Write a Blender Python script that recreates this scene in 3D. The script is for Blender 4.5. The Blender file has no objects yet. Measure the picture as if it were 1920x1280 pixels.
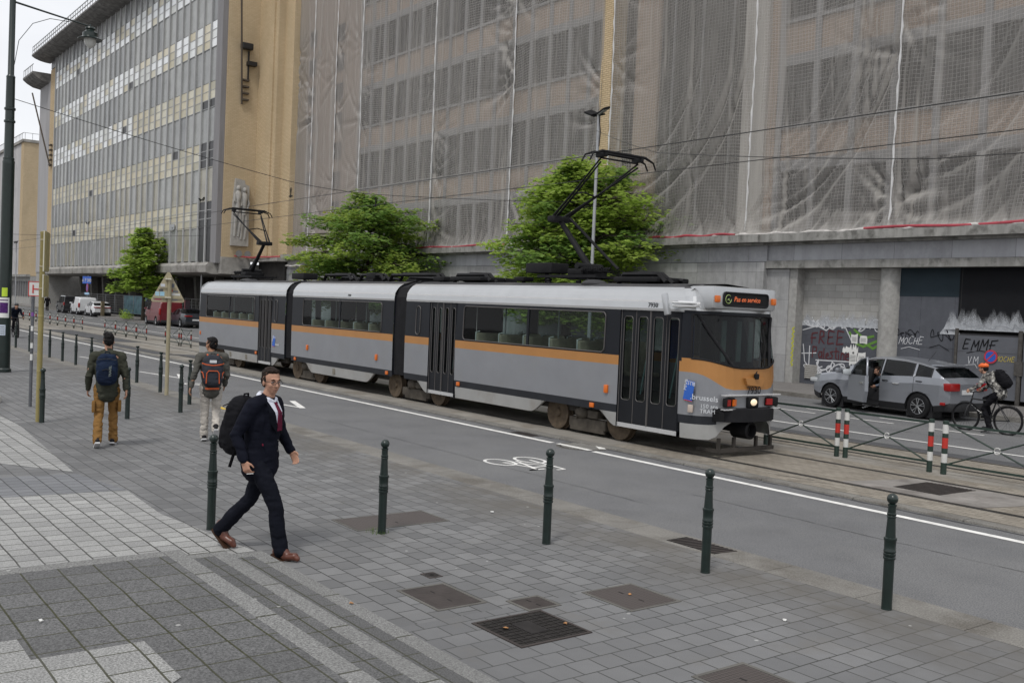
import bpy, bmesh, math, random
import numpy as np
from mathutils import Vector, Matrix
random.seed(7)
S = bpy.context.scene
COL = S.collection
R = math.radians
PI = math.pi

# ------------------------------------------------------------------ camera
F, YAW, PITCH, ROLL, CAMH = 1848.565, -0.922258, -0.0330785, 0.0432511, 2.42408
fw = Vector((math.sin(YAW)*math.cos(PITCH), math.cos(YAW)*math.cos(PITCH), math.sin(PITCH)))
r0 = Vector((math.cos(YAW), -math.sin(YAW), 0)); u0 = r0.cross(fw)
rt = r0*math.cos(ROLL)+u0*math.sin(ROLL); up = -r0*math.sin(ROLL)+u0*math.cos(ROLL)
cam = bpy.data.cameras.new("camera"); camo = bpy.data.objects.new("camera", cam); COL.objects.link(camo)
camo.matrix_world = Matrix(((rt.x, up.x, -fw.x, 0), (rt.y, up.y, -fw.y, 0), (rt.z, up.z, -fw.z, CAMH), (0, 0, 0, 1)))
cam.sensor_width = 36; cam.lens = F/1920*36; cam.clip_end = 3000; cam.clip_start = 0.1
S.camera = camo

# ------------------------------------------------------------------ sky and sun (overcast)
SUN_EL, SUN_AZ = R(58), R(150)      # azimuth measured from +Y towards +X
w = bpy.data.worlds.new("World"); S.world = w; w.use_nodes = True
nt = w.node_tree; nt.nodes.clear()
sky = nt.nodes.new('ShaderNodeTexSky'); sky.sky_type = 'NISHITA'; sky.sun_disc = False
sky.sun_elevation = SUN_EL; sky.sun_rotation = SUN_AZ; sky.dust_density = 2.0
tc = nt.nodes.new('ShaderNodeTexCoord'); mp = nt.nodes.new('ShaderNodeMapping')
mp.inputs['Scale'].default_value = (1, 1, 2.2)
nz = nt.nodes.new('ShaderNodeTexNoise'); nz.inputs['Scale'].default_value = 2.3; nz.inputs['Detail'].default_value = 6
cr = nt.nodes.new('ShaderNodeValToRGB'); cr.color_ramp.elements[0].position = .34; cr.color_ramp.elements[1].position = .62
cr.color_ramp.elements[0].color = (.72, .72, .72, 1); cr.color_ramp.elements[1].color = (.98, .98, .98, 1)
mx = nt.nodes.new('ShaderNodeMix'); mx.data_type = 'RGBA'; mx.inputs['B'].default_value = (9.7, 9.8, 10.1, 1)
bg = nt.nodes.new('ShaderNodeBackground'); bg.inputs['Strength'].default_value = 0.095
out = nt.nodes.new('ShaderNodeOutputWorld')
L = nt.links.new
L(tc.outputs['Generated'], mp.inputs['Vector']); L(mp.outputs[0], nz.inputs['Vector']); L(nz.outputs['Fac'], cr.inputs[0])
L(cr.outputs[0], mx.inputs['Factor']); L(sky.outputs[0], mx.inputs['A']); L(mx.outputs['Result'], bg.inputs['Color']); L(bg.outputs[0], out.inputs[0])
sl = bpy.data.lights.new("sun", 'SUN'); sl.energy = 1.5; sl.angle = R(10); sl.color = (1, .97, .92)
so = bpy.data.objects.new("sun", sl); COL.objects.link(so)
sd = Vector((math.sin(SUN_AZ)*math.cos(SUN_EL), math.cos(SUN_AZ)*math.cos(SUN_EL), math.sin(SUN_EL)))
so.rotation_euler = sd.to_track_quat('Z', 'Y').to_euler()
S.view_settings.view_transform = 'Standard'; S.view_settings.look = 'None'
S.view_settings.gamma = 1; S.view_settings.exposure = 0.12
S.view_settings.use_curve_mapping = False
S.render.engine = 'CYCLES'
S.cycles.max_bounces = 6; S.cycles.transparent_max_bounces = 14

# ------------------------------------------------------------------ materials
MATS = {}
def newmat(name):
    m = bpy.data.materials.new(name); m.use_nodes = True; n = m.node_tree
    n.nodes.clear(); o = n.nodes.new('ShaderNodeOutputMaterial'); b = n.nodes.new('ShaderNodeBsdfPrincipled')
    n.links.new(b.outputs[0], o.inputs[0]); MATS[name] = m
    return m, n, b, o
def node(n, t, **kw):
    x = n.nodes.new(t)
    for k, v in kw.items():
        if k.startswith('_'): setattr(x, k[1:], v)
        else: x.inputs[k.replace('__', ' ')].default_value = v
    return x
def c4(c): return (c[0], c[1], c[2], 1)
def mul(c, k): return tuple(min(1, max(0, v*k)) for v in c[:3])
def coords(n, scale=(1, 1, 1), rot=(0, 0, 0), loc=(0, 0, 0)):
    t = n.nodes.new('ShaderNodeTexCoord'); m = n.nodes.new('ShaderNodeMapping')
    m.inputs['Scale'].default_value = scale; m.inputs['Rotation'].default_value = rot; m.inputs['Location'].default_value = loc
    n.links.new(t.outputs['Object'], m.inputs['Vector']); return m.outputs[0]
def mixc(n, fac, a, b, mode='MIX'):
    m = n.nodes.new('ShaderNodeMix'); m.data_type = 'RGBA'; m.blend_type = mode
    for s, v in (('Factor', fac), ('A', a), ('B', b)):
        if hasattr(v, 'links'): n.links.new(v, m.inputs[s])
        else: m.inputs[s].default_value = v if s == 'Factor' else c4(v)
    return m.outputs['Result']
def ramp(n, v, p0, p1, a=0., b=1.):
    m = n.nodes.new('ShaderNodeMapRange'); m.inputs['From Min'].default_value = p0; m.inputs['From Max'].default_value = p1
    m.inputs['To Min'].default_value = a; m.inputs['To Max'].default_value = b; n.links.new(v, m.inputs['Value']); return m.outputs[0]
def noise(n, v, sc, det=4, rough=.55):
    x = node(n, 'ShaderNodeTexNoise', Scale=sc, Detail=det, Roughness=rough); n.links.new(v, x.inputs['Vector']); return x.outputs['Fac']
def bump(n, b, h, strength=.3, dist=.01):
    x = node(n, 'ShaderNodeBump', Strength=strength, Distance=dist); n.links.new(h, x.inputs['Height']); n.links.new(x.outputs[0], b.inputs['Normal'])
def mat(name, col, rough=.6, metal=0., var=.12, vs=3., bs=0, bstr=.2, emit=0., spec=None, dirt=None, coat=0., streak=False, grain=None):
    if name in MATS: return MATS[name]
    m, n, b, o = newmat(name)
    b.inputs['Roughness'].default_value = rough; b.inputs['Metallic'].default_value = metal
    if spec is None and rough >= .55: spec = .15
    if spec is not None: b.inputs['Specular IOR Level'].default_value = spec
    if coat: b.inputs['Coat Weight'].default_value = coat; b.inputs['Coat Roughness'].default_value = .08
    v = coords(n, (1, 1, .12) if streak else (1, 1, 1)); f = noise(n, v, vs, 5, .6)
    c = mixc(n, ramp(n, f, .3, .7), mul(col, 1-var), mul(col, 1+var))
    if dirt:
        f2 = noise(n, coords(n), dirt[1], 6, .65)
        c = mixc(n, ramp(n, f2, dirt[2], dirt[2]+.18, 0, dirt[3]), c, dirt[0])
    if grain:
        c = mixc(n, grain[1], c, mixc(n, ramp(n, noise(n, coords(n), grain[0], 3, .75), .35, .65), (.12, .12, .12), (.85, .85, .84)), 'OVERLAY')
    n.links.new(c, b.inputs['Base Color'])
    if bs: bump(n, b, noise(n, coords(n), bs, 5), bstr)
    if emit: b.inputs['Emission Color'].default_value = c4(col); b.inputs['Emission Strength'].default_value = emit
    return m
def paving(name, c1, c2, mortar, bw, rh, swap=False, msize=.012, off=.5, rough=.75, grain=.25, rot=0, stain=None, freq=2, big=.5, kerbdirt=None, gs=160):
    m, n, b, o = newmat(name)
    v = coords(n, rot=(0, 0, R(90)+rot if swap else rot))
    br = node(n, 'ShaderNodeTexBrick', Scale=1., Color1=c4(c1), Color2=c4(c2), Mortar=c4(mortar)); br.offset = off; br.offset_frequency = freq
    br.inputs['Mortar Size'].default_value = msize/2; br.inputs['Brick Width'].default_value = bw; br.inputs['Row Height'].default_value = rh
    br.inputs['Mortar Smooth'].default_value = .1; br.inputs['Bias'].default_value = 0
    vm = n.nodes.new('ShaderNodeVectorMath'); vm.operation = 'MULTIPLY_ADD'; vm.inputs[1].default_value = (.02, .02, 0)
    nz_ = node(n, 'ShaderNodeTexNoise', Scale=2.0, Detail=2.0); n.links.new(v, nz_.inputs['Vector']); n.links.new(nz_.outputs['Color'], vm.inputs[0]); n.links.new(v, vm.inputs[2])
    n.links.new(vm.outputs[0], br.inputs['Vector'])
    g = noise(n, coords(n), gs, 3, .75); c = mixc(n, ramp(n, g, .3, .7, 0, 1), br.outputs['Color'], (0, 0, 0), 'MIX')
    c = mixc(n, grain, br.outputs['Color'], mixc(n, ramp(n, g, .35, .65), (.02, .02, .02), (.75, .75, .74)), 'OVERLAY')
    s = noise(n, coords(n), .45, 6, .65); c = mixc(n, ramp(n, s, .4, .72, 0, big), c, mul(c1, .72))
    geo = n.nodes.new('ShaderNodeTexCoord'); sy = n.nodes.new('ShaderNodeSeparateXYZ'); n.links.new(geo.outputs['Object'], sy.inputs[0])
    if kerbdirt:
        kd = n.nodes.new('ShaderNodeMath'); kd.operation = 'MULTIPLY'; n.links.new(ramp(n, sy.outputs['Y'], 6.2, 7.6, 0, 1), kd.inputs[0]); n.links.new(ramp(n, noise(n, coords(n), .9, 7, .7), .38, .62, .1, .8), kd.inputs[1]); c = mixc(n, kd.outputs[0], c, kerbdirt)
    if stain:
        s2 = noise(n, coords(n, loc=(3, 9, 0)), 1.6, 7, .7); c = mixc(n, ramp(n, s2, .55, .75, 0, .6), c, stain)
    wsp = node(n, 'ShaderNodeTexVoronoi', Scale=2.6); n.links.new(coords(n), wsp.inputs['Vector'])
    c = mixc(n, ramp(n, wsp.outputs['Distance'], .035, .05, .55, 0), c, (.5, .5, .48))
    n.links.new(c, b.inputs['Base Color']); b.inputs['Roughness'].default_value = rough; b.inputs['Specular IOR Level'].default_value = .18
    inv = n.nodes.new('ShaderNodeMath'); inv.operation = 'SUBTRACT'; inv.inputs[0].default_value = 1; n.links.new(br.outputs['Fac'], inv.inputs[1])
    bump(n, b, inv.outputs[0], .5, .006)
    return m
def brickmat(name, c1, c2, mortar, axis='x', bw=.24, rh=.075, contrast=.012, off=.5):
    """bricks on a vertical wall; axis = the horizontal axis of the wall"""
    m, n, b, o = newmat(name)
    t = n.nodes.new('ShaderNodeTexCoord'); sx = n.nodes.new('ShaderNodeSeparateXYZ'); cx = n.nodes.new('ShaderNodeCombineXYZ')
    n.links.new(t.outputs['Object'], sx.inputs[0]); n.links.new(sx.outputs['X' if axis == 'x' else 'Y'], cx.inputs['X']); n.links.new(sx.outputs['Z'], cx.inputs['Y'])
    br = node(n, 'ShaderNodeTexBrick', Scale=1., Color1=c4(c1), Color2=c4(c2), Mortar=c4(mortar)); br.offset = off
    br.inputs['Mortar Size'].default_value = contrast; br.inputs['Brick Width'].default_value = bw; br.inputs['Row Height'].default_value = rh
    n.links.new(cx.outputs[0], br.inputs['Vector'])
    s = noise(n, coords(n, (1, 1, .35)), .5, 6, .6); c = mixc(n, ramp(n, s, .35, .7, 0, .55), br.outputs['Color'], mul(c1, .68))
    n.links.new(c, b.inputs['Base Color']); b.inputs['Roughness'].default_value = .85; b.inputs['Specular IOR Level'].default_value = .15
    inv = n.nodes.new('ShaderNodeMath'); inv.operation = 'SUBTRACT'; inv.inputs[0].default_value = 1; n.links.new(br.outputs['Fac'], inv.inputs[1])
    bump(n, b, inv.outputs[0], .8, .02)
    return m
def panelmat(name, col, bw, rh, joint=(.1, .1, .1), axis='x', off=0., var=.2, js=.008, streak=.5, loc=(0, 0)):
    """large stone or board panels on a vertical wall with joints and rain streaks"""
    m, n, b, o = newmat(name)
    t = n.nodes.new('ShaderNodeTexCoord'); sx = n.nodes.new('ShaderNodeSeparateXYZ'); cx = n.nodes.new('ShaderNodeCombineXYZ')
    n.links.new(t.outputs['Object'], sx.inputs[0]); n.links.new(sx.outputs['X' if axis == 'x' else 'Y'], cx.inputs['X']); n.links.new(sx.outputs['Z'], cx.inputs['Y'])
    mpn = n.nodes.new('ShaderNodeMapping'); mpn.inputs['Location'].default_value = (loc[0], loc[1], 0); n.links.new(cx.outputs[0], mpn.inputs[0])
    br = node(n, 'ShaderNodeTexBrick', Scale=1., Color1=c4(mul(col, 1-var)), Color2=c4(mul(col, 1+var)), Mortar=c4(joint)); br.offset = off
    br.inputs['Mortar Size'].default_value = js; br.inputs['Brick Width'].default_value = bw; br.inputs['Row Height'].default_value = rh
    n.links.new(mpn.outputs[0], br.inputs['Vector'])
    s = noise(n, coords(n, (1.6, 1.6, .22)), 1.5, 7, .7); c = mixc(n, ramp(n, s, .42, .68, 0, streak), br.outputs['Color'], mul(col, .45))
    s = noise(n, coords(n), 3, 7, .7); c = mixc(n, ramp(n, s, .45, .7, 0, .35), c, mul(col, 1.35))
    n.links.new(c, b.inputs['Base Color']); b.inputs['Roughness'].default_value = .8; b.inputs['Specular IOR Level'].default_value = .15
    return m
def glassmat(name, tint=(.3, .33, .33), amount=.55, spec=.55, rough=.02, dark=(.006, .007, .008)):
    m = bpy.data.materials.new(name); m.use_nodes = True; n = m.node_tree; n.nodes.clear()
    o = n.nodes.new('ShaderNodeOutputMaterial'); tr = n.nodes.new('ShaderNodeBsdfTransparent'); tr.inputs[0].default_value = c4(tint)
    df = n.nodes.new('ShaderNodeBsdfPrincipled'); df.inputs['Base Color'].default_value = c4(dark); df.inputs['Roughness'].default_value = rough; df.inputs['Specular IOR Level'].default_value = spec
    ms = n.nodes.new('ShaderNodeMixShader'); ms.inputs[0].default_value = 1-amount
    n.links.new(tr.outputs[0], ms.inputs[1]); n.links.new(df.outputs[0], ms.inputs[2]); n.links.new(ms.outputs[0], o.inputs[0]); MATS[name] = m
    return m

# ------------------------------------------------------------------ mesh builder
class MB:
    def __init__(s): s.v = []; s.f = []; s.mi = []; s.m = 0
    def add(s, vs, fs):
        k = len(s.v); s.v += [tuple(p) for p in vs]
        for f in fs: s.f.append([i+k for i in f]); s.mi.append(s.m)
    def quad(s, *p): s.add(p, [list(range(len(p)))])
    def box(s, c, d, rz=0, rx=0, ry=0, bev=0):
        hx, hy, hz = d[0]/2, d[1]/2, d[2]/2
        M3 = Matrix.Rotation(rz, 3, 'Z') @ Matrix.Rotation(ry, 3, 'Y') @ Matrix.Rotation(rx, 3, 'X'); c = Vector(c)
        if not bev:
            P = [Vector((x, y, z)) for x in (-hx, hx) for y in (-hy, hy) for z in (-hz, hz)]
            s.add([c+M3 @ p for p in P], [(0, 1, 3, 2), (4, 6, 7, 5), (0, 4, 5, 1), (2, 3, 7, 6), (0, 2, 6, 4), (1, 5, 7, 3)])
        else:
            bm = bmesh.new(); bmesh.ops.create_cube(bm, size=1)
            for v in bm.verts: v.co = Vector((v.co.x*d[0], v.co.y*d[1], v.co.z*d[2]))
            bmesh.ops.bevel(bm, geom=bm.edges[:], offset=min(bev, min(d)*.49), segments=2, affect='EDGES', profile=.6)
            bm.verts.index_update()
            s.add([c+M3 @ v.co for v in bm.verts], [[v.index for v in f.verts] for f in bm.faces]); bm.free()
    def box2(s, a, b, bev=0): s.box([(a[i]+b[i])/2 for i in range(3)], [abs(b[i]-a[i]) for i in range(3)], bev=bev)
    def tube(s, path, r, n=8, caps=True, flat=1.):
        P = [Vector(p) for p in path]; rr = r if isinstance(r, (list, tuple)) else [r]*len(P)
        T = []
        for i in range(len(P)):
            t = P[min(i+1, len(P)-1)]-P[max(i-1, 0)]; T.append(t.normalized() if t.length > 1e-9 else Vector((0, 0, 1)))
        a = Vector((0, 0, 1)) if abs(T[0].z) < .9 else Vector((1, 0, 0)); u = T[0].cross(a).normalized()
        vs = []
        for i, p in enumerate(P):
            u = (u-T[i]*u.dot(T[i])); u.normalize(); w_ = T[i].cross(u)
            for k in range(n):
                an = 2*PI*k/n; vs.append(p+u*math.cos(an)*rr[i]+w_*math.sin(an)*rr[i]*flat)
        fs = [(i*n+k, i*n+(k+1) % n, (i+1)*n+(k+1) % n, (i+1)*n+k) for i in range(len(P)-1) for k in range(n)]
        if caps: fs += [list(range(n))[::-1], [(len(P)-1)*n+k for k in range(n)]]
        s.add(vs, fs)
    def cyl(s, a, b, r, n=12, r2=None): s.tube([a, b], [r, r if r2 is None else r2], n)
    def lathe(s, prof, c=(0, 0, 0), n=16, axis='z'):
        vs = []; c = Vector(c)
        for (r, z) in prof:
            for k in range(n):
                an = 2*PI*k/n; p = Vector((r*math.cos(an), r*math.sin(an), z))
                if axis == 'y': p = Vector((p.x, p.z, p.y))
                if axis == 'x': p = Vector((p.z, p.x, p.y))
                vs.append(c+p)
        fs = [(i*n+k, i*n+(k+1) % n, (i+1)*n+(k+1) % n, (i+1)*n+k) for i in range(len(prof)-1) for k in range(n)]
        flat = len(prof) == 2 and abs(prof[0][1]-prof[1][1]) < 1e-6
        if prof[0][0] > 1e-5 and not flat: fs.append(list(range(n))[::-1])
        if prof[-1][0] > 1e-5 and not flat: fs.append([(len(prof)-1)*n+k for k in range(n)])
        s.add(vs, fs)
    def ell(s, c, r, n=12, m=8, rot=None):
        vs = []; c = Vector(c); rot = rot or Matrix.Identity(3)
        for j in range(1, m):
            for k in range(n):
                a, b = PI*j/m, 2*PI*k/n
                vs.append(c+rot @ Vector((r[0]*math.sin(a)*math.cos(b), r[1]*math.sin(a)*math.sin(b), r[2]*math.cos(a))))
        fs = [(j*n+k, j*n+(k+1) % n, (j+1)*n+(k+1) % n, (j+1)*n+k) for j in range(m-2) for k in range(n)]
        t = len(vs); vs += [c+rot @ Vector((0, 0, r[2])), c-rot @ Vector((0, 0, r[2]))]
        fs += [(t, (k+1) % n, k) for k in range(n)]+[(t+1, (m-2)*n+k, (m-2)*n+(k+1) % n) for k in range(n)]
        s.add(vs, fs)
    def prism(s, poly, a, b, ax='y'):
        """polygon in the two other axes, extruded along ax from a to b"""
        def P(u, v, t): return (u, t, v) if ax == 'y' else ((u, v, t) if ax == 'z' else (t, u, v))
        n = len(poly)
        s.add([P(u, v, a) for u, v in poly]+[P(u, v, b) for u, v in poly],
              [list(range(n))[::-1], list(range(n, 2*n))]+[(i, (i+1) % n, n+(i+1) % n, n+i) for i in range(n)])
    def grid(s, fn, nu, nv):
        vs = [fn(i/nu, j/nv) for i in range(nu+1) for j in range(nv+1)]
        s.add(vs, [(i*(nv+1)+j, (i+1)*(nv+1)+j, (i+1)*(nv+1)+j+1, i*(nv+1)+j+1) for i in range(nu) for j in range(nv)])
    def build(s, name, mats, parent=None, smooth=0, off=True, loc=None, normals=True):
        me = bpy.data.meshes.new(name)
        o_ = parent.location if (parent is not None and off) else Vector((0, 0, 0))
        if parent is not None and off and parent.parent is not None: o_ = o_ + parent.parent.location
        if loc is not None: o_ = Vector(loc)
        me.from_pydata([(p[0]-o_.x, p[1]-o_.y, p[2]-o_.z) for p in s.v], [], s.f)
        for m in (mats if isinstance(mats, (list, tuple)) else [mats]): me.materials.append(m)
        for p, i in zip(me.polygons, s.mi): p.material_index = i
        if normals:
            bm = bmesh.new(); bm.from_mesh(me); bmesh.ops.recalc_face_normals(bm, faces=bm.faces[:]); bm.to_mesh(me); bm.free()
        if smooth:
            for p in me.polygons: p.use_smooth = True
            if smooth < 180: me.set_sharp_from_angle(angle=R(smooth))
        o = bpy.data.objects.new(name, me); COL.objects.link(o)
        if parent is not None: o.parent = parent
        elif loc is not None: o.location = loc
        return o
def tag(o, label, cat, group=None, kind=None):
    o['label'] = label
    if cat: o['category'] = cat
    if group: o['group'] = group
    if kind: o['kind'] = kind
    return o
def thing(name, label, cat, loc=(0, 0, 0), rz=0, group=None):
    o = bpy.data.objects.new(name, None); COL.objects.link(o); o.location = loc; o.rotation_euler = (0, 0, rz); o.empty_display_size = .2
    return tag(o, label, cat, group)
def struct(o): o['kind'] = 'structure'; return o
def kids(o): return [c for c in bpy.data.objects if c.parent == o]
def dup(root, loc, rz=0, label=None, group=None, scale=None):
    r = root.copy(); COL.objects.link(r); r.location = loc; r.rotation_euler = (0, 0, rz)
    if label: r['label'] = label
    if group: r['group'] = group
    if scale: r.scale = scale
    for ch in kids(root):
        c = ch.copy(); COL.objects.link(c); c.parent = r
        for g in kids(ch):
            d = g.copy(); COL.objects.link(d); d.parent = c
    return r
def text(mb_name, s, size, mtx, material, parent=None, ext=.002, align='CENTER', shear=0., wide=1.):
    """lettering turned into a mesh; mtx maps the text plane (x right, y up, z out) to the world"""
    cu = bpy.data.curves.new('lettering', 'FONT'); cu.body = s; cu.size = size; cu.extrude = ext; cu.align_x = align; cu.shear = shear
    cu.resolution_u = 2
    to = bpy.data.objects.new('lettering', cu); COL.objects.link(to)
    dg = bpy.context.evaluated_depsgraph_get(); dg.update()
    me = bpy.data.meshes.new_from_object(to.evaluated_get(dg)); bpy.data.objects.remove(to); bpy.data.curves.remove(cu)
    me.transform(mtx @ Matrix.Diagonal((wide, 1, 1, 1)))
    if parent is not None:
        o_ = parent.location.copy()
        if parent.parent is not None: o_ = o_ + parent.parent.location
        me.transform(Matrix.Translation(-o_))
    me.materials.clear(); me.materials.append(material)
    o = bpy.data.objects.new(mb_name, me); COL.objects.link(o)
    if parent is not None: o.parent = parent
    return o
def plane_mtx(origin, xdir, ydir):
    x = Vector(xdir).normalized(); y = Vector(ydir).normalized(); z = x.cross(y)
    return Matrix(((x.x, y.x, z.x, origin[0]), (x.y, y.y, z.y, origin[1]), (x.z, y.z, z.z, origin[2]), (0, 0, 0, 1)))
# ================================================================== GROUND
asphalt = mat('asphalt', (.150, .151, .155), .85, var=.10, vs=1.2, bs=160, bstr=.5, dirt=((.178, .178, .178), .35, .46, .7), grain=(70, .55))
asphalt_dark = mat('asphalt_dark', (.085, .086, .09), .85, var=.15, vs=1.5, bs=160, bstr=.5)
pave_mid = paving('pave_mid', (.150, .151, .153), (.222, .223, .224), (.036, .035, .032), .24, .2, stain=(.15, .145, .135), big=.75, kerbdirt=(.125, .115, .1))
pave_right = paving('pave_right', (.162, .163, .166), (.210, .211, .213), (.05, .05, .046), .22, .22, swap=True, stain=(.15, .14, .125), big=.75, kerbdirt=(.115, .105, .09))
pave_light = paving('pave_light', (.29, .29, .285), (.39, .39, .38), (.045, .043, .038), .22, .2, msize=.016, grain=.4, gs=90, off=.37)
pave_plat = paving('pave_plat', (.120, .120, .121), (.152, .152, .153), (.055, .056, .03), 0.30, .24, msize=.013, grain=.6, off=.0, gs=75)
pave_plat_light = paving('pave_plat_light', (.27, .27, .265), (.35, .35, .34), (.06, .06, .035), 0.30, .24, msize=.013, grain=.65, off=.3, gs=75)
nosing_m = paving('nosing_stone', (.215, .215, .21), (.28, .28, .275), (.05, .05, .03), 1.1, 4.0, msize=.02, grain=.65, off=.2, gs=75, stain=(.15, .15, .145))
kerb_m = mat('kerb_concrete', (.195, .187, .172), .85, var=.15, vs=1.5, bs=60, bstr=.4, dirt=((.115, .105, .092), 1.3, .48, .8), grain=(55, .4))
cobble = paving('cobble', (.235, .21, .175), (.32, .29, .245), (.12, .105, .085), .2, .115, msize=.01, stain=(.17, .14, .105), grain=.35, big=.6)
trackbed_m = mat('trackbed_concrete', (.25, .235, .21), .85, var=.2, vs=1.0, bs=40, bstr=.5, dirt=((.155, .13, .10), .7, .5, .8))
far_pave = paving('far_pave', (.185, .175, .17), (.22, .21, .2), (.1, .095, .09), .3, .3, msize=.012)
white_paint = mat('road_paint', (.74, .73, .70), .7, var=.12, vs=4, dirt=((.26, .26, .255), 6, .54, .6))
rail_m = mat('rail_steel', (.10, .095, .09), .35, .8, var=.2, vs=3)
groove_m = mat('rail_groove', (.012, .012, .011), .9)
yellow_paint = mat('yellow_paint', (.55, .38, .06), .7, var=.2, vs=5)

def sheet(name, poly, z, m, flat=True):
    b = MB(); b.quad(*[(x, y, z) for x, y in poly]); return struct(b.build(name, m))
sheet('ground', [(-1500, -600), (600, -600), (600, 1500), (-1500, 1500)], -.16, far_pave)
# near pavement: one slab, its paving in fields that butt together
XL, XR = -400, 40
b = MB(); b.box2((XL, -30, -.15), (-6.3, 7.72, 0)); struct(b.build('pavement', pave_mid))
b = MB(); b.box2((-6.3, -30, -.15), (XR, 7.72, 0)); struct(b.build('pavement', pave_right))
b = MB()
k = XL
while k < XR:       # kerb stones
    d = 1.0 if k > -70 else 8
    b.box2((k, 7.72, -.15), (k+d-.008, 8.19, .0)); k += d
struct(b.build('kerb', kerb_m))
sheet('road', [(XL, 8.19), (XR, 8.19), (XR, 12.16), (XL, 12.16)], -.03, asphalt)
for poly in ([(-12.55, 1.2), (-9.0, 1.0), (-8.66, 3.8), (-10.9, 3.5), (-12.36, 3.56)], [(-21.5, 1.0), (-17.2, 1.0), (-13.9, 3.3), (-19.0, 3.6), (-21.0, 3.5)]):
    sheet('light_paving', poly, .004, pave_light)
sheet('dark_paving', [(-13.9, 1.0), (-12.56, 1.2), (-12.37, 3.56), (-13.75, 3.3)], .004, paving('pave_dark', (.17, .175, .185), (.215, .22, .23), (.05, .05, .05), .2, .2, msize=.014, off=.4))
# tram bed
b = MB(); b.box2((XL, 12.40, -.15), (XR, 17.85, -.004)); struct(b.build('tram_bed', trackbed_m))
b = MB(); k = XL
while k < XR:
    d = 1.6 if k > -70 else 8
    b.box2((k, 12.16, -.15), (k+d-.012, 12.40, .002), bev=.025 if k > -60 else 0); k += d
struct(b.build('tram_kerb', kerb_m))
for y0, y1 in ((12.42, 13.03), (13.17, 14.66), (14.80, 15.3), (16.0, 16.3), (16.44, 17.8)):
    sheet('cobbles', [(-13.2, y0), (XR, y0), (XR, y1), (-13.2, y1)], 0.0, cobble)
for y in (13.1, 14.73, 16.37, 17.95-.25):
    b = MB(); b.box2((XL, y-.035, -.1), (XR, y+.02, .004)); b.box2((XL, y+.05, -.1), (XR, y+.075, .003)); b.m = 1; b.quad((XL, y+.02, .0005), (XR, y+.02, .0005), (XR, y+.05, .0005), (XL, y+.05, .0005))
    struct(b.build('tram_rail', [rail_m, groove_m]))
# concrete inset with a track drain between the rails
sheet('track_patch', [(-8.9, 13.17), (-6.7, 13.17), (-6.3, 14.66), (-8.5, 14.66)], .004, mat('patch_concrete', (.23, .215, .2), .8, var=.25, vs=2, dirt=((.1, .085, .075), 1.1, .5, .85)))
for x0, x1, y0, y1 in ((-52, -40, 12.45, 13.0), (-40, -28, 13.2, 14.6), (-64, -50, 13.2, 14.6)):
    sheet('track_patch', [(x0, y0), (x1, y0), (x1+1, y1), (x0+1, y1)], .003, asphalt_dark)
sheet('far_road', [(XL, 17.85), (XR, 17.85), (XR, 27.3), (XL, 27.3)], -.08, asphalt)
sheet('road_edge', [(XL, 17.85), (XR, 17.85), (XR, 18.9), (XL, 18.9)], -.076, asphalt_dark)
b = MB(); b.box2((XL, 27.25, -.2), (XR, 27.45, .055)); struct(b.build('far_kerb', kerb_m))
b = MB(); b.box2((XL, 27.45, -.2), (XR, 34.0, .05)); struct(b.build('far_pavement', far_pave))
# build-out round the small tree
b = MB(); b.prism([(-99, 27.3), (-97.5, 24.9), (-82.5, 24.9), (-81.5, 27.3)], -.2, .05, 'z'); struct(b.build('far_pavement', far_pave))
# markings
def strip(x0, x1, y, wd, z, name='road_marking'): return sheet(name, [(x0, y-wd/2), (x1, y-wd/2), (x1, y+wd/2), (x0, y+wd/2)], z, white_paint)
strip(-120, -14.05, 11.69, .13, -.026); strip(-12.9, XR, 11.69, .13, -.026)
strip(-120, XR, 20.05, .12, -.072)
for i in range(24):
    strip(-10.6-i*2.35, -10.6-i*2.35+1.25, 22.95, .10, -.072)
for i in range(16):
    strip(-10.4-i*2.35, -10.4-i*2.35+1.15, 23.98, .09, -.072)
for i in range(14): strip(-70-i*5.2, -70-i*5.2+2.6, 23.4+.0*i, .12, -.072)
def poly_mark(pts, z=-.026, name='road_marking', m=None): return sheet(name, pts, z, m or white_paint)
tar = mat('tar_seam', (.055, .055, .056), .7, var=.3, vs=6)
def seam(pts, wd, z=-.0275):
    rs = random.Random(int(abs(pts[0][0])*7)); b = MB(); P = []
    for p, q in zip(pts[:-1], pts[1:]):
        n_ = max(2, int(math.hypot(q[0]-p[0], q[1]-p[1])/.25))
        P += [(p[0]+(q[0]-p[0])*i/n_, p[1]+(q[1]-p[1])*i/n_+rs.uniform(-.02, .02)) for i in range(n_)]
    for p, q in zip(P[:-1], P[1:]): w_ = wd*rs.uniform(.3, 1.2); b.quad((p[0], p[1]-w_, z), (q[0], q[1]-w_, z), (q[0], q[1]+w_, z), (p[0], p[1]+w_, z))
    struct(b.build('tar_seam', tar))
seam([(30, 10.3), (-9.5, 10.25)], .007); seam([(-9.0, 9.15), (-16, 9.2), (-30, 9.1)], .006); seam([(-30, 11.2), (-70, 11.1)], .012); seam([(30, 12.10), (-70, 12.10)], .03)
seam([(30, 21.6), (-60, 21.5)], .012, -.0775)
for a, c in (((-7.4, 12.45), (-6.9, 13.0)), ((-9.3, 12.42), (-8.7, 13.02)), ((-5.6, 12.45), (-5.9, 13.0)), ((-9.9, 12.7), (-8.9, 12.9)), ((-11.2, 12.5), (-10.7, 13.0)), ((-6.2, 15.0), (-4.5, 15.2)), ((-8.2, 12.6), (-7.8, 12.75))): seam([a, c], .012, .0025)
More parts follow.
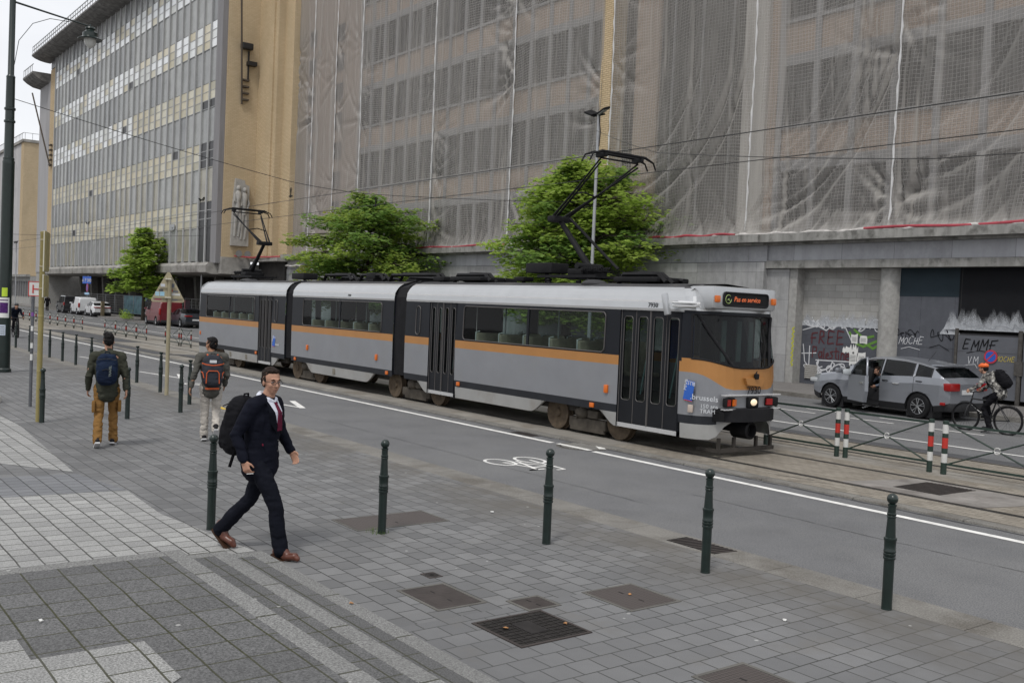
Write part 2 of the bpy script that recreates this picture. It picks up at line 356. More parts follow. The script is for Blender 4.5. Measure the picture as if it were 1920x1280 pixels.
# cycle symbol and chevrons on the near lane
def stroke(b, pts, wd, z):
    for p, q in zip(pts[:-1], pts[1:]):
        p = Vector((p[0], p[1], z)); q = Vector((q[0], q[1], z)); d = (q-p).normalized(); n_ = Vector((-d.y, d.x, 0))*wd/2
        b.quad(p-n_, q-n_, q+n_, p+n_)
def ring(c, rx, ry, n=28): return [(c[0]+rx*math.cos(2*PI*i/n), c[1]+ry*math.sin(2*PI*i/n)) for i in range(n+1)]
def cycle_symbol(x, y):
    b = MB(); z = -.0255
    for i, (pts, wd) in enumerate(((ring((x, y-.27), .31, .21), .055), (ring((x, y+.33), .31, .21), .055), ([(x, y-.27), (x+.62, y-.1), (x+.58, y+.3), (x, y-.27)], .05), ([(x+.58, y+.3), (x+.0, y+.33)], .05), ([(x+.62, y-.1), (x+.0, y+.05)], .05), ([(x+.58, y+.3), (x+.95, y+.28), (x+.95, y+.12)], .05), ([(x+.62, y-.12), (x+.8, y-.15), (x+.8, y-.3), (x+.8, y+.0)], .06))):
        stroke(b, pts, wd, z+i*.0004)
    struct(b.build('road_marking', white_paint))
cycle_symbol(-12.55, 9.65); cycle_symbol(-26.9, 9.7)
for x, y in ((-21.6, 9.75), (-29.8, 9.75), (-37, 9.7)):
    b = MB(); stroke(b, [(x-1.6, y-.45), (x+1.0, y)], .09, -.0257); stroke(b, [(x+1.02, y-.02), (x-.5, y+.42)], .14, -.0253); struct(b.build('road_marking', white_paint))
for x in (-21.0, -19.4): poly_mark([(x, 7.9), (x+.5, 7.85), (x+.5, 7.95), (x, 8.0)], .004, m=yellow_paint)
# steps of the forecourt the viewer stands on (three levels that wrap the corner)
for x0, y1, z0, z1 in ((-8.36, 3.60, 0, .15), (-7.96, 3.10, .15, .30), (-7.57, 2.59, .30, .45)):
    b = MB(); b.box2((x0+.15, -28, z0), (30, y1-.14, z1-.003)); struct(b.build('steps', pave_plat))
    b = MB(); b.box2((x0, y1-.14, z0), (30, y1, z1), bev=.008); b.box2((x0, -28, z0), (x0+.15, y1-.142, z1), bev=.008); struct(b.build('step_nosing', nosing_m))
sheet('light_paving', [(-5.63, 1.74), (-5.0, 1.74), (-4.6, 1.3), (30, 1.3), (30, -28), (-6.0, -28), (-6.0, 1.15), (-5.63, 1.15)], .452, pave_plat_light)
# low kerb block at the left edge
b = MB(); b.box2((-34, 2.0, 0), (-22.75, 3.95, .14), bev=.02); tag(b.build('kerb_block', mat('kerb_block', (.3, .29, .27), .85, var=.15, bs=50, dirt=((.14, .135, .12), 2, .5, .6))), 'low pale concrete kerb of a raised bed at the left edge', 'kerb')

# ---- covers and grates
iron = mat('cast_iron', (.075, .064, .060), .55, .5, var=.2, vs=5, bs=25, bstr=.3)
iron_dark = mat('cast_iron_dark', (.035, .032, .031), .6, .4, var=.25, vs=6)
frame_m = mat('cover_frame', (.12, .115, .105), .8, var=.2)
def checker(name, c, sc):
    m, n, bb, o = newmat(name); v = coords(n, rot=(0, 0, R(45)))
    ck = node(n, 'ShaderNodeTexChecker', Scale=sc, Color1=c4(mul(c, .75)), Color2=c4(mul(c, 1.35))); n.links.new(v, ck.inputs['Vector'])
    s = noise(n, coords(n), 3, 5); cc = mixc(n, ramp(n, s, .4, .7, 0, .6), ck.outputs['Color'], mul(c, 1.15)); n.links.new(cc, bb.inputs['Base Color'])
    bb.inputs['Roughness'].default_value = .5; bb.inputs['Metallic'].default_value = .4; bump(n, bb, ck.outputs['Fac'], .6, .004); return m
tread = checker('tread_plate', (.088, .075, .07), 40)
def cover(x0, x1, y0, y1, label, m=tread, round_=False, z=0.0):
    t = thing('manhole_cover', label, 'manhole cover', ((x0+x1)/2, (y0+y1)/2, z))
    b = MB(); f = .03
    for a, c in (((x0, y0), (x1, y0+f)), ((x0, y1-f), (x1, y1)), ((x0, y0+f), (x0+f, y1-f)), ((x1-f, y0+f), (x1, y1-f))): b.box2((a[0], a[1], z-.05), (c[0], c[1], z+.006))
    b.build('frame', frame_m, t)
    b = MB(); b.box2((x0+f+.006, y0+f+.006, z-.05), (x1-f-.006, y1-f-.006, z+.005)); b.m = 1
    for sx in (.3, .7): b.box2((x0+(x1-x0)*sx-.03, (y0+y1)/2-.007, z), (x0+(x1-x0)*sx+.03, (y0+y1)/2+.007, z+.0065))
    b.build('plate', [m, iron_dark], t); return t
cover(-7.13, -6.48, 4.29, 4.77, 'smooth brown cast iron cover set in the paving nearest the steps', iron)
cover(-6.44, -6.12, 4.93, 5.27, 'small square iron cover between the brown plate and the grate', iron)
cover(-6.32, -5.70, 5.66, 6.25, 'chequered steel cover in the paving before the second bollard from the right')
cover(-9.81, -9.2, 5.03, 6.2, 'long two piece chequered cover beside the bollard with grass')
cover(-4.45, -3.7, 5.01, 5.54, 'chequered steel cover cut by the bottom edge of the view')
t = thing('drain_cover', 'little dark round pattern drain cover in the paving above the brown plate', 'drain cover', (-7.4, 4.81, 0))
b = MB(); b.box2((-7.48, 4.74, -.05), (-7.31, 4.88, .004)); b.build('frame', iron, t)
b = MB(); b.lathe([(.02, .004), (.03, .008), (.045, .005), (.058, .008), (.066, .004)], (-7.395, 4.81, 0), 20); b.build('plate', iron_dark, t)
t = thing('floor_grate', 'square black iron grid grate with a few dead leaves caught in it', 'grate', (-5.78, 4.69, 0))
x0, x1, y0, y1 = -6.1, -5.47, 4.35, 5.03
b = MB()
for a, c in (((x0, y0), (x1, y0+.025)), ((x0, y1-.025), (x1, y1)), ((x0, y0+.025), (x0+.025, y1-.025)), ((x1-.025, y0+.025), (x1, y1-.025))): b.box2((a[0], a[1], -.05), (c[0], c[1], .008))
b.build('frame', iron, t)
b = MB()
for i in range(1, 10): xx = x0+.025+(x1-x0-.05)*i/10; b.box2((xx-.006, y0+.025, -.03), (xx+.006, y1-.025, .007))
for i in range(1, 9): yy = y0+.025+(y1-y0-.05)*i/9; b.box2((x0+.025, yy-.006, -.03), (x1-.025, yy+.006, .0055))
b.box2((-5.93, 4.6, -.03), (-5.67, 4.77, .009)); b.build('bars', iron_dark, t)
b = MB(); b.quad((x0, y0, .002), (x1, y0, .002), (x1, y1, .002), (x0, y1, .002)); b.build('pit', mat('pit', (.028, .026, .024), .95, var=.4, vs=9), t)
leafm = mat('dead_leaf', (.38, .2, .09), .8, var=.3, vs=20); litter = mat('litter', (.65, .65, .63), .8)
def scrap(x, y, s, m, label, z=.008):
    b = MB(); n = 7
    pts = [(x+s*math.cos(2*PI*i/n)*random.uniform(.5, 1.1), y+s*math.sin(2*PI*i/n)*random.uniform(.4, 1.), z+random.uniform(0, .012)) for i in range(n)]
    b.add(pts+[(x, y, z+.014)]+[(p[0], p[1], p[2]-.003) for p in pts], [(i, (i+1) % n, n) for i in range(n)]+[tuple(range(n+1, 2*n+1))]); return tag(b.build('dead_leaf' if m is leafm else 'litter', m, loc=(x, y, z)), label, 'leaf' if m is leafm else 'litter')
scrap(-5.86, 4.5, .035, leafm, 'orange dead leaf on the near corner of the black grate', .01)
scrap(-6.05, 5.98, .03, leafm, 'orange dead leaf lying on the chequered steel cover', .01)
scrap(-5.72, 4.97, .02, leafm, 'pale brown leaf scrap on the right end of the black grate', .01)
scrap(-6.55, 3.55, .022, leafm, 'small tan leaf on the lowest pale step nosing', .155)
scrap(-9.35, 6.9, .03, litter, 'white paper scrap on the paving left of the third bollard')
scrap(-4.9, 6.6, .02, litter, 'white scrap on stained paving between the two right bollards')
scrap(-6.25, 1.33, .02, litter, 'white cigarette end on the pale platform paving', .458)
# round cover in the lane line, drains
t = thing('round_manhole', 'round grey striped manhole cover breaking the white lane line', 'manhole cover', (-13.45, 11.9, -.03))
b = MB(); b.lathe([(.50, -.02), (.50, .006), (.44, .006), (.43, .0)], (-13.45, 11.93, -.03), 32); b.build('frame', frame_m, t, 40)
b = MB(); b.lathe([(.0, .003), (.43, .003)], (-13.45, 11.93, -.03), 32); b.m = 1
for i in range(-6, 7): hw = math.sqrt(.40**2-(i*.062)**2); b.box2((-13.45+i*.062-.014, 11.93-hw, -.03), (-13.45+i*.062+.014, 11.93+hw, -.022))
b.m = 2; stroke(b, [(-13.9, 11.70), (-13.0, 11.70)], .12, -.0205); stroke(b, [(-13.35, 12.22), (-13.03, 12.02)], .13, -.0202)
b.build('plate', [iron_dark, mat('grate_light', (.3, .29, .27), .6), white_paint], t)
def gully(x0, x1, y0, y1, label, z):
    t = thing('road_drain', label, 'drain', ((x0+x1)/2, (y0+y1)/2, z)); b = MB(); b.box2((x0, y0, z-.06), (x1, y1, z+.002)); b.build('pit', groove_m, t)
    b = MB(); nb = int((x1-x0)/.06)
    for i in range(nb): xx = x0+(i+.5)*(x1-x0)/nb; b.add([(xx-.014+d, y, zz) for y, d in ((y0, 0), (y1, .05)) for zz in (z, z+.006)]+[(xx+.014+d, y, zz) for y, d in ((y0, 0), (y1, .05)) for zz in (z, z+.006)], [(0, 1, 3, 2), (4, 6, 7, 5), (0, 4, 5, 1), (2, 3, 7, 6), (1, 5, 7, 3)])
    b.build('bars', iron, t)
gully(-7.38, -6.70, 7.80, 8.12, 'slotted iron road drain in the kerb strip behind the second right bollard', 0.0)
gully(-15.6, -14.9, 11.85, 12.1, 'slotted iron drain in the gutter beside the tram wheels', -.03)
gully(-8.25, -7.5, 13.55, 14.5, 'long slotted track drain between the rails at right', .004)
b = MB()
for i in range(60):
    a = random.uniform(0, 2*PI); r_ = random.uniform(.04, .13); x = -9.02+r_*math.cos(a)-.05; y = 5.22+r_*math.sin(a)-.03; h = random.uniform(.02, .06)
    b.quad((x-.004, y, 0), (x+.004, y, 0), (x+random.uniform(-.02, .02), y+random.uniform(-.02, .02), h))
tag(b.build('grass_tuft', mat('tuft', (.10, .16, .035), .8, var=.3)), 'little tuft of grass at the foot of a bollard', 'grass')['kind'] = 'stuff'
# ================================================================== NETTED BRICK BUILDING (two wings)
brick_pink = brickmat('brick_pink', (.50, .39, .31), (.58, .46, .37), (.30, .25, .21))
brick_yel = brickmat('brick_yellow', (.58, .455, .285), (.66, .525, .345), (.29, .205, .12), bw=.3, rh=.1, contrast=.014)
brick_yel_y = brickmat('brick_yellow_side', (.55, .44, .29), (.61, .495, .335), (.42, .32, .2), axis='y', bw=.3, rh=.1, contrast=.01)
grey_frame = mat('grey_concrete_frame', (.30, .30, .305), .85, var=.12, vs=1.2)
dark_glass = mat('window_glass_dark', (.016, .016, .017), .15, var=.5, vs=.6, spec=.25)
frame_dark = mat('window_frame_dark', (.13, .13, .135), .6)
frame_light = mat('window_frame_pale', (.35, .35, .35), .6)
recess_m = mat('recess_dark', (.045, .043, .041), .9, var=.2)
def window(parent, x0, x1, z0, z1, Y, kind):
    f = MB(); fwid = .055
    f.box2((x0, Y-.02, z0), (x0+fwid, Y+.1, z1)); f.box2((x1-fwid, Y-.02, z0), (x1, Y+.1, z1)); f.box2((x0+fwid, Y-.02, z1-fwid), (x1-fwid, Y+.1, z1)); f.box2((x0+fwid, Y-.02, z0), (x1-fwid, Y+.1, z0+fwid))
    if kind: f.box2((x0+fwid, Y-.01, z1-.75), (x1-fwid, Y+.08, z1-.70))
    else: f.box2(((x0+x1)/2-.02, Y-.01, z0+fwid), ((x0+x1)/2+.02, Y+.08, z1-fwid))
    fo = f.build('window', frame_dark, parent)
    g = MB(); g.quad((x0, Y+.06, z0), (x1, Y+.06, z0), (x1, Y+.06, z1), (x0, Y+.06, z1)); go = g.build('pane', dark_glass, fo)
ROWS = [(5.98, 8.31), (10.1, 12.43), (14.22, 16.55), (18.34, 20.67), (22.46, 24.79)]
ZT = 26.5
YW = 32.0
def wing(label, name, bays, x0, x1, pitch, kind):
    t = thing(name, label, 'building', ((x0+x1)/2, YW, 0))
    wl = MB(); wl.box2((x0, YW+.12, 4.8), (x1, YW+.6, ZT)); wl.m = 1
    # brick spandrels between the grey frame members
    z = 5.0; zs = []
    for (a, c) in ROWS+[(ZT, ZT)]: zs.append((z, a)); z = c
    for (a, c) in zs:
        if c-a < .1: continue
        for i in range(bays[2]):
            xx = bays[0]+i*pitch
            wl.box2((xx+.13, YW, a+.15), (xx+pitch-.13, YW+.13, c-(.0 if c >= ZT else .15)-.0))
    wl.build('wall', [grey_frame, brick_pink], t)
    p = MB()
    for i in range(bays[2]+1): p.box2((bays[0]+i*pitch-.13, YW-.07, 5.0), (bays[0]+i*pitch+.13, YW+.13, ZT))
    for (a, c) in ROWS:
        for i in range(bays[2]):
            p.box2((bays[0]+i*pitch+.13, YW-.04, c), (bays[0]+(i+1)*pitch-.13, YW+.13, c+.42)); p.box2((bays[0]+i*pitch+.13, YW-.1, a-.14), (bays[0]+(i+1)*pitch-.13, YW+.13, a))
    p.build('frame_members', grey_frame, t)
    for (a, c) in ROWS:
        for i in range(bays[2]): window(t, bays[0]+i*pitch+.13, bays[0]+(i+1)*pitch-.13, a, c, YW+.03, kind)
    return t
A = wing('long brick facade behind grey netting above the middle of the tram', 'netted_building', (-60.4, 0, 16), -69.5, -34.35, 1.57, 0)
# plain brick end of the left wing with small stair windows, and yellow brick piers
b = MB(); b.box2((-69.4, YW-.05, 5.0), (-60.55, YW+.12, ZT)); b.build('stair_wall', brick_pink, A)
for k in range(9):
    for xx, dz in ((-68.3, 0), (-63.9, -.35)):
        if k < 8: window(A, xx, xx+.95, 6.6+k*2.06+dz, 7.75+k*2.06+dz, YW-.13, 0)
b = MB(); b.box2((-35.22, YW-.75, 5.9), (-34.48, YW+.12, ZT)); b.build('brick_pier', brick_yel, A)
B = wing('brick facade under pale netting above the parked silver car', 'netted_building', (-25.25, 0, 9), -34.3, -6.0, 1.66, 1)
b = MB(); b.box2((-33.6, YW-.05, 5.0), (-32.1, YW+.12, ZT)); b.m = 1; b.box2((-34.3, YW, 5.0), (-33.6, YW+.12, ZT)); b.box2((-32.1, YW+.1, 5.0), (-27.0, YW+.14, ZT)); b.m = 2
b.box2((-27.0, YW-.25, 5.0), (-25.8, YW+.12, ZT)); b.m = 0; b.box2((-25.8, YW-.08, 5.0), (-25.4, YW+.12, ZT)); b.m = 3
for i in range(3): b.box2((-32.1+i*1.7+.8, YW, 5.0), (-32.1+i*1.7+.85, YW+.1, ZT))
for k in range(12): pass
b.build('stair_glazing', [brick_pink, recess_m, mat('pale_pier', (.5, .48, .45), .85, streak=True), grey_frame], B)

# ---------------------------------------------------------------- netting
def netmat(name, col, base=.40, loc=0.):
    m = bpy.data.materials.new(name); m.use_nodes = True; n = m.node_tree; n.nodes.clear()
    o = n.nodes.new('ShaderNodeOutputMaterial'); tr = n.nodes.new('ShaderNodeBsdfTransparent'); df = n.nodes.new('ShaderNodeBsdfDiffuse'); tl = n.nodes.new('ShaderNodeBsdfTranslucent')
    uv = n.nodes.new('ShaderNodeUVMap'); sx = n.nodes.new('ShaderNodeSeparateXYZ'); n.links.new(uv.outputs[0], sx.inputs[0])
    def mth(op, a, b_=None):
        x = n.nodes.new('ShaderNodeMath'); x.operation = op
        for i, v in enumerate((a, b_)):
            if v is None: continue
            if hasattr(v, 'links'): n.links.new(v, x.inputs[i])
            else: x.inputs[i].default_value = v
        return x.outputs[0]
    def line(ax): return mth('LESS_THAN', mth('FRACT', mth('DIVIDE', sx.outputs[ax], .14)), .10)
    g = mth('MAXIMUM', line('X'), line('Y'))
    geo = n.nodes.new('ShaderNodeNewGeometry'); sn = n.nodes.new('ShaderNodeSeparateXYZ'); n.links.new(geo.outputs['Normal'], sn.inputs[0])
    fold = mth('MULTIPLY', mth('SUBTRACT', 1., mth('ABSOLUTE', sn.outputs['Y'])), 1.9)
    cl = noise(n, coords(n, (1, 1, .5)), .22, 4); cl = ramp(n, cl, .35, .65, -.07, .09)
    fine = node(n, 'ShaderNodeTexNoise', Scale=1., Detail=3.); n.links.new(coords(n, (9, 9, .5)), fine.inputs['Vector']); fi = ramp(n, fine.outputs['Fac'], .3, .7, -.07, .07)
    al = mth('ADD', mth('ADD', mth('ADD', base, fold), cl), fi); al = mth('MAXIMUM', mth('MINIMUM', al, .88), mth('MULTIPLY', g, .62))
    cc = mixc(n, mth('MULTIPLY', g, .6), col, (.60, .59, .57)); n.links.new(cc, df.inputs[0]); n.links.new(cc, tl.inputs[0])
    ms = n.nodes.new('ShaderNodeMixShader'); ms.inputs[0].default_value = .3; n.links.new(df.outputs[0], ms.inputs[1]); n.links.new(tl.outputs[0], ms.inputs[2])
    m2 = n.nodes.new('ShaderNodeMixShader'); n.links.new(al, m2.inputs[0]); n.links.new(tr.outputs[0], m2.inputs[1]); n.links.new(ms.outputs[0], m2.inputs[2]); n.links.new(m2.outputs[0], o.inputs[0]); MATS[name] = m
    return m
net_m = netmat('netting', (.43, .41, .385), .41); net_l = netmat('netting_left', (.42, .40, .38), .53)
cord_m = mat('net_cord', (.62, .62, .62), .8, var=.1)
red_m = mat('red_pipe', (.38, .05, .07), .5, var=.2, vs=4)
def net(x0, x1, z0, z1, label, seed, cord=True, m=net_m, Y=31.25, pull=1., res=.065, sweep=0.):
    rnd = random.Random(seed); W = x1-x0; nu = int(W/res); nv = int((z1-z0)/.15)
    t = thing('construction_net', label, 'netting', ((x0+x1)/2, Y, z0), 0, 'construction nets hanging over the brick facades')
    ph = [rnd.uniform(0, 6.28) for _ in range(10)]; H_ = z1-z0
    creases = [(rnd.uniform(x0, x1), rnd.uniform(.045, .09), rnd.uniform(.05, .09), rnd.uniform(-.05, .05), rnd.uniform(0, 6), z0+rnd.uniform(-2, H_*.8), rnd.uniform(3, 9)) for _ in range(int(W*2.6))]
    ties = []
    for q in range(int(5*pull)+2):
        sg = rnd.choice((1, -1)); ties.append((x0 if sg > 0 else x1, sg, z0+rnd.uniform(.5, H_*.75), [(rnd.uniform(-1.35, .9), rnd.uniform(.05, .10), rnd.uniform(.8, 3.2)) for _ in range(int(9*pull))]))
    def dy(x, z):
        x = np.asarray(x, float); z = np.asarray(z, float); h = z-z0
        v = .06*np.sin(1.6*x+ph[0]+.25*np.sin(.5*z+ph[4]))+.022*np.sin(4.3*x+ph[1]+.5*np.sin(.33*z+ph[5]))
        for (cx, w_, am, sl, p_, zc, zl) in creases:
            u = x-(cx+sl*h+.08*np.sin(.8*z+p_)); v += am*np.exp(-(u/w_)**2)*np.exp(-((z-zc)/zl)**4)
        for (xe, sg, tz, rays) in ties:                                  # creases fanning out from the laced edge
            dx = np.maximum((x-xe)*sg, 1e-3); dz = z-tz; a = np.arctan2(dz, dx); rr = np.hypot(dx, dz)
            for (an, am, ln) in rays: v += am*np.exp(-((a-an-.10*rr)*rr/(.05+.04*rr))**2)*np.exp(-(rr/ln)**3)*np.minimum(1, rr*2)
        bt = np.exp(-h/1.3)                                              # gathered foot
        for q in range(int(W*1.6)):
            cx = x0+W*(q+.5)/int(W*1.6)+.2*math.sin(q*2.3+ph[3]); u = x-cx-(.5+.35*math.sin(q*1.7+ph[6]))*h*(1 if q % 3 else -1); v += .10*np.exp(-(u/.09)**2)*bt
        if sweep:
            f = np.sqrt(((x-x0-.3)/(W*.98))**2+((z-(z0+8.5))/8.6)**2); sec = np.clip((z0+9-z)/3, 0, 1)*np.clip((x-x0-.4)/1.0, 0, 1)
            nq = int(15*sweep)
            for q in range(nq): fi = .58+.42*(q+.8*math.sin(q*2.1+ph[8]))/nq; v += (.10+.05*math.sin(q*1.9))*np.exp(-((f-fi-.012*np.sin(.9*x+q))/(.0135))**2)*sec*np.clip((f-.3)*2, 0, 1)
        return v-.35*np.exp(-h/.5)
    gx, gz = np.meshgrid(np.linspace(x0, x1, nu+1), np.linspace(z0, z1, nv+1), indexing='ij'); gy = Y+dy(gx, gz)
    me = MB(); me.add(np.stack([gx, gy, gz], -1).reshape(-1, 3).tolist(), [(i*(nv+1)+j, (i+1)*(nv+1)+j, (i+1)*(nv+1)+j+1, i*(nv+1)+j+1) for i in range(nu) for j in range(nv)])
    o = me.build('net_sheet', m, t, 180, normals=False)
    uvl = o.data.uv_layers.new(name='UVMap'); px, pz = t.location.x, t.location.z
    dd = [0.0]*(len(o.data.loops)*2)
    for i, lp in enumerate(o.data.loops):
        c = o.data.vertices[lp.vertex_index].co; X = c.x+px; Z = c.z+pz
        dd[2*i] = X+.06*math.sin(.9*Z+X); dd[2*i+1] = Z+.15*math.sin(.8*X+ph[0])-.25*math.exp(-(Z-z0)/2.5)*math.sin(PI*(X-x0)/W)*2
    uvl.data.foreach_set('uv', dd)
    if cord:
        cb = MB(); pts = [(x0+.02*math.sin(z*7)+.03*math.sin(z*.6), Y-.05+float(dy(x0, z))*.3, z) for z in [z0+.35*i for i in range(int((z1-z0)/.35))]]
        cb.tube(pts, [.02+.012*(i % 3) for i in range(len(pts))], 5); cb.build('lacing_cord', cord_m, t, 60)
    hb = MB(); n_ = int(W/.25)
    hb.tube([(x0+W*i/n_, Y-.42+.03*math.sin(i*1.3), z0-.02+.03*math.sin(i*.9+ph[0])) for i in range(n_+1)], [.06+.025*math.sin(i*2.1) for i in range(n_+1)], 6); hb.build('gathered_hem', mat('net_hem', (.5, .48, .46), .9, var=.2, vs=6), t, 60)
    return t
NZ = 5.75
net(-69.0, -66.2, 4.9, ZT, 'narrow grey net strip beside the yellow brick corner', 1, m=net_l)
net(-66.2, -62.6, 5.3, ZT, 'grey net over the small stair windows', 2, m=net_l)
net(-62.6, -58.9, NZ, ZT, 'grey net with a straight pale edge just before the rows of windows', 3, m=net_l)
net(-58.9, -49.8, NZ, ZT, 'smooth grey net over the left window rows above the first large tree', 4, pull=.5)
net(-49.8, -42.0, NZ, ZT, 'grey net with diagonal folds between the two large trees', 5, pull=1.6)
net(-42.0, -35.05, NZ, ZT, 'grey net ending at the bare strip of yellow brick', 6, pull=1.2)
net(-34.35, -26.0, NZ, ZT, 'net over the dark stair glazing right of the yellow brick strip', 7, pull=.8, sweep=.8)
net(-26.0, -19.65, NZ, ZT, 'net with long swept folds above the concrete block infill', 8, pull=1.2, sweep=1.3)
net(-19.65, -12.6, NZ, ZT, 'net over the windows at the right edge of the view', 9, sweep=.5, pull=1.5)
net(-12.6, -6.0, NZ, ZT, 'net beyond the right edge above the black hoarding', 10)
for x0, x1, lb in ((-55.5, -41.5, 'long red pipe under the net between the large trees'), (-31.0, -26.2, 'red pipe on the ledge under the net behind the front of the tram'), (-20.4, -7, 'red pipe on the ledge under the net at the right')):
    b = MB(); n_ = 24; b.tube([(x0+(x1-x0)*i/n_, 30.78+.02*math.sin(i), 5.78+.03*math.sin(i*.7)) for i in range(n_+1)], .05, 6); tag(b.build('pipe', red_m, smooth=60, loc=(x0, 30.78, 5.78)), lb, 'pipe')

# ---------------------------------------------------------------- stone base storey
stone = panelmat('stone_panels', (.335, .335, .335), 1.55, 1.06, (.17, .17, .17), off=0, loc=(.0, -.05))
stone2 = panelmat('stone_frieze', (.36, .365, .385), 2.1, 3.0, (.15, .15, .15), off=0, streak=.35)
ledge = mat('stone_ledge', (.27, .265, .25), .85, var=.25, vs=4, streak=True, dirt=((.09, .088, .08), 2.5, .5, .8))
conc = mat('rough_concrete', (.33, .325, .31), .9, var=.16, vs=7, bs=35, bstr=.6, dirt=((.2, .19, .18), 1.5, .52, .5))
base = thing('stone_building', 'grey stone ground storey with a ledge under the netted facades', 'building', (-30, 31.4, 0))
b = MB(); b.box2((-69.5, 31.15, .05), (-24.98, 32.1, 4.68)); b.box2((-24.98, 31.4, .05), (-23.95, 32.1, 4.42)); b.build('wall', stone, base)
b = MB(); b.box2((-69.5, 31.2, 4.7), (-24.9, 32.1, 5.33)); b.box2((-24.9, 31.3, 4.74), (-6, 32.1, 5.33)); b.build('frieze', stone2, base)
b = MB(); b.box2((-69.5, 30.95, 5.33), (-24.9, 32.0, 5.42)); b.box2((-69.5, 30.6, 5.42), (-24.9, 32.0, 5.72)); b.box2((-24.9, 31.1, 5.33), (-6, 32.0, 5.42)); b.box2((-24.9, 30.75, 5.42), (-6, 32.0, 5.73)); b.box2((-24.98, 31.22, 4.44), (-6, 32.1, 4.73)); b.build('ledge', ledge, base)
block = panelmat('concrete_blocks', (.33, .325, .31), .6, .24, (.24, .235, .22), off=.5, var=.13, js=.01, streak=.2)
b = MB(); b.box2((-23.95, 31.45, .05), (-23.6, 32.1, 4.44)); b.build('reveal', conc, base)
b = MB(); b.box2((-23.6, 31.9, 2.42), (-20.2, 32.15, 4.44)); b.build('block_infill', block, base)
painted = panelmat('painted_blocks', (.085, .09, .105), .6, .24, (.07, .073, .085), off=.5, var=.06, js=.008, streak=.1)
b = MB(); b.box2((-23.6, 31.9, .05), (-20.2, 32.15, 2.42)); b.build('painted_infill', painted, base)
b = MB(); b.cyl((-19.85, 31.85, .05), (-19.85, 31.85, 4.44), .4, 24); b.build('column', conc, base, 40)
vent_m = mat('vent_metal', (.34, .33, .31), .6)
for x0, x1, z0, z1, m_ in ((-20.85, -20.3, 4.03, 4.4, vent_m), (-23.35, -22.82, .25, .78, vent_m)):
    b = MB(); b.box2((x0, 31.85, z0), (x1, 31.9, z1)); 
    for i in range(7): zz = z0+(z1-z0)*(i+.5)/7; b.box(((x0+x1)/2, 31.845, zz), (x1-x0-.03, .03, .022), rx=.5)
    b.build('vent', m_, base)
greyp = panelmat('grey_boards', (.095, .10, .115), 1.22, 20, (.05, .05, .06), var=.08, js=.007, streak=.25, loc=(.35, 0))
bluep = mat('blue_grey_board', (.022, .034, .043), .65, var=.12, vs=1)
blackp = panelmat('black_boards', (.0105, .011, .013), 2.9, 3.05, (.035, .035, .035), var=.15, js=.012, streak=.1, loc=(1.3, -.5))
h = thing('hoarding', 'grey and blue black board wall right of the round column', 'hoarding', (-18.3, 31.8, .05))
b = MB(); b.box2((-19.6, 31.75, .05), (-17.28, 31.85, 3.46)); b.box2((-19.6, 31.742, 1.72), (-17.28, 31.752, 1.735)); b.build('grey_board', greyp, h)
b = MB(); b.box2((-19.6, 31.74, 3.46), (-17.28, 31.85, 4.44)); b.build('blue_board', bluep, h)
h2 = thing('hoarding', 'black board wall with white spray above the grey gate', 'hoarding', (-13, 31.8, 2.3))
b = MB(); b.box2((-17.28, 31.7, 2.36), (-6, 31.85, 4.44)); b.build('black_board', blackp, h2)
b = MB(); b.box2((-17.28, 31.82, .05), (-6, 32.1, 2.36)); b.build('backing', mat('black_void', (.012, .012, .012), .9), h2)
g = thing('gate', 'grey sheet metal gate leaf with tags and no parking sign', 'gate', (-16, 31.6, .1))
gate_m = mat('gate_grey', (.115, .12, .135), .55, var=.08, vs=2, dirt=((.08, .08, .085), .8, .5, .5))
b = MB(); b.box2((-17.12, 31.5, .2), (-15.13, 31.56, 2.2)); b.box2((-17.12, 31.49, 1.68), (-15.13, 31.5, 1.695)); b.build('sheet', gate_m, g)
b = MB(); b.cyl((-17.2, 31.55, .05), (-17.2, 31.55, 2.42), .06, 8); b.build('post', mat('gate_post', (.08, .075, .07), .7, var=.3, vs=8), g)
b = MB(); b.cyl((-15.08, 31.5, .05), (-15.08, 31.5, 2.42), .07, 8); b.box2((-15.2, 31.42, 1.0), (-14.95, 31.5, 1.45)); b.build('post', mat('gate_post', (.08, .075, .07), .7, var=.3, vs=8), g)
b = MB()
for i in range(60): xx = -17.1+i*(1.98/60); b.prism([(xx, 2.2), (xx+.03, 2.2), (xx+.016, 2.26)], 31.5, 31.55, 'y')
b.build('spikes', mat('spike', (.06, .06, .065), .6), g)
g2 = thing('gate', 'second grey gate leaf cut by the right edge of the view', 'gate', (-13.5, 31.6, .1)); b = MB(); b.box2((-14.98, 31.5, .2), (-12.8, 31.56, 2.25)); b.build('sheet', gate_m, g2)
b = MB(); b.cyl((-12.72, 31.5, .05), (-12.72, 31.5, 2.42), .07, 8); b.build('post', MATS['gate_post'], g2)
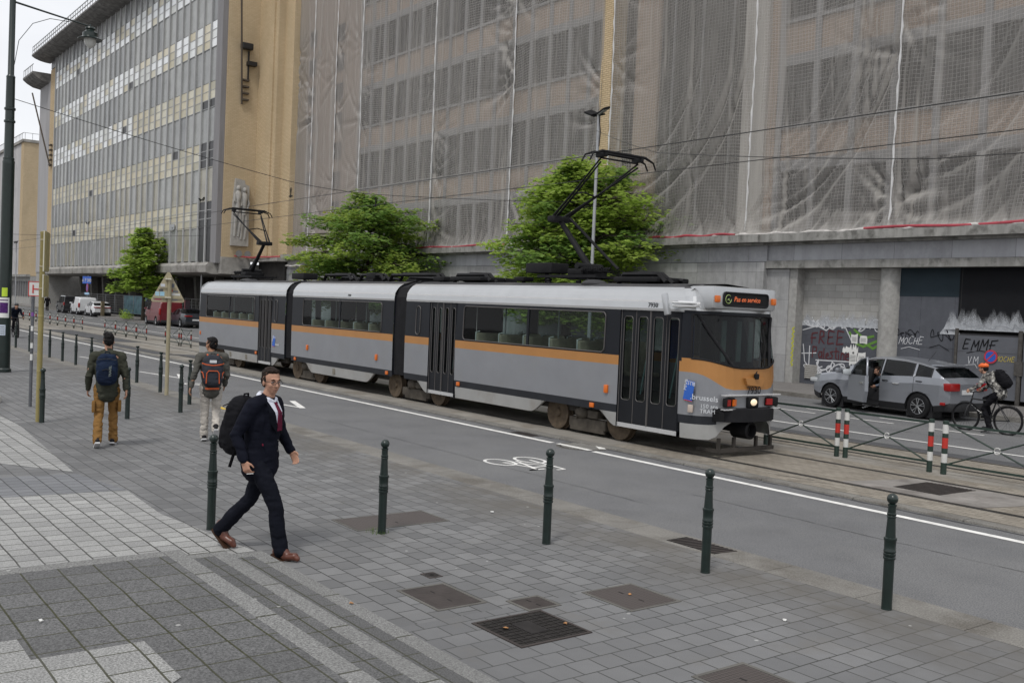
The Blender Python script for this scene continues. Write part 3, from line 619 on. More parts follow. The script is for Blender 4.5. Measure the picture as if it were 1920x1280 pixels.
# ---- graffiti, posters
LET = {'M': [[(0, 0), (.1, 1), (.45, .35), (.8, 1), (.9, 0)]], 'O': [[(.45, 1), (.1, .8), (0, .4), (.2, .02), (.6, 0), (.8, .4), (.7, .85), (.42, 1)]], 'C': [[(.75, .9), (.4, 1), (.05, .6), (.1, .15), (.45, 0), (.8, .15)]], 'H': [[(.05, 0), (.1, 1)], [(.7, 0), (.75, 1)], [(.05, .45), (.85, .55)]], 'E': [[(.75, .95), (.1, 1), (.05, 0), (.75, .05)], [(.08, .5), (.6, .55)]], 'F': [[(.8, 1), (.05, .92), (.1, 0)], [(-.1, .5), (.6, .55)]], 'R': [[(.05, 0), (.1, 1), (.55, .95), (.6, .6), (.1, .48), (.7, 0)]], 'P': [[(.1, 0), (.12, 1), (.6, .95), (.65, .6), (.1, .45)]], 'a': [[(.5, .5), (.2, .6), (.05, .3), (.2, 0), (.5, .2), (.52, .6), (.55, 0)]], 'l': [[(.2, 1.05), (.22, 0)]], 'e': [[(.08, .3), (.5, .38), (.4, .62), (.12, .5), (.08, .12), (.5, .02)]], 's': [[(.45, .6), (.12, .52), (.4, .28), (.38, .05), (.05, .04)]], 't': [[(.22, .95), (.25, .1), (.4, 0)], [(0, .62), (.5, .66)]], 'i': [[(.15, .6), (.17, 0)], [(.15, .82), (.17, .86)]], 'n': [[(.06, 0), (.08, .6)], [(.08, .45), (.3, .62), (.45, .45), (.47, 0)]], 'V': [[(0, 1), (.3, 0), (.65, 1)]], '?': [[(.1, .7), (.25, 1), (.6, .85), (.5, .55), (.3, .45), (.3, .25)], [(.3, .06), (.31, 0)]]}
def handstyle(parent, word, x, z, size, wd, Y, m, slant=.15, seed=1, adv=1.0):
    rnd = random.Random(seed); st = []
    for ch in word:
        if ch not in LET: x += size*.5; continue
        k = rnd.uniform(.85, 1.12); dz = rnd.uniform(-.05, .05)*size
        for l in LET[ch]:
            P = []
            for (a, c), (e, g) in zip(l[:-1], l[1:]):
                for i in range(4): u = i/4; P.append((a+(e-a)*u+rnd.uniform(-.015, .015), c+(g-c)*u+rnd.uniform(-.015, .015)))
            P.append(l[-1]); st.append([(x+(u+slant*v)*size*.75*k, z+dz+v*size*k) for u, v in P])
        x += size*adv*(.95 if ch.isupper() else .5 if ch in 'lit' else .62)*k*.85
    return tagline(parent, st, wd, Y, m, join=True)
def spray(name, col, rough=.7, a=1.): return mat(name, col, rough, var=.1, vs=6)
gw, gk, gr, gy, gg = spray('spray_white', (.55, .56, .58)), spray('spray_black', (.008, .008, .01)), spray('spray_red', (.10, .03, .035)), spray('spray_yellow', (.45, .45, .05)), spray('spray_green', (.12, .25, .05))
def soft(name, col, amount):
    m = bpy.data.materials.new(name); m.use_nodes = True; n = m.node_tree; b_ = n.nodes['Principled BSDF']; b_.inputs['Base Color'].default_value = c4(col); b_.inputs['Roughness'].default_value = .8
    at = node(n, 'ShaderNodeAttribute', _attribute_name='fade'); nzz = noise(n, coords(n), 6, 6, .7)
    mm = n.nodes.new('ShaderNodeMath'); mm.operation = 'MULTIPLY'; n.links.new(at.outputs['Fac'], mm.inputs[0]); n.links.new(ramp(n, nzz, .3, .6, amount*.5, amount), mm.inputs[1]); n.links.new(mm.outputs[0], b_.inputs['Alpha']); return m
haze_w = soft('spray_white_soft', (.52, .54, .57), 1.0)
def flames(x0, x1, zb, hmax, Y, n_, seed, parent, name='spray_paint', body=.12):
    """overspray fanning up from a masked edge: tapered tufts whose paint thins towards the tip"""
    rnd = random.Random(seed); b = MB(); fade = []
    for i in range(n_):
        x = x0+(x1-x0)*(i+rnd.uniform(-.3, .3))/n_; h_ = hmax*rnd.uniform(.35, 1); w_ = rnd.uniform(.10, .26); ln = rnd.uniform(-.25, .3); yy = Y-.0008*i
        for k in range(5):
            a0, a1 = k/5, (k+1)/5
            W0, W1 = w_*(1-a0*.75), w_*(1-a1*.75)
            b.quad((x-W0+ln*a0, yy, zb+h_*a0), (x+W0+ln*a0, yy, zb+h_*a0), (x+W1+ln*a1, yy, zb+h_*a1), (x-W1+ln*a1, yy, zb+h_*a1)); fade += [1-a0**.8, 1-a0**.8, 1-a1**.8, 1-a1**.8]
    o = b.build(name, haze_w, parent, normals=False); at = o.data.attributes.new('fade', 'FLOAT', 'POINT'); at.data.foreach_set('value', fade); return o
def tagline(parent, pts_list, wd, Y, m, name='graffiti', join=False):
    if not join and len(pts_list) > 1:
        for i, q in enumerate(pts_list): tagline(parent, [q], wd, Y-.0016*(i % 4), m, name)
        return
    b = MB(); j = 0
    for pts in pts_list:
        for p, q in zip(pts[:-1], pts[1:]):
            p = Vector((p[0], p[1])); q = Vector((q[0], q[1])); d = q-p
            if d.length < 1e-6: continue
            d.normalize(); n_ = Vector((-d.y, d.x))*wd/2; e = d*wd*.3; yy = Y-.0006-.00025*(j % 6); j += 1
            b.quad(*[(v.x, yy, v.y) for v in (p-n_-e, q-n_+e, q+n_+e, p+n_-e)])
    return b.build(name, m, parent, normals=False)
def scribble(x0, z0, w_, h_, seed, loops=4):
    rnd = random.Random(seed); pts = []; n_ = loops*22; p1, p2, p3 = [rnd.uniform(0, 6) for _ in range(3)]
    for i in range(n_): a = i/22*2*PI; q = .65+.35*math.sin(a*.37+p1); pts.append((x0+w_*i/n_+min(.5*h_, .16*w_)*math.cos(a+.5*math.sin(a*.5+p3))*q, z0+h_*.5+h_*.5*math.sin(a*(1+.12*math.sin(a*.21+p2)))*(.6+.4*math.sin(a*.61+p2))))
    return pts
XZ = lambda o_: plane_mtx(o_, (1, 0, 0), (0, 0, 1))
fl = flames(-23.5, -20.25, 2.28, .62, 31.896, 34, 5, base)
tagline(base, [scribble(-23.5, 2.2, 2.0, .42, 3, 7), scribble(-21.6, 2.25, 1.3, .36, 8, 4), scribble(-23.4, 2.15, 3.0, .3, 79, 8), [(-23.55, 2.1), (-22.9, 2.28), (-22.5, 2.12), (-22.2, 2.35), (-21.7, 2.3), (-21.4, 1.8)]], .04, 31.893, gw)
tagline(base, [scribble(-23.45, .42, 3.1, .55, 21, 6), [(-23.5, 1.55), (-23.4, .9), (-23.1, .6), (-22.6, .75)], [(-23.55, 1.2), (-22.9, 1.25)], [(-23.2, .8), (-23.2, 1.5)], [(-22.9, .98), (-21.0, 1.02), (-20.6, .85)], scribble(-23.3, .3, 3.0, .42, 77, 7), scribble(-22.9, .5, 2.4, .5, 78, 5)], .042, 31.892, gw)
handstyle(base, 'FREE', -23.15, 1.62, .46, .05, 31.889, gr, .05, 4, 1.0); handstyle(base, 'Palestine', -23.1, 1.06, .42, .045, 31.8885, gr, .03, 5, .85)
handstyle(base, '?', -22.25, .55, .36, .045, 31.887, gw, .05, 6)
tagline(base, [[(-21.5, 2.1), (-21.2, 1.7), (-20.9, 1.6), (-20.3, 1.85)], [(-21.3, 2.2), (-20.9, 1.9), (-20.5, 2.0)], [(-20.9, 1.75), (-20.5, 1.55), (-20.25, 1.7)]], .09, 31.8935, gg)
paper = mat('paper', (.66, .66, .64), .8, var=.08); ink = mat('paper_ink', (.12, .12, .12), .8)
for k_, (x, z, w_, h_) in enumerate(((-21.4, 1.68, .25, .36), (-21.05, 1.7, .3, .3), (-21.45, .92, .32, .5), (-21.1, .9, .33, .5))):
    p = thing('poster', ('torn white notice', 'crumpled white notice beside a green stroke', 'large white notice with a dark emblem', 'large plain printed notice')[k_]+' pasted on the painted block wall', 'poster', (x, 31.885, z))
    b = MB(); b.add([(x+w_*u+random.uniform(-.02, .02), 31.885+random.uniform(-.003, .003), z+h_*v+random.uniform(-.03, .03)) for u, v in ((0, 0), (.5, .03), (1, 0), (1.02, .5), (1, 1), (.5, .96), (0, 1), (-.02, .5))], [range(8)]); b.build('sheet', paper, p)
    b = MB()
    for q in range(5): b.quad(*[(x+w_*u, 31.8805, z+h_*v) for u, v in ((.12, .25+.1*q), (.85, .25+.1*q), (.85, .28+.1*q), (.12, .28+.1*q))])
    if k_ == 2: b.lathe([(0, 0), (.045, 0)], (x+w_*.5, 31.8803, z+h_*.86), 10, 'y')
    b.build('print', ink, p)
b = MB(); b.add([(-21.75+.05*i+.0, 31.8875, 1.42+.16*random.random()+(.12 if i % 2 else 0)) for i in range(14)]+[(-21.1-.05*i, 31.8875, 1.3+.08*random.random()) for i in range(14)], [range(28)]); tag(b.build('poster_remains', paper), 'torn white paper remains between the notices on the block wall', 'paper')
tagline(base, [[(-23.66+.05*math.sin(i*1.9), .7+i*.055) for i in range(28)]], .05, 31.44, gy)
# tags on hoarding and gate
handstyle(h, 'MOCHE', -19.4, 1.80, .25, .02, 31.735, gw, .3, 7, .95); tagline(h, [[(-19.3, 1.62), (-19.0, 1.7), (-18.6, 1.62)]], .02, 31.735, gw)
tagline(h, [scribble(-19.5, 2.0, .8, .3, 31, 5), scribble(-18.2, 1.95, .75, .4, 32, 4), [(-18.25, 1.72), (-17.9, 1.83), (-17.55, 1.65)]], .022, 31.735, gk)
tagline(h, [[(-18.9, 1.2), (-18.92, 1.35)], [(-18.83, 1.2), (-18.85, 1.33)], [(-18.76, 1.2), (-18.77, 1.34)]], .015, 31.735, gw)
flames(-17.5, -12.6, 2.37, .75, 31.692, 70, 11, h2); b = MB(); fl2 = flames(-17.7, -17.3, 2.2, .7, 31.735, 4, 14, h)
tagline(h2, [scribble(-17.1, 2.42, 4.2, .2, 41, 8)], .022, 31.62, spray('spray_grey', (.22, .23, .25)))
handstyle(g, 'EMMF', -16.95, 1.74, .36, .035, 31.488, gk, .3, 8, 1.1); tagline(g, [[(-16.8, 1.62), (-16.4, 1.72), (-15.9, 1.68), (-16.0, 1.56), (-15.95, 1.5)]], .025, 31.495, gk)
handstyle(g, 'VM', -16.75, 1.28, .24, .018, 31.488, gw, .1, 9); tagline(g, [[(-16.85, 1.22), (-16.5, 1.27), (-16.42, 1.15)]], .015, 31.495, gw)
handstyle(g, 'MOCHE', -15.85, 1.42, .17, .016, 31.488, spray('spray_ochre', (.5, .4, .08)), .25, 10, 1.0)
tagline(g, [[(-16.42, .3), (-16.4, .85)], [(-16.35, .55), (-16.2, .85), (-16.1, .5)]], .03, 31.495, spray('spray_magenta', (.35, .03, .3)))
def no_parking(x, y, z, label, r=.2, post=False, face=(0, -1)):
    t = thing('no_parking_sign', label, 'sign', (x, y, z))
    b = MB(); b.lathe([(0, 0), (r, 0), (r, .012), (0, .012)], (x, y, z), 28, 'y'); b.m = 1; b.lathe([(0, -.004), (r*.76, -.004)], (x, y, z), 28, 'y'); b.m = 0
    b.box((x, y-.006, z), (r*1.7, .003, r*.2), ry=R(-45)); b.build('disc', [mat('sign_red', (.45, .03, .05), .4), mat('sign_blue', (.02, .09, .42), .4)], t, 40); return t
no_parking(-15.98, 31.46, 1.55, 'round red and blue no parking disc on the grey gate', .22)
# ================================================================== MODERNIST BLOCK WITH GLAZED FRONT (left)
YB = 27.5
mull = mat('mullion_concrete', (.37, .375, .375), .8, var=.1, vs=2, streak=True)
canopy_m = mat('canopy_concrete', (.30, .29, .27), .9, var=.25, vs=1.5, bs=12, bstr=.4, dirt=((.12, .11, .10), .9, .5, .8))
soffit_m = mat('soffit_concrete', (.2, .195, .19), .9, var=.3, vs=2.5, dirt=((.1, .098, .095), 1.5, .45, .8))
glass_b = [mat('strip_glass_%d' % i, c, .25, var=.2, vs=.7, spec=.35) for i, c in enumerate(((.24, .245, .24), (.29, .295, .285), (.19, .195, .195), (.29, .275, .225)))]
pan_w = [mat('pale_panel_%d' % i, c, .35, var=.1, vs=2) for i, c in enumerate(((.80, .82, .83), (.70, .72, .71), (.56, .57, .54), (.60, .55, .42)))]
pan_y = [mat('cream_panel_%d' % i, c, .4, var=.1, vs=2) for i, c in enumerate(((.52, .47, .34), (.47, .43, .31), (.40, .38, .29), (.56, .53, .42)))]
black_pan = mat('black_panel', (.012, .012, .014), .4)
blk = thing('office_block', 'long grey glazed modernist block with overhanging curved roof at left', 'building', (-102, YB, 0))
X0, X1, NB = -130.0, -75.4, 32
PW = (X1-X0)/NB; PH = 4.68; Z0 = 5.15
rnd = random.Random(5)
cw = MB(); cw.box2((X0, YB+.35, 4.9), (X1, YB+.8, 30.6))
wl_ = []
panels = MB(); mats_p = pan_w+pan_y+[black_pan, mull]
for i in range(NB):
    xa, xb = X0+i*PW+.11, X0+(i+1)*PW-.11
    for k in range(6):
        zb = Z0+k*PH
        # tall pane then three spandrel panels
        wl_.append((xa, xb, zb, zb+2.62, i, k))
        for q in range(3):
            za = zb+2.68+q*.67; low = k <= 1 or (k == 2 and i > 18)
            if k == 5 and za > 29.8: continue
            panels.m = (4+rnd.randrange(4)) if (low or rnd.random() < .12) else rnd.choice([0, 0, 0, 1, 1, 2, 3])
            if i >= NB-2 and k in (0, 1, 2) and (k < 2 or q == 0): panels.m = 8
            if rnd.random() < .012: panels.m = 8
            panels.quad((xa, YB+.12, za), (xb, YB+.12, za), (xb, YB+.12, za+.62), (xa, YB+.12, za+.62))
            panels.m = 9; panels.box2((xa, YB+.1, za-.05), (xb, YB+.2, za))
cw.build('back_wall', mull, blk); panels.build('spandrel_panels', mats_p, blk)
# nearest ninety window panes as parts, the rest as one part
wl_.sort(key=lambda q: -q[0])
rest = MB()
for j, (xa, xb, za, zb, i, k) in enumerate(wl_):
    dark = i >= NB-2 and k in (0,)
    mm_ = black_pan if dark else glass_b[rnd.choice([0, 0, 1, 1, 2]) if k > 1 else rnd.choice([0, 1, 3, 3])]
    if j < 90:
        b = MB(); b.quad((xa, YB+.13, za), (xb, YB+.13, za), (xb, YB+.13, zb), (xa, YB+.13, zb)); b.box2((xa, YB+.08, zb), (xb, YB+.2, zb+.055)); b.build('window', mm_, blk)
    else:
        rest.m = (rnd.choice([0, 1, 2]) if k > 1 else rnd.choice([0, 1, 3])); rest.quad((xa, YB+.13, za), (xb, YB+.13, za), (xb, YB+.13, zb), (xa, YB+.13, zb))
o = rest.build('windows', glass_b, blk); o['kind'] = 'stuff'
b = MB()
for i in range(NB+1): b.box2((X0+i*PW-.11, YB+.02, Z0-.1), (X0+i*PW+.11, YB+.35, 30.6))
b.build('mullions', mull, blk)
b = MB(); b.box2((X1+.14, YB-.16, 4.95), (X1+1.35, YB+.4, 33)); b.build('corner_pier', mat('corner_tile', (.22, .215, .22), .7, var=.12, streak=True), blk)
# canopy slab with a chipped thick front edge
b = MB(); b.prism([(YB-.5, 5.0), (YB-.75, 4.75), (YB-.7, 4.22), (YB-.3, 4.1), (33, 4.1), (33, 5.02)], X0-1.2, X1+.9, 'x'); b.build('canopy', canopy_m, blk)
# curved roof overhang with railing
prof = [(YB+.3, 30.35), (YB-.3, 30.38), (YB-.9, 30.48), (YB-1.5, 30.68), (YB-1.85, 30.9), (YB-1.85, 31.08), (YB+.3, 31.15)]
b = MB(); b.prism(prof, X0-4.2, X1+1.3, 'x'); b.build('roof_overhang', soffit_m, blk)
b = MB()
for i in range(60): xx = X0-4.1+i*1.0; b.box2((xx, YB-1.80, 31.08), (xx+.05, YB-1.74, 32.0))
for zz in (31.5, 31.95): b.box2((X0-4.1, YB-1.81, zz), (X1+1.2, YB-1.73, zz+.06))
b.build('roof_railing', mat('railing_white', (.45, .46, .47), .6), blk)
b = MB(); b.box2((X0-3.0, YB+.15, 4.1), (X0-.11, YB+3.2, 29.3)); b.build('brick_end', brick_yel, blk); b = MB(); b.box2((X0-2.6, YB+.1, 29.35), (X0-.11, YB+2.9, 30.4)); b.build('dark_window_band', black_pan, blk)
# ground floor: slanted piers, dark recess
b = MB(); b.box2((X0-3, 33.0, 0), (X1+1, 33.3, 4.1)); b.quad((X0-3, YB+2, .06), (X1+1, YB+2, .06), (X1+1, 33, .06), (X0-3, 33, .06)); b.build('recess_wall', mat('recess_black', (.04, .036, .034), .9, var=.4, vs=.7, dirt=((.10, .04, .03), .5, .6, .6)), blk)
for i in range(11):
    xx = X0+2+i*5.1; b = MB(); b.add([(xx+dx*s+o_, yy, z) for z, o_ in ((.05, 0), (4.1, -1.0)) for dx, s, yy in ((-.28, 1, 30.7), (.28, 1, 30.7), (.28, 1, 31.4), (-.28, 1, 31.4))], [(0, 1, 2, 3), (4, 5, 6, 7), (0, 1, 5, 4), (1, 2, 6, 5), (2, 3, 7, 6), (3, 0, 4, 7)]); b.build('slanted_pier', mat('pier_concrete', (.17, .165, .155), .9, var=.25), blk)
# return wall of yellow brick, stepped, carrying the relief
xr = -73.9
b = MB(); b.box2((X1, YB+.25, 5.45), (xr, 30.22, 34)); b.m = 1; b.box2((xr, YB+.25, 5.45), (xr+.02, 30.22, 34)); b.m = 0
b.box2((xr, 30.22, 5.45), (-70.32, 32.5, 34)); b.box2((-70.32, 30.77, 5.45), (-68.75, 32.5, 34)); b.m = 1
b.box2((-70.32, 30.22, 5.45), (-70.3, 30.77, 34)); b.box2((-68.75, 30.77, 5.45), (-68.73, 32.5, 34)); b.m = 0
b.box2((-71.6, 30.1, 5.45), (-70.9, 30.22, 34)); b.build('brick_return', [brick_yel, brick_yel_y], blk)
b = MB(); b.box2((X1+.95, 30.0, 5.2), (-68.7, 33, 5.45)); b.box2((X1+.95, YB+.2, 4.15), (-73.7, 30.0, 5.44)); b.m = 1; b.box2((X1+.95, 31, 0), (-69.5, 33, 5.2)); b.build('brick_ledge', [canopy_m, mat('recess_dark2', (.05, .047, .045), .9, var=.3)], blk)
b = MB(); b.tube([(-73.5, 28.6, 5.55), (-73.2, 30.0, 5.5), (-72, 29.9, 5.55), (-70, 29.95, 5.5), (-68.9, 30.3, 5.55)], .06, 6); tag(b.build('pipe', red_m, smooth=60, loc=(-72, 29.9, 5.5)), 'red tubing lying on the ledge under the yellow brick wall', 'pipe')
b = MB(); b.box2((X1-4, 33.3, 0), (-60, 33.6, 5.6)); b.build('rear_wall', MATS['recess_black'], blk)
# stone relief: a slab with two stacked figures, generic
rel = thing('stone_relief', 'grey carved stone relief of standing figures on the yellow brick wall', 'sculpture', (-73.6, 28.9, 6.3))
def RY(u, v, d=0): return (xr+.04+d, 28.45+u, 6.35+v)
sl_ = mat('relief_stone', (.36, .35, .33), .85, var=.15, vs=5, bs=20, bstr=.4, dirt=((.2, .195, .185), 2.5, .5, .6))
b = MB(); b.prism([(28.35, 6.35), (29.75, 6.35), (29.72, 8.3), (29.68, 11.0), (29.35, 11.1), (29.3, 11.4), (28.6, 11.5), (28.45, 9.6)], xr+.02, xr+.3, 'x'); b.build('slab', sl_, rel)
b = MB()
for (u, v, s_) in ((.35, 2.5, 1.0), (.85, 2.3, 1.05)):
    b.ell(RY(u, v+1.9*s_, .3), (.2, .17, .22)); b.tube([RY(u, v+.1, .26), RY(u, v+.9*s_, .3), RY(u, v+1.5*s_, .3), RY(u, v+1.75*s_, .28)], [.22, .2, .27, .1], 8)
    b.tube([RY(u-.25, v+1.45*s_, .32), RY(u-.3, v+.9, .36), RY(u+.05, v+.7, .42)], [.09, .08, .07], 6)
    b.tube([RY(u+.22, v+1.45*s_, .32), RY(u+.35, v+1.0, .36), RY(u+.2, v+.55, .4)], [.09, .08, .07], 6)
    b.tube([RY(u-.1, v+.1, .28), RY(u-.16, v-.9, .28), RY(u-.2, v-1.8, .26)], [.15, .11, .08], 6); b.tube([RY(u+.12, v+.1, .28), RY(u+.2, v-.8, .32), RY(u+.1, v-1.8, .26)], [.15, .11, .08], 6)
b.build('figures', sl_, rel, 50)
for k_, (y, lb) in enumerate(((28.9, 'left round floodlight on the ledge below the stone relief'), (29.6, 'right round floodlight on the ledge below the stone relief'))):
    t = thing('floodlight', lb, 'lamp', (-73.4, y, 5.45)); b = MB(); b.lathe([(.05, -.2), (.22, -.05), (.26, .1), (.2, .1)], (-73.4, y, 5.75), 12, 'x'); b.build('reflector', mat('flood_grey', (.2, .2, .2), .5), t, 40); b = MB(); b.box2((-73.45, y-.05, 5.45), (-73.35, y+.05, 5.6)); b.build('foot', MATS['flood_grey'], t)
t = thing('camera_mast', 'dark wall mounted camera bracket high on the yellow brick wall', 'camera', (-73.6, 29.0, 18)); b = MB(); b.cyl((xr+.1, 29.35, 19.0), (xr+.1, 29.35, 21.3), .07, 6); b.box2((xr+.02, 29.2, 20.2), (xr+.5, 29.9, 20.5)); b.build('bracket', black_pan, t); b = MB(); b.box((xr+.3, 29.1, 21.6), (.5, .9, .5), bev=.1); b.build('housing', black_pan, t)
t = thing('flagpole', 'leaning flagpole stub with rungs high on the yellow brick wall', 'flagpole', (-73.6, 28.7, 18)); b = MB(); b.tube([(xr+.9, 28.3, 25.5), (xr+.15, 28.9, 17.2)], .08, 6); b.build('pole', mat('pole_dark', (.09, .075, .06), .7), t)
b = MB()
for i in range(4): b.box2((xr+.02, 28.85, 17.5+i*.5), (xr+.3, 29.4, 17.62+i*.5))
b.build('rung', MATS['pole_dark'], t)
t = thing('flagpole', 'leaning flagpole stub on the brick end left of the glazed front', 'flagpole', (-132, 27.5, 18)); b = MB(); b.tube([(-134.6, 25.9, 26.5), (-131.6, 27.5, 17.4)], .09, 6); b.build('pole', MATS['pole_dark'], t)
b = MB()
for i in range(5): b.box2((-131.9, 27.35, 17.5+i*.6), (-130.9, 27.6, 17.64+i*.6))
b.build('rung', MATS['pole_dark'], t)
# taller wing beyond with the second roof, and the distant block
far = thing('office_block', 'grey concrete wing with a second curved roof beyond the glazed front', 'building', (-142, 28, 0))
b = MB(); b.box2((-139.5, 27.8, 4.5), (-133.0, 34, 28.1)); b.build('wall', mat('far_grey', (.34, .335, .34), .85, var=.1, vs=.8, streak=True), far)
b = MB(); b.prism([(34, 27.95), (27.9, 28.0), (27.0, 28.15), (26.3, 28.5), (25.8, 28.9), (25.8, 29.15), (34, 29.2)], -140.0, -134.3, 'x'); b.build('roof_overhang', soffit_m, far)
b = MB()
for i in range(6): b.box2((-140+i, 25.86, 29.15), (-139.94+i, 25.92, 30.05))
b.box2((-140, 25.85, 30.0), (-134.3, 25.93, 30.07)); b.build('roof_railing', MATS['railing_white'], far)
b = MB(); b.box2((-139.6, 27.9, 0), (-133, 34, 4.5)); b.build('ground_storey', conc, far)
fb = thing('office_block', 'distant netted block with a yellow brick corner behind the lamp post', 'building', (-175, 30, 0))
b = MB(); b.box2((-230, 30.05, 4.2), (-162.6, 45, 23.9)); b.build('netted_wall', mat('far_net', (.44, .43, .43), .9, var=.12, vs=.5, streak=True, dirt=((.27, .26, .27), .3, .5, .6)), fb)
b = MB(); b.box2((-162.6, 30.0, 4.2), (-160.82, 45, 23.9)); b.m = 1; b.box2((-160.82, 30.0, 4.2), (-160.8, 45, 23.9)); b.build('brick_corner', [brick_yel, brick_yel_y], fb)
b = MB(); b.box2((-231, 29.8, 23.9), (-160.6, 45.5, 24.3)); b.build('roof_edge', canopy_m, fb)
b = MB()
for i in range(66): b.box2((-230+i*1.05, 29.9, 24.3), (-229.94+i*1.05, 29.96, 25.2))
b.box2((-230, 29.88, 25.2), (-160.7, 29.98, 25.27)); b.box2((-160.74, 29.98, 25.2), (-160.66, 40, 25.27))
for i in range(10): b.box2((-160.74, 30.1+i, 24.3), (-160.68, 30.16+i, 25.2))
b.build('roof_railing', MATS['railing_white'], fb)
b = MB(); b.box2((-230, 30.2, 0), (-155, 45, 4.1)); b.m = 1; b.box2((-230, 29.6, 4.0), (-155, 30.2, 4.35)); b.m = 2
for i in range(12): b.box2((-175+i*1.7, 30.1, 1.2), (-174+i*1.7, 30.2, 3.4))
b.build('ground_storey', [conc, ledge, frame_dark], fb)
bb2 = thing('office_block', 'far grey street block closing the view along the tram tracks', 'building', (-330, 25, 0))
b = MB(); b.box2((-420, 29, 0), (-260, 60, 20)); b.build('wall', mat('far_wall2', (.3, .29, .28), .9, var=.2, vs=.1), bb2)
# building on the viewer's side far down the street
nb_ = thing('street_block', 'dim far building beyond the lamp post on the near side', 'building', (-250, -5, 0)); b = MB(); b.box2((-360, -20, 0), (-200, -1, 18)); b.build('wall', MATS['far_wall2'], nb_)
# site fence under the canopy
fence_m = netmat('site_fence_mesh', (.3, .3, .3), .22); galv = mat('galvanised', (.33, .34, .35), .45, .6, var=.15)
tarp = mat('printed_tarp', (.15, .27, .30), .6, var=.5, vs=1.5, dirt=((.2, .2, .35), .9, .5, .7))
for i in range(14):
    x0 = -126+i*3.5; xm = x0+1.75
    t = thing('site_fence', '', 'fence', (xm, 30.3, .05), 0, 'mesh fence panels under the canopy')
    isT = i in (5, 6, 13)
    t['label'] = 'blue green printed sheet panel of the site fence under the canopy' if isT else 'grey mesh panel of the site fence under the canopy'
    b = MB()
    for xx in (x0+.03, x0+3.42): b.cyl((xx, 30.3, .05), (xx, 30.3, 2.1), .025, 6)
    for zz in (.2, 2.08): b.cyl((x0+.03, 30.3, zz), (x0+3.42, 30.3, zz), .02, 6)
    b.build('frame', galv, t)
    b = MB(); b.quad((x0+.05, 30.3, .2), (x0+3.4, 30.3, .2), (x0+3.4, 30.3, 2.06), (x0+.05, 30.3, 2.06)); o = b.build('mesh' if not isT else 'printed_sheet', tarp if isT else fence_m, t); 
    if not isT: o.data.uv_layers.new(name='UVMap')
# ================================================================== TRAM
YC = 13.9
tram = thing('tram', 'three section grey and orange articulated tram with two raised pantographs', 'tram', (-23.5, YC, 0))
t_skirt = mat('tram_skirt', (.33, .33, .322), .5, .15, var=.08, vs=1.5, dirt=((.22, .19, .15), 1.2, .5, .45))
t_dark = mat('tram_stripe', (.024, .026, .031), .5, var=.15, spec=.2)
t_grey = mat('tram_grey', (.255, .262, .28), .38, .3, var=.05, vs=2, dirt=((.25, .25, .25), 1.5, .5, .4))
t_orange = mat('tram_orange', (.40, .185, .052), .42, .1, var=.06, vs=2)
t_band = mat('tram_band', (.011, .0125, .0165), .42, var=.15, vs=1.5, spec=.18)
t_silver = mat('tram_silver', (.47, .48, .49), .3, .55, var=.05, vs=2, dirt=((.36, .36, .36), 1.0, .55, .4))
t_trim = mat('tram_trim', (.72, .72, .72), .25, .6, var=.05)
t_roof = mat('tram_roof', (.055, .055, .058), .75, var=.2, vs=1.5, dirt=((.10, .09, .08), 1.5, .5, .5))
t_black = mat('tram_black', (.012, .012, .013), .6, var=.3, vs=4)
t_rub = mat('tram_rubber', (.016, .016, .018), .7, var=.2, vs=3)
t_under = mat('tram_under', (.05, .045, .04), .9, var=.4, vs=4)
rust = mat('wheel_rust', (.095, .072, .05), .75, .2, var=.3, vs=8, dirt=((.06, .045, .035), 5, .5, .6))
t_glass = glassmat('tram_glass', (.70, .80, .79), .72)
cab_glass = glassmat('cab_glass', (.55, .64, .63), .58)
door_m = mat('tram_door', (.011, .012, .015), .45, var=.2, vs=2, spec=.2)
door_edge = mat('door_edge', (.075, .07, .068), .5)
seat_m = mat('seat_fabric', (.36, .32, .24), .8, var=.15, vs=8); seat_fr = mat('seat_frame', (.6, .62, .6), .5)
amber = mat('amber_lens', (.62, .14, .015), .3, var=.1); redl = mat('red_lens', (.28, .01, .01), .25)
TM = [t_skirt, t_dark, t_grey, t_orange, t_band, t_trim, t_silver, t_roof]
ROWZ = [(.56, .71, 1), (.71, 1.46, 2), (1.46, 1.64, 3), (1.64, 2.50, 4), (2.50, 2.545, 5), (2.545, 2.66, 6), (2.66, 2.69, 5), (2.69, 2.76, 6), (2.76, 2.83, 6), (2.83, 2.89, 6), (2.89, 2.94, 6)]
YPZ = [(.3, 1.06), (.56, 1.075), (.71, 1.09), (1.46, 1.10), (1.64, 1.10), (2.5, 1.085), (2.545, 1.095), (2.66, 1.075), (2.69, 1.075), (2.76, 1.035), (2.83, .985), (2.89, .92), (2.94, .83), (3.0, .6), (3.04, 0)]
def yp(z):
    for (a, b_), (c, d) in zip(YPZ[:-1], YPZ[1:]):
        if a <= z <= c: return b_+(d-b_)*(z-a)/(c-a)
    return YPZ[-1][1] if z > 3 else YPZ[0][1]
ARCH = [(-16.2, -13.6), (-23.35, -20.3), (-29.5, -26.6), (-35.3, -33.2)]
def zskirt(x):
    z = .30
    for a, c in ARCH:
        if a < x < c:
            t_ = min(x-a, c-x)/.55; t_ = min(1, t_); t_ = t_*t_*(3-2*t_); z = max(z, .30+.275*t_)
    return z
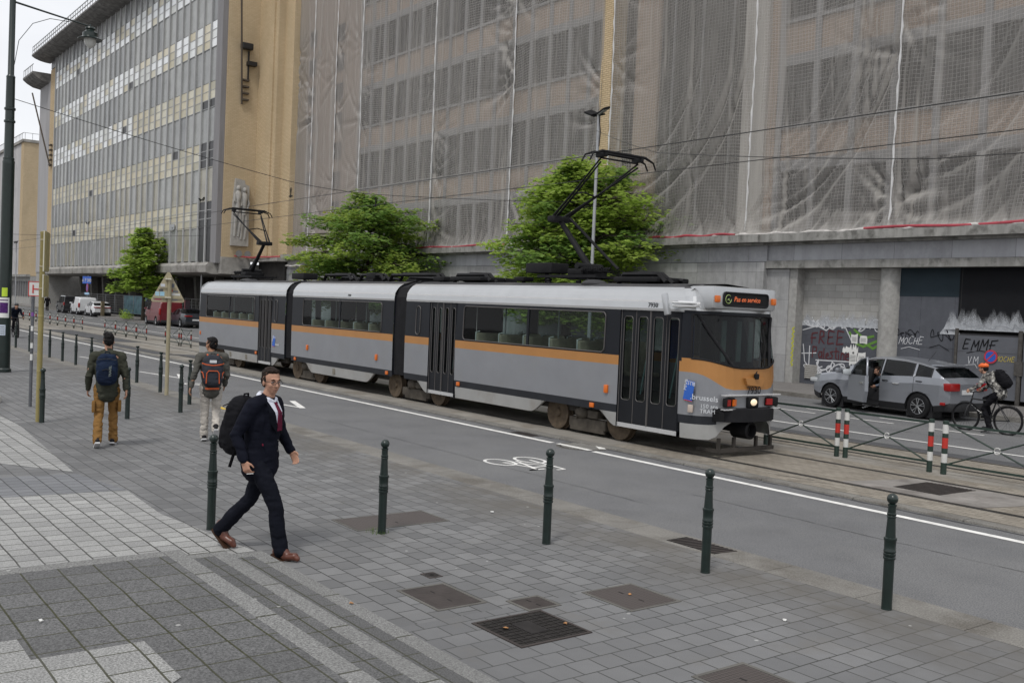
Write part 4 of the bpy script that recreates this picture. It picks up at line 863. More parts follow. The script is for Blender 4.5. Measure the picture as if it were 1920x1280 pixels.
def shell(x0, x1, holes, sg, name, parent):
    b = MB(); xs = sorted(set([x0, x1]+[h[0] for h in holes]+[h[1] for h in holes]))
    for (za, zb, mi) in ROWZ:
        b.m = mi
        for xa, xb in zip(xs[:-1], xs[1:]):
            cuts = [(max(za, h[2]), min(zb, h[3])) for h in holes if h[0] <= xa+1e-6 and h[1] >= xb-1e-6 and h[3] > za and h[2] < zb]
            seg = [(za, zb)]
            for c0, c1 in cuts:
                seg = [q for s0, s1 in seg for q in ((s0, min(s1, c0)), (max(s0, c1), s1)) if q[1]-q[0] > 1e-4]
            for s0, s1 in seg:
                b.quad((xa, YC+sg*yp(s0), s0), (xb, YC+sg*yp(s0), s0), (xb, YC+sg*yp(s1), s1), (xa, YC+sg*yp(s1), s1))
    # skirt with wheel cut-outs
    b.m = 0; n = int((x1-x0)/.1)
    dr = [h for h in holes if h[2] < .6]
    for i in range(n):
        xa, xb = x0+(x1-x0)*i/n, x0+(x1-x0)*(i+1)/n
        if any(h[0]-.02 <= (xa+xb)/2 <= h[1]+.02 for h in dr): continue
        z0, z1 = zskirt(xa), zskirt(xb)
        if z0 > .555 and z1 > .555: continue
        b.quad((xa, YC+sg*1.06, z0), (xb, YC+sg*1.06, z1), (xb, YC+sg*1.075, .56), (xa, YC+sg*1.075, .56))
        b.quad((xa, YC+sg*1.06, z0), (xb, YC+sg*1.06, z1), (xb, YC+sg*1.0, z1+.01), (xa, YC+sg*1.0, z0+.01))
    return b
def roundrect(x0, x1, z0, z1, r, n=5):
    pts = []
    for cx, cz, a0 in ((x1-r, z1-r, 0), (x0+r, z1-r, 90), (x0+r, z0+r, 180), (x1-r, z0+r, 270)):
        for i in range(n+1): a = R(a0+90*i/n); pts.append((cx+r*math.cos(a), cz+r*math.sin(a)))
    return pts
def tram_window(par, x0, x1, z0, z1, sg, r=.09, nm='window', g=t_glass):
    y = lambda z: YC+sg*(yp(z)+.004)
    pts = roundrect(x0+.012, x1-.012, z0+.012, z1-.012, r)
    f = MB(); f.tube([(p, y(q), q) for p, q in pts+pts[:1]], .014, 6); fo = f.build(nm, door_edge, par, 60)
    b = MB(); o_ = [(x0, z0), (x1, z0), (x1, z1), (x0, z1)]
    # dark corner fillets and the pane itself
    k = len(pts)//4
    for ci, (cx, cz) in enumerate(((x1, z1), (x0, z1), (x0, z0), (x1, z0))):
        b.add([(cx, y(cz)-sg*.006, cz)]+[(p, y(q)-sg*.006, q) for p, q in pts[ci*k:(ci+1)*k]], [range(k+1)])
    b.m = 1; b.add([(p, y(q)-sg*.008, q) for p, q in pts], [range(len(pts))]); b.build('pane', [t_band, g], fo, normals=False); return fo
def tram_door(par, x0, x1, sg):
    z0, z1 = .34, 2.50; w_ = (x1-x0)/4
    d = MB(); y = YC+sg*1.045
    d.box2((x0, y-sg*.05, z0+.05), (x1, y-sg*.09, z1)) if False else None
    for i in range(4):
        xa, xb = x0+i*w_+.008, x0+(i+1)*w_-.008
        wa, wb, za, zb = xa+.07, xb-.07, .82, 2.38
        d.m = 0
        for a, c, e, g_ in ((xa, wa, z0+.05, z1), (wb, xb, z0+.05, z1), (wa, wb, z0+.05, za), (wa, wb, zb, z1)): d.box2((a, y-.02, e), (c, y+.02, g_))
        d.m = 1; d.tube([(xa+.002, y+sg*.022, z0+.05), (xa+.002, y+sg*.022, z1)], .009, 4)
        pts = roundrect(wa, wb, za, zb, .06); d.tube([(p, y+sg*.02, q) for p, q in pts+pts[:1]], .009, 4)
        d.m = 2; d.quad((wa, y, za), (wb, y, za), (wb, y, zb), (wa, y, zb))
    d.m = 1; d.tube([((x0+x1)/2, y+sg*.03, z0+.05), ((x0+x1)/2, y+sg*.03, z1)], .016, 6)
    do = d.build('door', [door_m, door_edge, t_glass], par)
    s_ = MB(); s_.box2((x0, y-.03, z0-.03), (x1, y+.03, z0+.05)); s_.build('sill', t_trim, do)
    h_ = MB(); h_.tube([(x0+w_*1.3, y-sg*.06, .95), (x0+w_*1.75, y-sg*.06, 1.9)], .014, 5); h_.tube([(x0+w_*3.2, y-sg*.06, .95), (x0+w_*3.7, y-sg*.06, 1.9)], .014, 5); h_.build('handrail', mat('rail_teal', (.10, .16, .16), .4), do)
    # jambs and step well
    return do
def car(x0, x1, doors, wins, slots):
    holes = [(a, c, .31, 2.50) for a, c in doors]+[(a, c, 1.66, 2.45) for a, c in wins]
    b = shell(x0, x1, holes, -1, '', None); b2 = shell(x0, x1, [(a, c, 1.66, 2.45) for a, c in wins]+[(a, c, 1.66, 2.45) for a, c in doors], 1, '', None)
    k = len(b.v); b.v += b2.v; b.f += [[i+k for i in f] for f in b2.f]; b.mi += b2.mi
    b.m = 7
    for (za, ya), (zb, yb) in zip(YPZ[-3:-1], YPZ[-2:]):
        for sg in (-1, 1): b.quad((x0, YC+sg*ya, za), (x1, YC+sg*ya, za), (x1, YC+sg*yb, zb), (x0, YC+sg*yb, zb))
    # end bulkheads with a passage
    for x in (x0, x1):
        if x in (-36.0, -11.95): continue
        b.m = 4
        for sg in (-1, 1): b.quad((x, YC+sg*1.08, .6), (x, YC+sg*.45, .6), (x, YC+sg*.45, 2.94), (x, YC+sg*.83, 2.94), (x, YC+sg*1.08, 2.6))
    for a, c in doors:
        b.m = 4
        for x in (a, c): b.quad((x, YC-1.10, .31), (x, YC-.95, .31), (x, YC-.95, 2.5), (x, YC-1.10, 2.5))
        b.quad((a, YC-1.1, 2.5), (c, YC-1.1, 2.5), (c, YC-.95, 2.5), (a, YC-.95, 2.5))
    body = b.build('car_body', TM, tram, 25, normals=False)
    i_ = MB(); i_.box2((x0+.02, YC-1.0, .78), (x1-.02, YC+1.0, .84)); i_.m = 1; i_.box2((x0+.02, YC-.9, 2.6), (x1-.02, YC+.9, 2.64)); i_.m = 2
    for a, c in doors: i_.box2((a+.02, YC-1.0, .40), (c-.02, YC-.4, .46))
    i_.m = 0
    cov = []
    i_.build('interior_floor', [t_under, mat('ceiling', (.25, .25, .24), .7), t_black], tram)
    u = MB(); u.box2((x0+.2, YC-.85, .42), (x1-.2, YC+.85, .78)); u.build('underframe', t_under, tram)
    for a, c in wins:
        tram_window(tram, a, c, 1.66, 2.45, -1); tram_window(tram, a, c, 1.66, 2.45, 1)
        m_ = (a+c)/2; pb = MB(); pb.box2((m_-.035, YC-1.10, 1.66), (m_+.035, YC-1.075, 2.45)); pb.build('window_mullion', t_band, tram)
        n_ = int((c-a)/.85)
        for q in range(n_):
            xs_ = a+.35+q*(c-a-.4)/n_
            for yy in (-.62, .62):
                s_ = MB(); s_.box((xs_, YC+yy, 1.52), (.09, .62, .66), bev=.04, ry=R(-6)); s_.box((xs_+.24, YC+yy, 1.18), (.44, .6, .09), bev=.03); s_.m = 1; s_.box((xs_+.22, YC+yy, .98), (.1, .4, .3)); s_.tube([(xs_-.06, YC+yy-.3, 1.3), (xs_-.07, YC+yy-.3, 1.86), (xs_-.07, YC+yy-.2, 1.88)], .018, 5); s_.build('seat', [seat_m, seat_fr], tram)
        for q in range(3):
            p_ = MB(); xx = a+.5+q*(c-a-1)/2; p_.cyl((xx, YC-.25, .84), (xx, YC-.25, 2.6), .017, 6); p_.build('grab_pole', mat('pole_pale', (.42, .46, .44), .4), tram)
    for a, c in doors:
        tram_door(tram, a, c, -1)
        tram_window(tram, a, c, 1.66, 2.45, 1)
    for x in slots: tram_window(tram, x-.11, x+.11, 1.68, 2.40, -1, .09, 'slot_window', t_band)
    return body
car(-36.0, -28.55, [(-30.6, -29.55)], [(-35.4, -30.95)], [-29.25])
car(-28.05, -21.95, [], [(-27.3, -22.55)], [])
car(-21.35, -11.95, [(-20.23, -19.08), (-13.55, -12.0)], [(-18.78, -13.95)], [-20.75])
# gangways
for xa, xb in ((-28.57, -28.03), (-21.97, -21.33)):
    b = MB(); n = 9
    for i in range(n):
        x = xa+(xb-xa)*i/n; x2 = xa+(xb-xa)*(i+1)/n; s0, s1 = ((1.0, 1.05) if i % 2 else (1.05, 1.0))
        prf = [(.62, .99), (1.6, 1.01), (2.6, .99), (2.85, .88), (2.98, .55), (3.05, 0)]
        full = [(-y, z) for z, y in prf]+[(y, z) for z, y in prf[::-1][1:]]
        for (ya, za), (yb, zb) in zip(full[:-1], full[1:]): b.quad((x, YC+ya*s0, za), (x2, YC+ya*s1, za), (x2, YC+yb*s1, zb), (x, YC+yb*s0, zb))
    b.build('gangway', t_rub, tram, 60)
    b = MB(); b.tube([((xb-.12), YC-1.02, .7), (xb-.12, YC-1.02, 2.6), (xb-.14, YC-.93, 2.86), (xb-.14, YC-.6, 3.0)], .04, 6); b.build('gangway_frame', t_black, tram, 60)
# ---- nose (front) and tail
OUT = [(-1.1, .70), (-1.09, .60), (-1.065, .50), (-1.02, .405), (-.95, .315), (-.86, .235), (-.75, .16), (-.62, .095), (-.47, .05), (-.3, .02), (-.14, .005), (0, 0)]
OUT = OUT+[(-y, d) for y, d in OUT[::-1][1:]]
def nose(xf, sgx, front):
    b = MB(); cols = []
    def ss(a, c, v): t_ = max(0, min(1, (v-a)/(c-a))); return t_*t_*(3-2*t_)
    for (y, d) in OUT:
        ay = abs(y); f_ = 1-ss(.45, 1.1, ay); lo = 1-ss(.5, .85, ay)
        zb = 1.46-.28*(1-ss(.5, 1.1, ay)) if front else 1.46; zt = 1.56+.14*ss(.3, 1.08, ay) if front else 1.64
        rows = [.30+.32*lo, .56+.07*lo, .71, .95, zb, zt, (zt+2.47)/2, 2.47, 2.53, 2.545, 2.66, 2.69, 2.78, 2.86, 2.92, 2.97]
        pts = []
        for z in rows:
            ln = .34*max(0, (z-1.56))/.95*(1-(ay/1.1)**4)+(.03*(1-ss(.3, .8, abs(z-1.3))) if False else 0)
            if z > 2.69: e = (z-2.69)/.28; sc = 1-.25*e**2; dx = .30*e**2
            else: sc, dx = 1, 0
            yy = y*yp(min(z, 2.69))/1.1*sc
            pts.append((xf-sgx*(d+min(ln, .34)+dx), YC+yy, z))
        cols.append(pts)
    mi = [0, 1, 2, 2, 3, None, None, 4, 5, 6, 6, 6, 6, 6, 7]
    glass = MB()
    for i in range(len(cols)-1):
        ym = abs((OUT[i][0]+OUT[i+1][0])/2)
        for j in range(len(mi)):
            q = (cols[i][j], cols[i+1][j], cols[i+1][j+1], cols[i][j+1])
            if mi[j] is None:
                if 2 <= i < len(cols)-3 and front: glass.quad(*q); continue
                b.m = 4
            else:
                b.m = mi[j]
                if j == 1: b.m = 1 if ym > .8 else 2
                if j == 0: b.m = 0
                if j == 8 and front and ym < .8: b.m = 6
            b.quad(*q)
    b.m = 7; b.add([c[-1] for c in cols]+[(xf-sgx*.75, YC+.8, 2.99), (xf-sgx*.75, YC-.8, 2.99)], [list(range(len(cols)+2))])
    b.build('nose' if front else 'tail_end', TM, tram, 30, normals=False)
    if front:
        g = glass.build('windshield', cab_glass, tram, 30, normals=False)
        s_ = MB(); bot = [cols[i][5] for i in range(2, len(cols)-2)]; top = [cols[i][7] for i in range(2, len(cols)-2)]
        s_.tube(bot, .018, 6); s_.tube(top, .016, 6); s_.tube([cols[2][5], cols[2][6], cols[2][7]], .02, 6); s_.tube([cols[-3][5], cols[-3][6], cols[-3][7]], .02, 6)
        # slanted corner pillars
        for sg in (0, 1):
            def at(y, z):
                for a, c in zip(range(len(OUT)-1), range(1, len(OUT))):
                    if OUT[a][0] <= y <= OUT[c][0]:
                        t_ = (y-OUT[a][0])/(OUT[c][0]-OUT[a][0]); d = OUT[a][1]+(OUT[c][1]-OUT[a][1])*t_
                        ln = .34*max(0, (z-1.56))/.95*(1-(abs(y)/1.1)**4); return (xf-d-ln+.006, YC+y, z)
            m_ = -1 if sg == 0 else 1
            s_.tube([at(m_*(.98-.5*(1-q)), 1.58+.88*q) for q in [i/8 for i in range(9)]], .028, 6)
        s_.build('window_seal', t_rub, g, 60)
    return cols
NC = nose(-11.25, 1, True)
nose(-36.70, -1, False)
# cab interior
b = MB(); b.box2((-12.0, YC-.95, .85), (-11.9, YC+.95, 1.2)); b.box((-11.75, YC, 1.42), (.5, 1.5, .22), bev=.05); b.build('cab_desk', t_black, tram)
b = MB(); b.box2((-12.35, YC-.2, .9), (-12.0, YC+.9, 2.5)); b.build('cab_partition', t_black, tram)
b = MB(); b.box((-12.15, YC-.75, 2.0), (.03, .3, .8)); b.box((-12.45, YC-.7, 2.0), (.03, .5, .7)); b.build('curtain', mat('curtain_blue', (.02, .04, .16), .8), tram)
for y in (.0, .42, .75): b = MB(); b.box((-11.98, YC+y, 2.0), (.03, .12, .75)); b.build('cab_window', mat('cab_pale', (.25, .31, .29), .6), tram)
# display hood, lights, bumper, coupler, wiper, mirror
b = MB(); b.box((-11.80, YC, 2.775), (.58, 1.70, .40), bev=.06); b.build('display_hood', t_silver, tram, 40)
b = MB(); pts = roundrect(13.3, 14.5, 2.64, 2.87, .05); b.add([(-11.50, y, z) for y, z in pts]+[(-11.56, y, z) for y, z in pts], [range(len(pts))]+[(i, (i+1) % len(pts), len(pts)+(i+1) % len(pts), len(pts)+i) for i in range(len(pts))])
disp = b.build('destination_display', t_black, tram)
b = MB(); b.tube([(-11.495, y, z) for y, z in pts+pts[:1]], .016, 6); b.build('rim', t_rub, disp, 60)
led = mat('led_orange', (.75, .16, .05), .5, emit=.22); ledg = mat('led_green', (.35, .45, .16), .5, emit=.1)
FX = lambda y, z, x=-11.24: plane_mtx((x, y, z), (0, 1, 0), (0, 0, 1))
text('lettering', 'Pas en service', .125, FX(13.57, 2.72, -11.496), led, disp, align='LEFT', shear=.2)
b = MB(); b.tube([(-11.493, 13.42+.075*math.cos(a*PI/8), 2.755+.075*math.sin(a*PI/8)) for a in range(2, 17)], .006, 4); b.tube([(-11.493, 13.40, 2.74), (-11.493, 13.43, 2.76), (-11.493, 13.46, 2.72)], .008, 4); b.build('line_symbol', ledg, disp)
for y in (13.14, 14.66): b = MB(); b.box((-11.5, y, 2.75), (.06, .11, .12), bev=.02); b.build('roof_signal', amber, tram, 40)
for y in (13.33, 14.42):
    sg = -1 if y < YC else 1
    b = MB(); b.box((-11.29, y, .965), (.09, .34, .165), bev=.03, rz=R(-14*sg)); 
    L_ = b.build('lamp_cluster', t_black, tram, 40)
    b = MB(); b.box((-11.24, y-.07*1, .965), (.03, .13, .11), rz=R(-14*sg)); b.build('tail_lens', redl, L_); b = MB(); b.box((-11.24, y+.085, .965), (.03, .1, .11), rz=R(-14*sg)); b.build('signal_lens', amber if sg < 0 else redl, L_)
b = MB(); b.box((-11.24, YC-.02, .965), (.08, .28, .19), bev=.02); hl = b.build('headlight', t_black, tram, 40)
b = MB(); b.ell((-11.2, YC-.02, .965), (.03, .085, .06)); b.build('lamp', mat('headlamp_on', (.9, .72, .5), .2, emit=.55), hl, 60)
b = MB(); b.box((-11.27, YC, 1.09), (.1, 1.5, .022), bev=.005); b.box((-11.27, YC, .845+.0), (.1, 1.5, .022), bev=.005); b.build('lamp_trim', t_trim, tram)
b = MB(); bp = []
for i in range(13):
    y = -.80+1.6*i/12; d = .55*(abs(y)/.80)**3*.55; bp.append((-11.12-d, YC+y, .735))
for (x, y, z), (x2, y2, z2) in zip(bp[:-1], bp[1:]): b.add([(x-.16, y, .61), (x2-.16, y2, .61), (x2, y2, .63), (x, y, .63), (x-.16, y, .87), (x2-.16, y2, .87), (x2, y2, .85), (x, y, .85)], [(0, 1, 2, 3), (4, 5, 6, 7), (3, 2, 6, 7), (0, 1, 5, 4)])
for (x, y, z) in (bp[0], bp[-1]): b.add([(x-.16, y, .61), (x, y, .63), (x, y, .85), (x-.16, y, .87)], [(0, 1, 2, 3)])
b.build('bumper', t_rub, tram, 30)
b = MB(); b.box((-11.35, YC-.86+.1, .72), (.18, .1, .16)); b.build('bumper_bracket', t_black, tram)
b = MB(); b.lathe([(.16, -.35), (.16, 0), (.12, .02), (.1, -.1), (.0, -.12)], (-11.25, YC, .46), 14, 'x'); b.box((-11.7, YC, .46), (.7, .12, .12)); b.build('coupler', t_black, tram, 40)
b = MB(); b.box((-11.35, YC, .12), (.06, 1.5, .07)); 
for y in (-.7, -.3, .3, .7): b.box((-11.37, YC+y, .24), (.05, .05, .2))
b.box((-11.55, YC-.75, .12), (.5, .05, .06)); b.build('lifeguard', t_under, tram)
b = MB(); b.tube([(-11.24, YC+.02, 1.42), (-11.3, YC+.2, 1.62), (-11.45, YC+.42, 2.0)], .016, 5); b.tube([(-11.25, YC+.28, 1.60), (-11.38, YC+.44, 1.92), (-11.5, YC+.5, 2.25)], .012, 5); b.box((-11.2, YC+.02, 1.42), (.06, .09, .1), bev=.02); b.build('wiper', t_black, tram)
b = MB(); b.prism([(YC-.26, 1.39), (YC+.26, 1.39), (YC+.2, 1.24), (YC-.2, 1.27)], -11.26, -11.205, 'x'); b.build('route_plate', t_orange, tram)
b = MB(); b.tube([(-11.6, 12.83, 2.66), (-12.15, 12.72, 2.66)], .018, 6); b.tube([(-11.6, 12.83, 2.60), (-12.15, 12.72, 2.60)], .018, 6); b.build('mirror_arm', t_trim, tram, 60)
b = MB(); b.box((-12.25, 12.66, 2.62), (.10, .10, .40), bev=.03, ry=R(-16)); b.build('mirror', t_silver, tram, 40)
b = MB(); pts = [(-12.1, 2.68), (-11.72, 2.67), (-11.62, 2.63), (-11.72, 2.585), (-12.1, 2.58)]; b.tube([(x, YC-1.085, z) for x, z in pts], .018, 6); b.build('mirror_recess', t_trim, tram, 60)
# numbers, logo and stickers
SX = lambda x, z, y=None: plane_mtx((x, YC-yp(z)-.004 if y is None else y, z), (1, 0, 0), (0, 0, 1))
num_m = mat('fleet_number', (.015, .015, .018), .6); wht = mat('decal_white', (.6, .62, .64), .6); blu = mat('decal_blue', (.02, .11, .48), .5); dred = mat('decal_red', (.5, .03, .04), .5)
text('fleet_number', '7930', .125, SX(-12.72, 2.56, YC-1.094), num_m, tram)
text('fleet_number', '7930', .19, FX(YC, 1.11, -11.225), num_m, tram)
text('fleet_number', '7930', .09, SX(-24.4, 2.57, YC-1.092), num_m, tram)
def logo(x, z, s, y, tilt):
    M_ = SX(x, z, y)
    b = MB(); P = lambda u, v: tuple((M_ @ Vector((u*s, v*s, 0))))
    b.quad(P(0, 0), P(.62, -.06), P(.78, .92), P(.2, 1.0)); b.m = 1; b.quad(P(.08, -.05), P(.64, -.10), P(.63, -.06), P(.09, -.01)); b.build('logo', [blu, dred], tram)
    text('lettering', 'MIVB', .26*s, SX(x+.2*s, z+.45*s, y-.002) @ Matrix.Rotation(R(80), 4, 'Z'), wht, tram, align='LEFT'); text('lettering', 'STIB', .28*s, SX(x+.28*s, z+.76*s, y-.002) @ Matrix.Rotation(R(-6), 4, 'Z'), wht, tram, align='LEFT')
logo(-11.88, .985, .34, YC-1.10, 0)
text('lettering', '.brussels', .135, plane_mtx((-11.70, 12.785, 1.0), (1, .26, -.02), (0, 0, 1)), wht, tram, align='LEFT', wide=1.15)
text('lettering', '150 ans', .10, plane_mtx((-11.54, 12.87, .86), (.8, .62, 0), (0, 0, 1)), wht, tram, align='LEFT'); text('lettering', 'TRAM', .10, plane_mtx((-11.54, 12.87, .77), (.8, .62, 0), (0, 0, 1)), wht, tram, align='LEFT')
logo(-29.45, .93, .32, YC-1.105, 0); text('lettering', '.brussels', .10, SX(-29.22, .95, YC-1.108), wht, tram, align='LEFT', wide=.9)
# side lamps
for x, z in ((-26.9, 1.02), (-22.75, 1.0), (-13.85, .98)): b = MB(); b.box((x, YC-1.11, z), (.1, .05, .16), bev=.02); b.build('turn_signal', amber, tram, 40)
for x, z in ((-27.75, .635), (-22.2, .635), (-18.9, .635), (-14.25, .63), (-30.75, .63)): b = MB(); b.box((x, YC-1.095, z), (.12, .03, .09), bev=.01); b.build('side_marker', amber, tram, 40)
b = MB(); b.box((-35.95, YC-1.10, 1.05), (.08, .04, .14), bev=.02); b.build('tail_light', amber, tram, 40)
b = MB(); b.box((-11.72, 12.83, .83), (.11, .04, .14), bev=.02); b.build('side_signal', mat('clear_lens', (.5, .42, .36), .3), tram, 40)
for x in (-33.0, -31.6, -25.2): b = MB(); b.box((x, YC-1.072, .44), (.14, .02, .16)); b.build('skirt_vent', mat('vent_beige', (.2, .185, .155), .8), tram)
# bogies
def bogie(xa, xb):
    for x in (xa, xb):
        b = MB()
        for sg in (-1, 1): b.lathe([(0, -.05), (.08, -.055), (.1, -.02), (.25, -.015), (.29, -.04), (.335, -.04), (.335, .06), (.36, .06), (.36, .09), (0, .09)], (x, YC+sg*.84, .345), 24, 'y')
        b.cyl((x, YC-.8, .345), (x, YC+.8, .345), .06, 8); b.build('wheelset', rust, tram, 40)
    b = MB(); xm = (xa+xb)/2
    b.box((xm, YC-.82, .22), (abs(xb-xa)-.75, .14, .2), bev=.03); b.box((xm, YC, .4), (abs(xb-xa)+.4, 1.2, .2), bev=.03); b.ell((xm-.15, YC-.88, .43), (.2, .12, .13)); b.box((xm+.22, YC-.85, .42), (.3, .2, .16), bev=.03); b.box((xm, YC-.86, .1), (1.0, .06, .08)); b.tube([(xm-.3, YC-.9, .3), (xm-.1, YC-.95, .55), (xm+.1, YC-.9, .55)], .03, 6)
    b.build('bogie', mat('bogie_mud', (.075, .066, .055), .85, var=.35, vs=6), tram, 40)
bogie(-15.52, -13.68); bogie(-22.1, -20.05); bogie(-28.0, -26.5); bogie(-34.5, -32.75)
# roof kit
for xa, xb in ((-23.6, -21.0), (-20.4, -18.9), (-27.6, -25.8), (-25.3, -23.9), (-14.5, -13.2)):
    b = MB(); b.tube([(xa, YC-.3, 3.02), (xa+.15, YC-.3, 3.2), (xb-.2, YC-.3, 3.2), (xb, YC-.3, 3.05)], .05, 6); b.tube([(xa+.2, YC-.1, 3.02), (xa+.4, YC-.1, 3.24), (xb-.3, YC-.1, 3.22), (xb, YC-.1, 3.03)], .045, 6); b.tube([(xa+.1, YC+.2, 3.02), (xa+.3, YC+.2, 3.16), (xb, YC+.2, 3.1)], .05, 6); b.box(((xa+xb)/2, YC-.05, 3.06), (.5, .7, .06)); b.build('roof_cable', t_black, tram, 60)
for (x, y, sx_, sy_, sz_) in ((-16.85, YC-.25, .9, .5, .22), (-19.6, YC, 1.3, 1.1, .1), (-13.9, YC, 1.2, .9, .1), (-29.6, YC, .9, .5, .2), (-24.6, YC-.2, .5, .3, .18), (-17.6, YC-.3, .35, .3, .1), (-21.0, YC-.2, .5, .4, .12)):
    z_ = 3.10 if sz_ < .15 else 3.34 if x > -18 else 3.18
    b = MB(); b.box((x, y, z_), (sx_, sy_, sz_), bev=.03); b.box((x, y, (3.0+z_)/2), (.06, .06, z_-3.0)); b.build('roof_box', t_black, tram, 40)
b = MB(); b.ell((-15.0, YC-.5, 3.0), (.3, .25, .09)); b.build('roof_vent', t_roof, tram, 60); b = MB(); b.ell((-33.2, YC-.4, 3.0), (.4, .3, .09)); b.build('roof_vent', t_roof, tram, 60)
def pantograph(xb, d, xe, ze, xh, zh):
    """xb base, d = +1 when the elbow lies towards -x"""
    p = MB(); z0 = 3.38
    for y in (-.45, .45): p.box((xb-.2*d, YC+y, 3.16), (1.9, .06, .06)); 
    for x in (-.9, -.1, .6): p.box((xb+x*d, YC, 3.16), (.06, .95, .05)); 
    for x in (-.8, .5):
        for y in (-.42, .42): p.lathe([(.05, 2.98), (.07, 3.02), (.045, 3.05), (.07, 3.08), (.045, 3.12)], (xb+x*d, YC+y, 0), 8)
    fr = p.build('pantograph', t_black, tram, 50)
    q = MB(); q.tube([(xb, YC, z0), (xe, YC, ze)], [.075, .055], 8); q.tube([(xb+.75*d, YC+.14, z0-.05), (xe+.2*d, YC+.14, ze+.02)], .032, 6); q.box((xe, YC, ze), (.26, .5, .13), bev=.03); q.cyl((xb, YC-.35, z0), (xb, YC+.35, z0), .07, 8); q.box((xb-.05*d, YC, 3.26), (.5, .7, .14), bev=.03)
    q.build('lower_arm', t_black, fr, 50)
    q = MB(); 
    for y0, y1, o_ in ((-.2, -.52, 0), (.2, .52, 0), (-.1, -.52, -.08), (.1, .52, -.08)): q.tube([(xe, YC+y0, ze+.04), (xe+(xh-xe)*.5, YC+(y0+y1)*.5, ze+(zh-.12-ze)*.5+o_*.4), (xh, YC+y1, zh-.12+o_)], [.03, .022, .018], 6)
    q.tube([(xe+(xh-xe)*.42, YC-.34, ze+(zh-ze)*.38), (xe+(xh-xe)*.42, YC, ze+(zh-ze)*.44), (xe+(xh-xe)*.42, YC+.34, ze+(zh-ze)*.38)], .018, 5); q.build('upper_arm', t_black, fr, 50)
    q = MB()
    for dx in (-.12, .12):
        q.tube([(xh+dx, YC-.92, zh-.22), (xh+dx, YC-.84, zh-.08), (xh+dx, YC-.6, zh), (xh+dx, YC+.6, zh), (xh+dx, YC+.84, zh-.08), (xh+dx, YC+.92, zh-.22)], [.018, .018, .03, .03, .018, .018], 6)
    for y in (-.5, .5): q.box((xh, YC+y, zh-.06), (.3, .08, .09), bev=.02)
    q.tube([(xh, YC-.5, zh-.12), (xh, YC+.5, zh-.12)], .02, 5); q.build('collector_head', t_black, fr, 50)
    q = MB()
    for y in (-.12, .12):
        n_ = 60; q.tube([(xb+d*(.15+.6*i/n_), YC-.2+y+.055*math.cos(i*1.2), 3.30+.055*math.sin(i*1.2)) for i in range(n_+1)], .014, 4)
    q.build('spring', t_black, fr, 60)
pantograph(-15.75, 1, -16.8, 4.43, -14.95, 5.66)
pantograph(-34.0, -1, -32.95, 4.33, -34.6, 5.6)
# ================================================================== STREET FURNITURE
green_p = mat('green_paint', (.007, .016, .0135), .34, var=.25, vs=9, coat=.15, dirt=((.035, .04, .036), 6, .62, .4))
def bollard(name, label, ball, loc, group='green cast iron bollards along the kerb'):
    t = thing(name, label, 'bollard', loc, 0, group)
    b = MB(); b.lathe([(.050, -.02), (.046, .0), (.044, .02), (.044, .43), (.052, .435), (.052, .45), (.046, .455), (.052, .465), (.052, .48), (.046, .485), (.052, .495), (.052, .505), (.048, .515), (.050, .59), (.055, .60), (.053, .615), (.043, .62), (.034, .785), (.039, .79), (.039, .80), (.034, .805), (.039, .815), (.039, .825), (.033, .83), (.033, .885), (.038, .89), (.038, .90), (.028, .905)]+([(.02, .91), (.0, .91)] if ball else [(.02, .93), (.045, .955), (.05, .985), (.035, .99), (.02, .975), (.0, .97)]), (0, 0, 0), 18); b.build('post', green_p, t, 35, off=False)
    if ball: b = MB(); b.ell((0, 0, .948), (.047, .047, .047), 18, 12); b.build('ball', green_p, t, 180, off=False)
    return t
BALL = [((-4.67, 7.68), 'rightmost green bollard with a ball top nearest the road at right'), ((-6.25, 7.16), 'second ball topped bollard from the right beside the slotted drain'), ((-7.85, 6.51), 'third ball topped bollard from the right overlapping the cycle symbol'), ((-9.02, 5.22), 'ball topped bollard with a grass tuft at its foot'), ((-9.95, 3.72), 'ball topped bollard just behind the man in the dark suit'), ((-19.27, 4.01), 'ball topped bollard touching the yellow sign pole'), ((-19.42, 5.55), 'ball topped bollard right of the walker in tan trousers'), ((-20.2, 6.83), 'ball topped bollard just left of the walker with the orange trimmed backpack')]
b0 = bollard('bollard', BALL[0][1], True, (BALL[0][0][0], BALL[0][0][1], 0))
for (x, y), lb in BALL[1:]: dup(b0, (x, y, 0), random.uniform(0, 6), lb)
FLAT = [(-21.64, 7.51, 'flat topped bollard touching the orange trimmed backpack'), (-24.5, 7.77, 'flat topped bollard right behind the triangle sign pole'), (-27.22, 8.0, 'flat topped bollard at the right arm of the walker in tan trousers'), (-29.7, 8.0, 'flat topped bollard hidden to its neck by the walker in tan trousers'), (-32.0, 8.02, 'flat topped bollard next left of the walker with the navy backpack'), (-33.9, 8.02, 'second flat topped bollard left of the walker with the navy backpack'), (-35.7, 8.02, 'third flat topped bollard left of the walker with the navy backpack'), (-37.6, 8.02, 'flat topped bollard just right of the yellow pole'), (-41.0, 8.03, 'flat topped bollard hidden behind the grey sign pole'), (-43.6, 8.03, 'flat topped bollard on the right of the oncoming cyclist'), (-45.2, 8.03, 'farthest flat topped bollard on the left of the oncoming cyclist')]
f0 = bollard('bollard', FLAT[0][2], False, (FLAT[0][0], FLAT[0][1], 0))
for x, y, lb in FLAT[1:]: dup(f0, (x, y, 0), 0, lb)
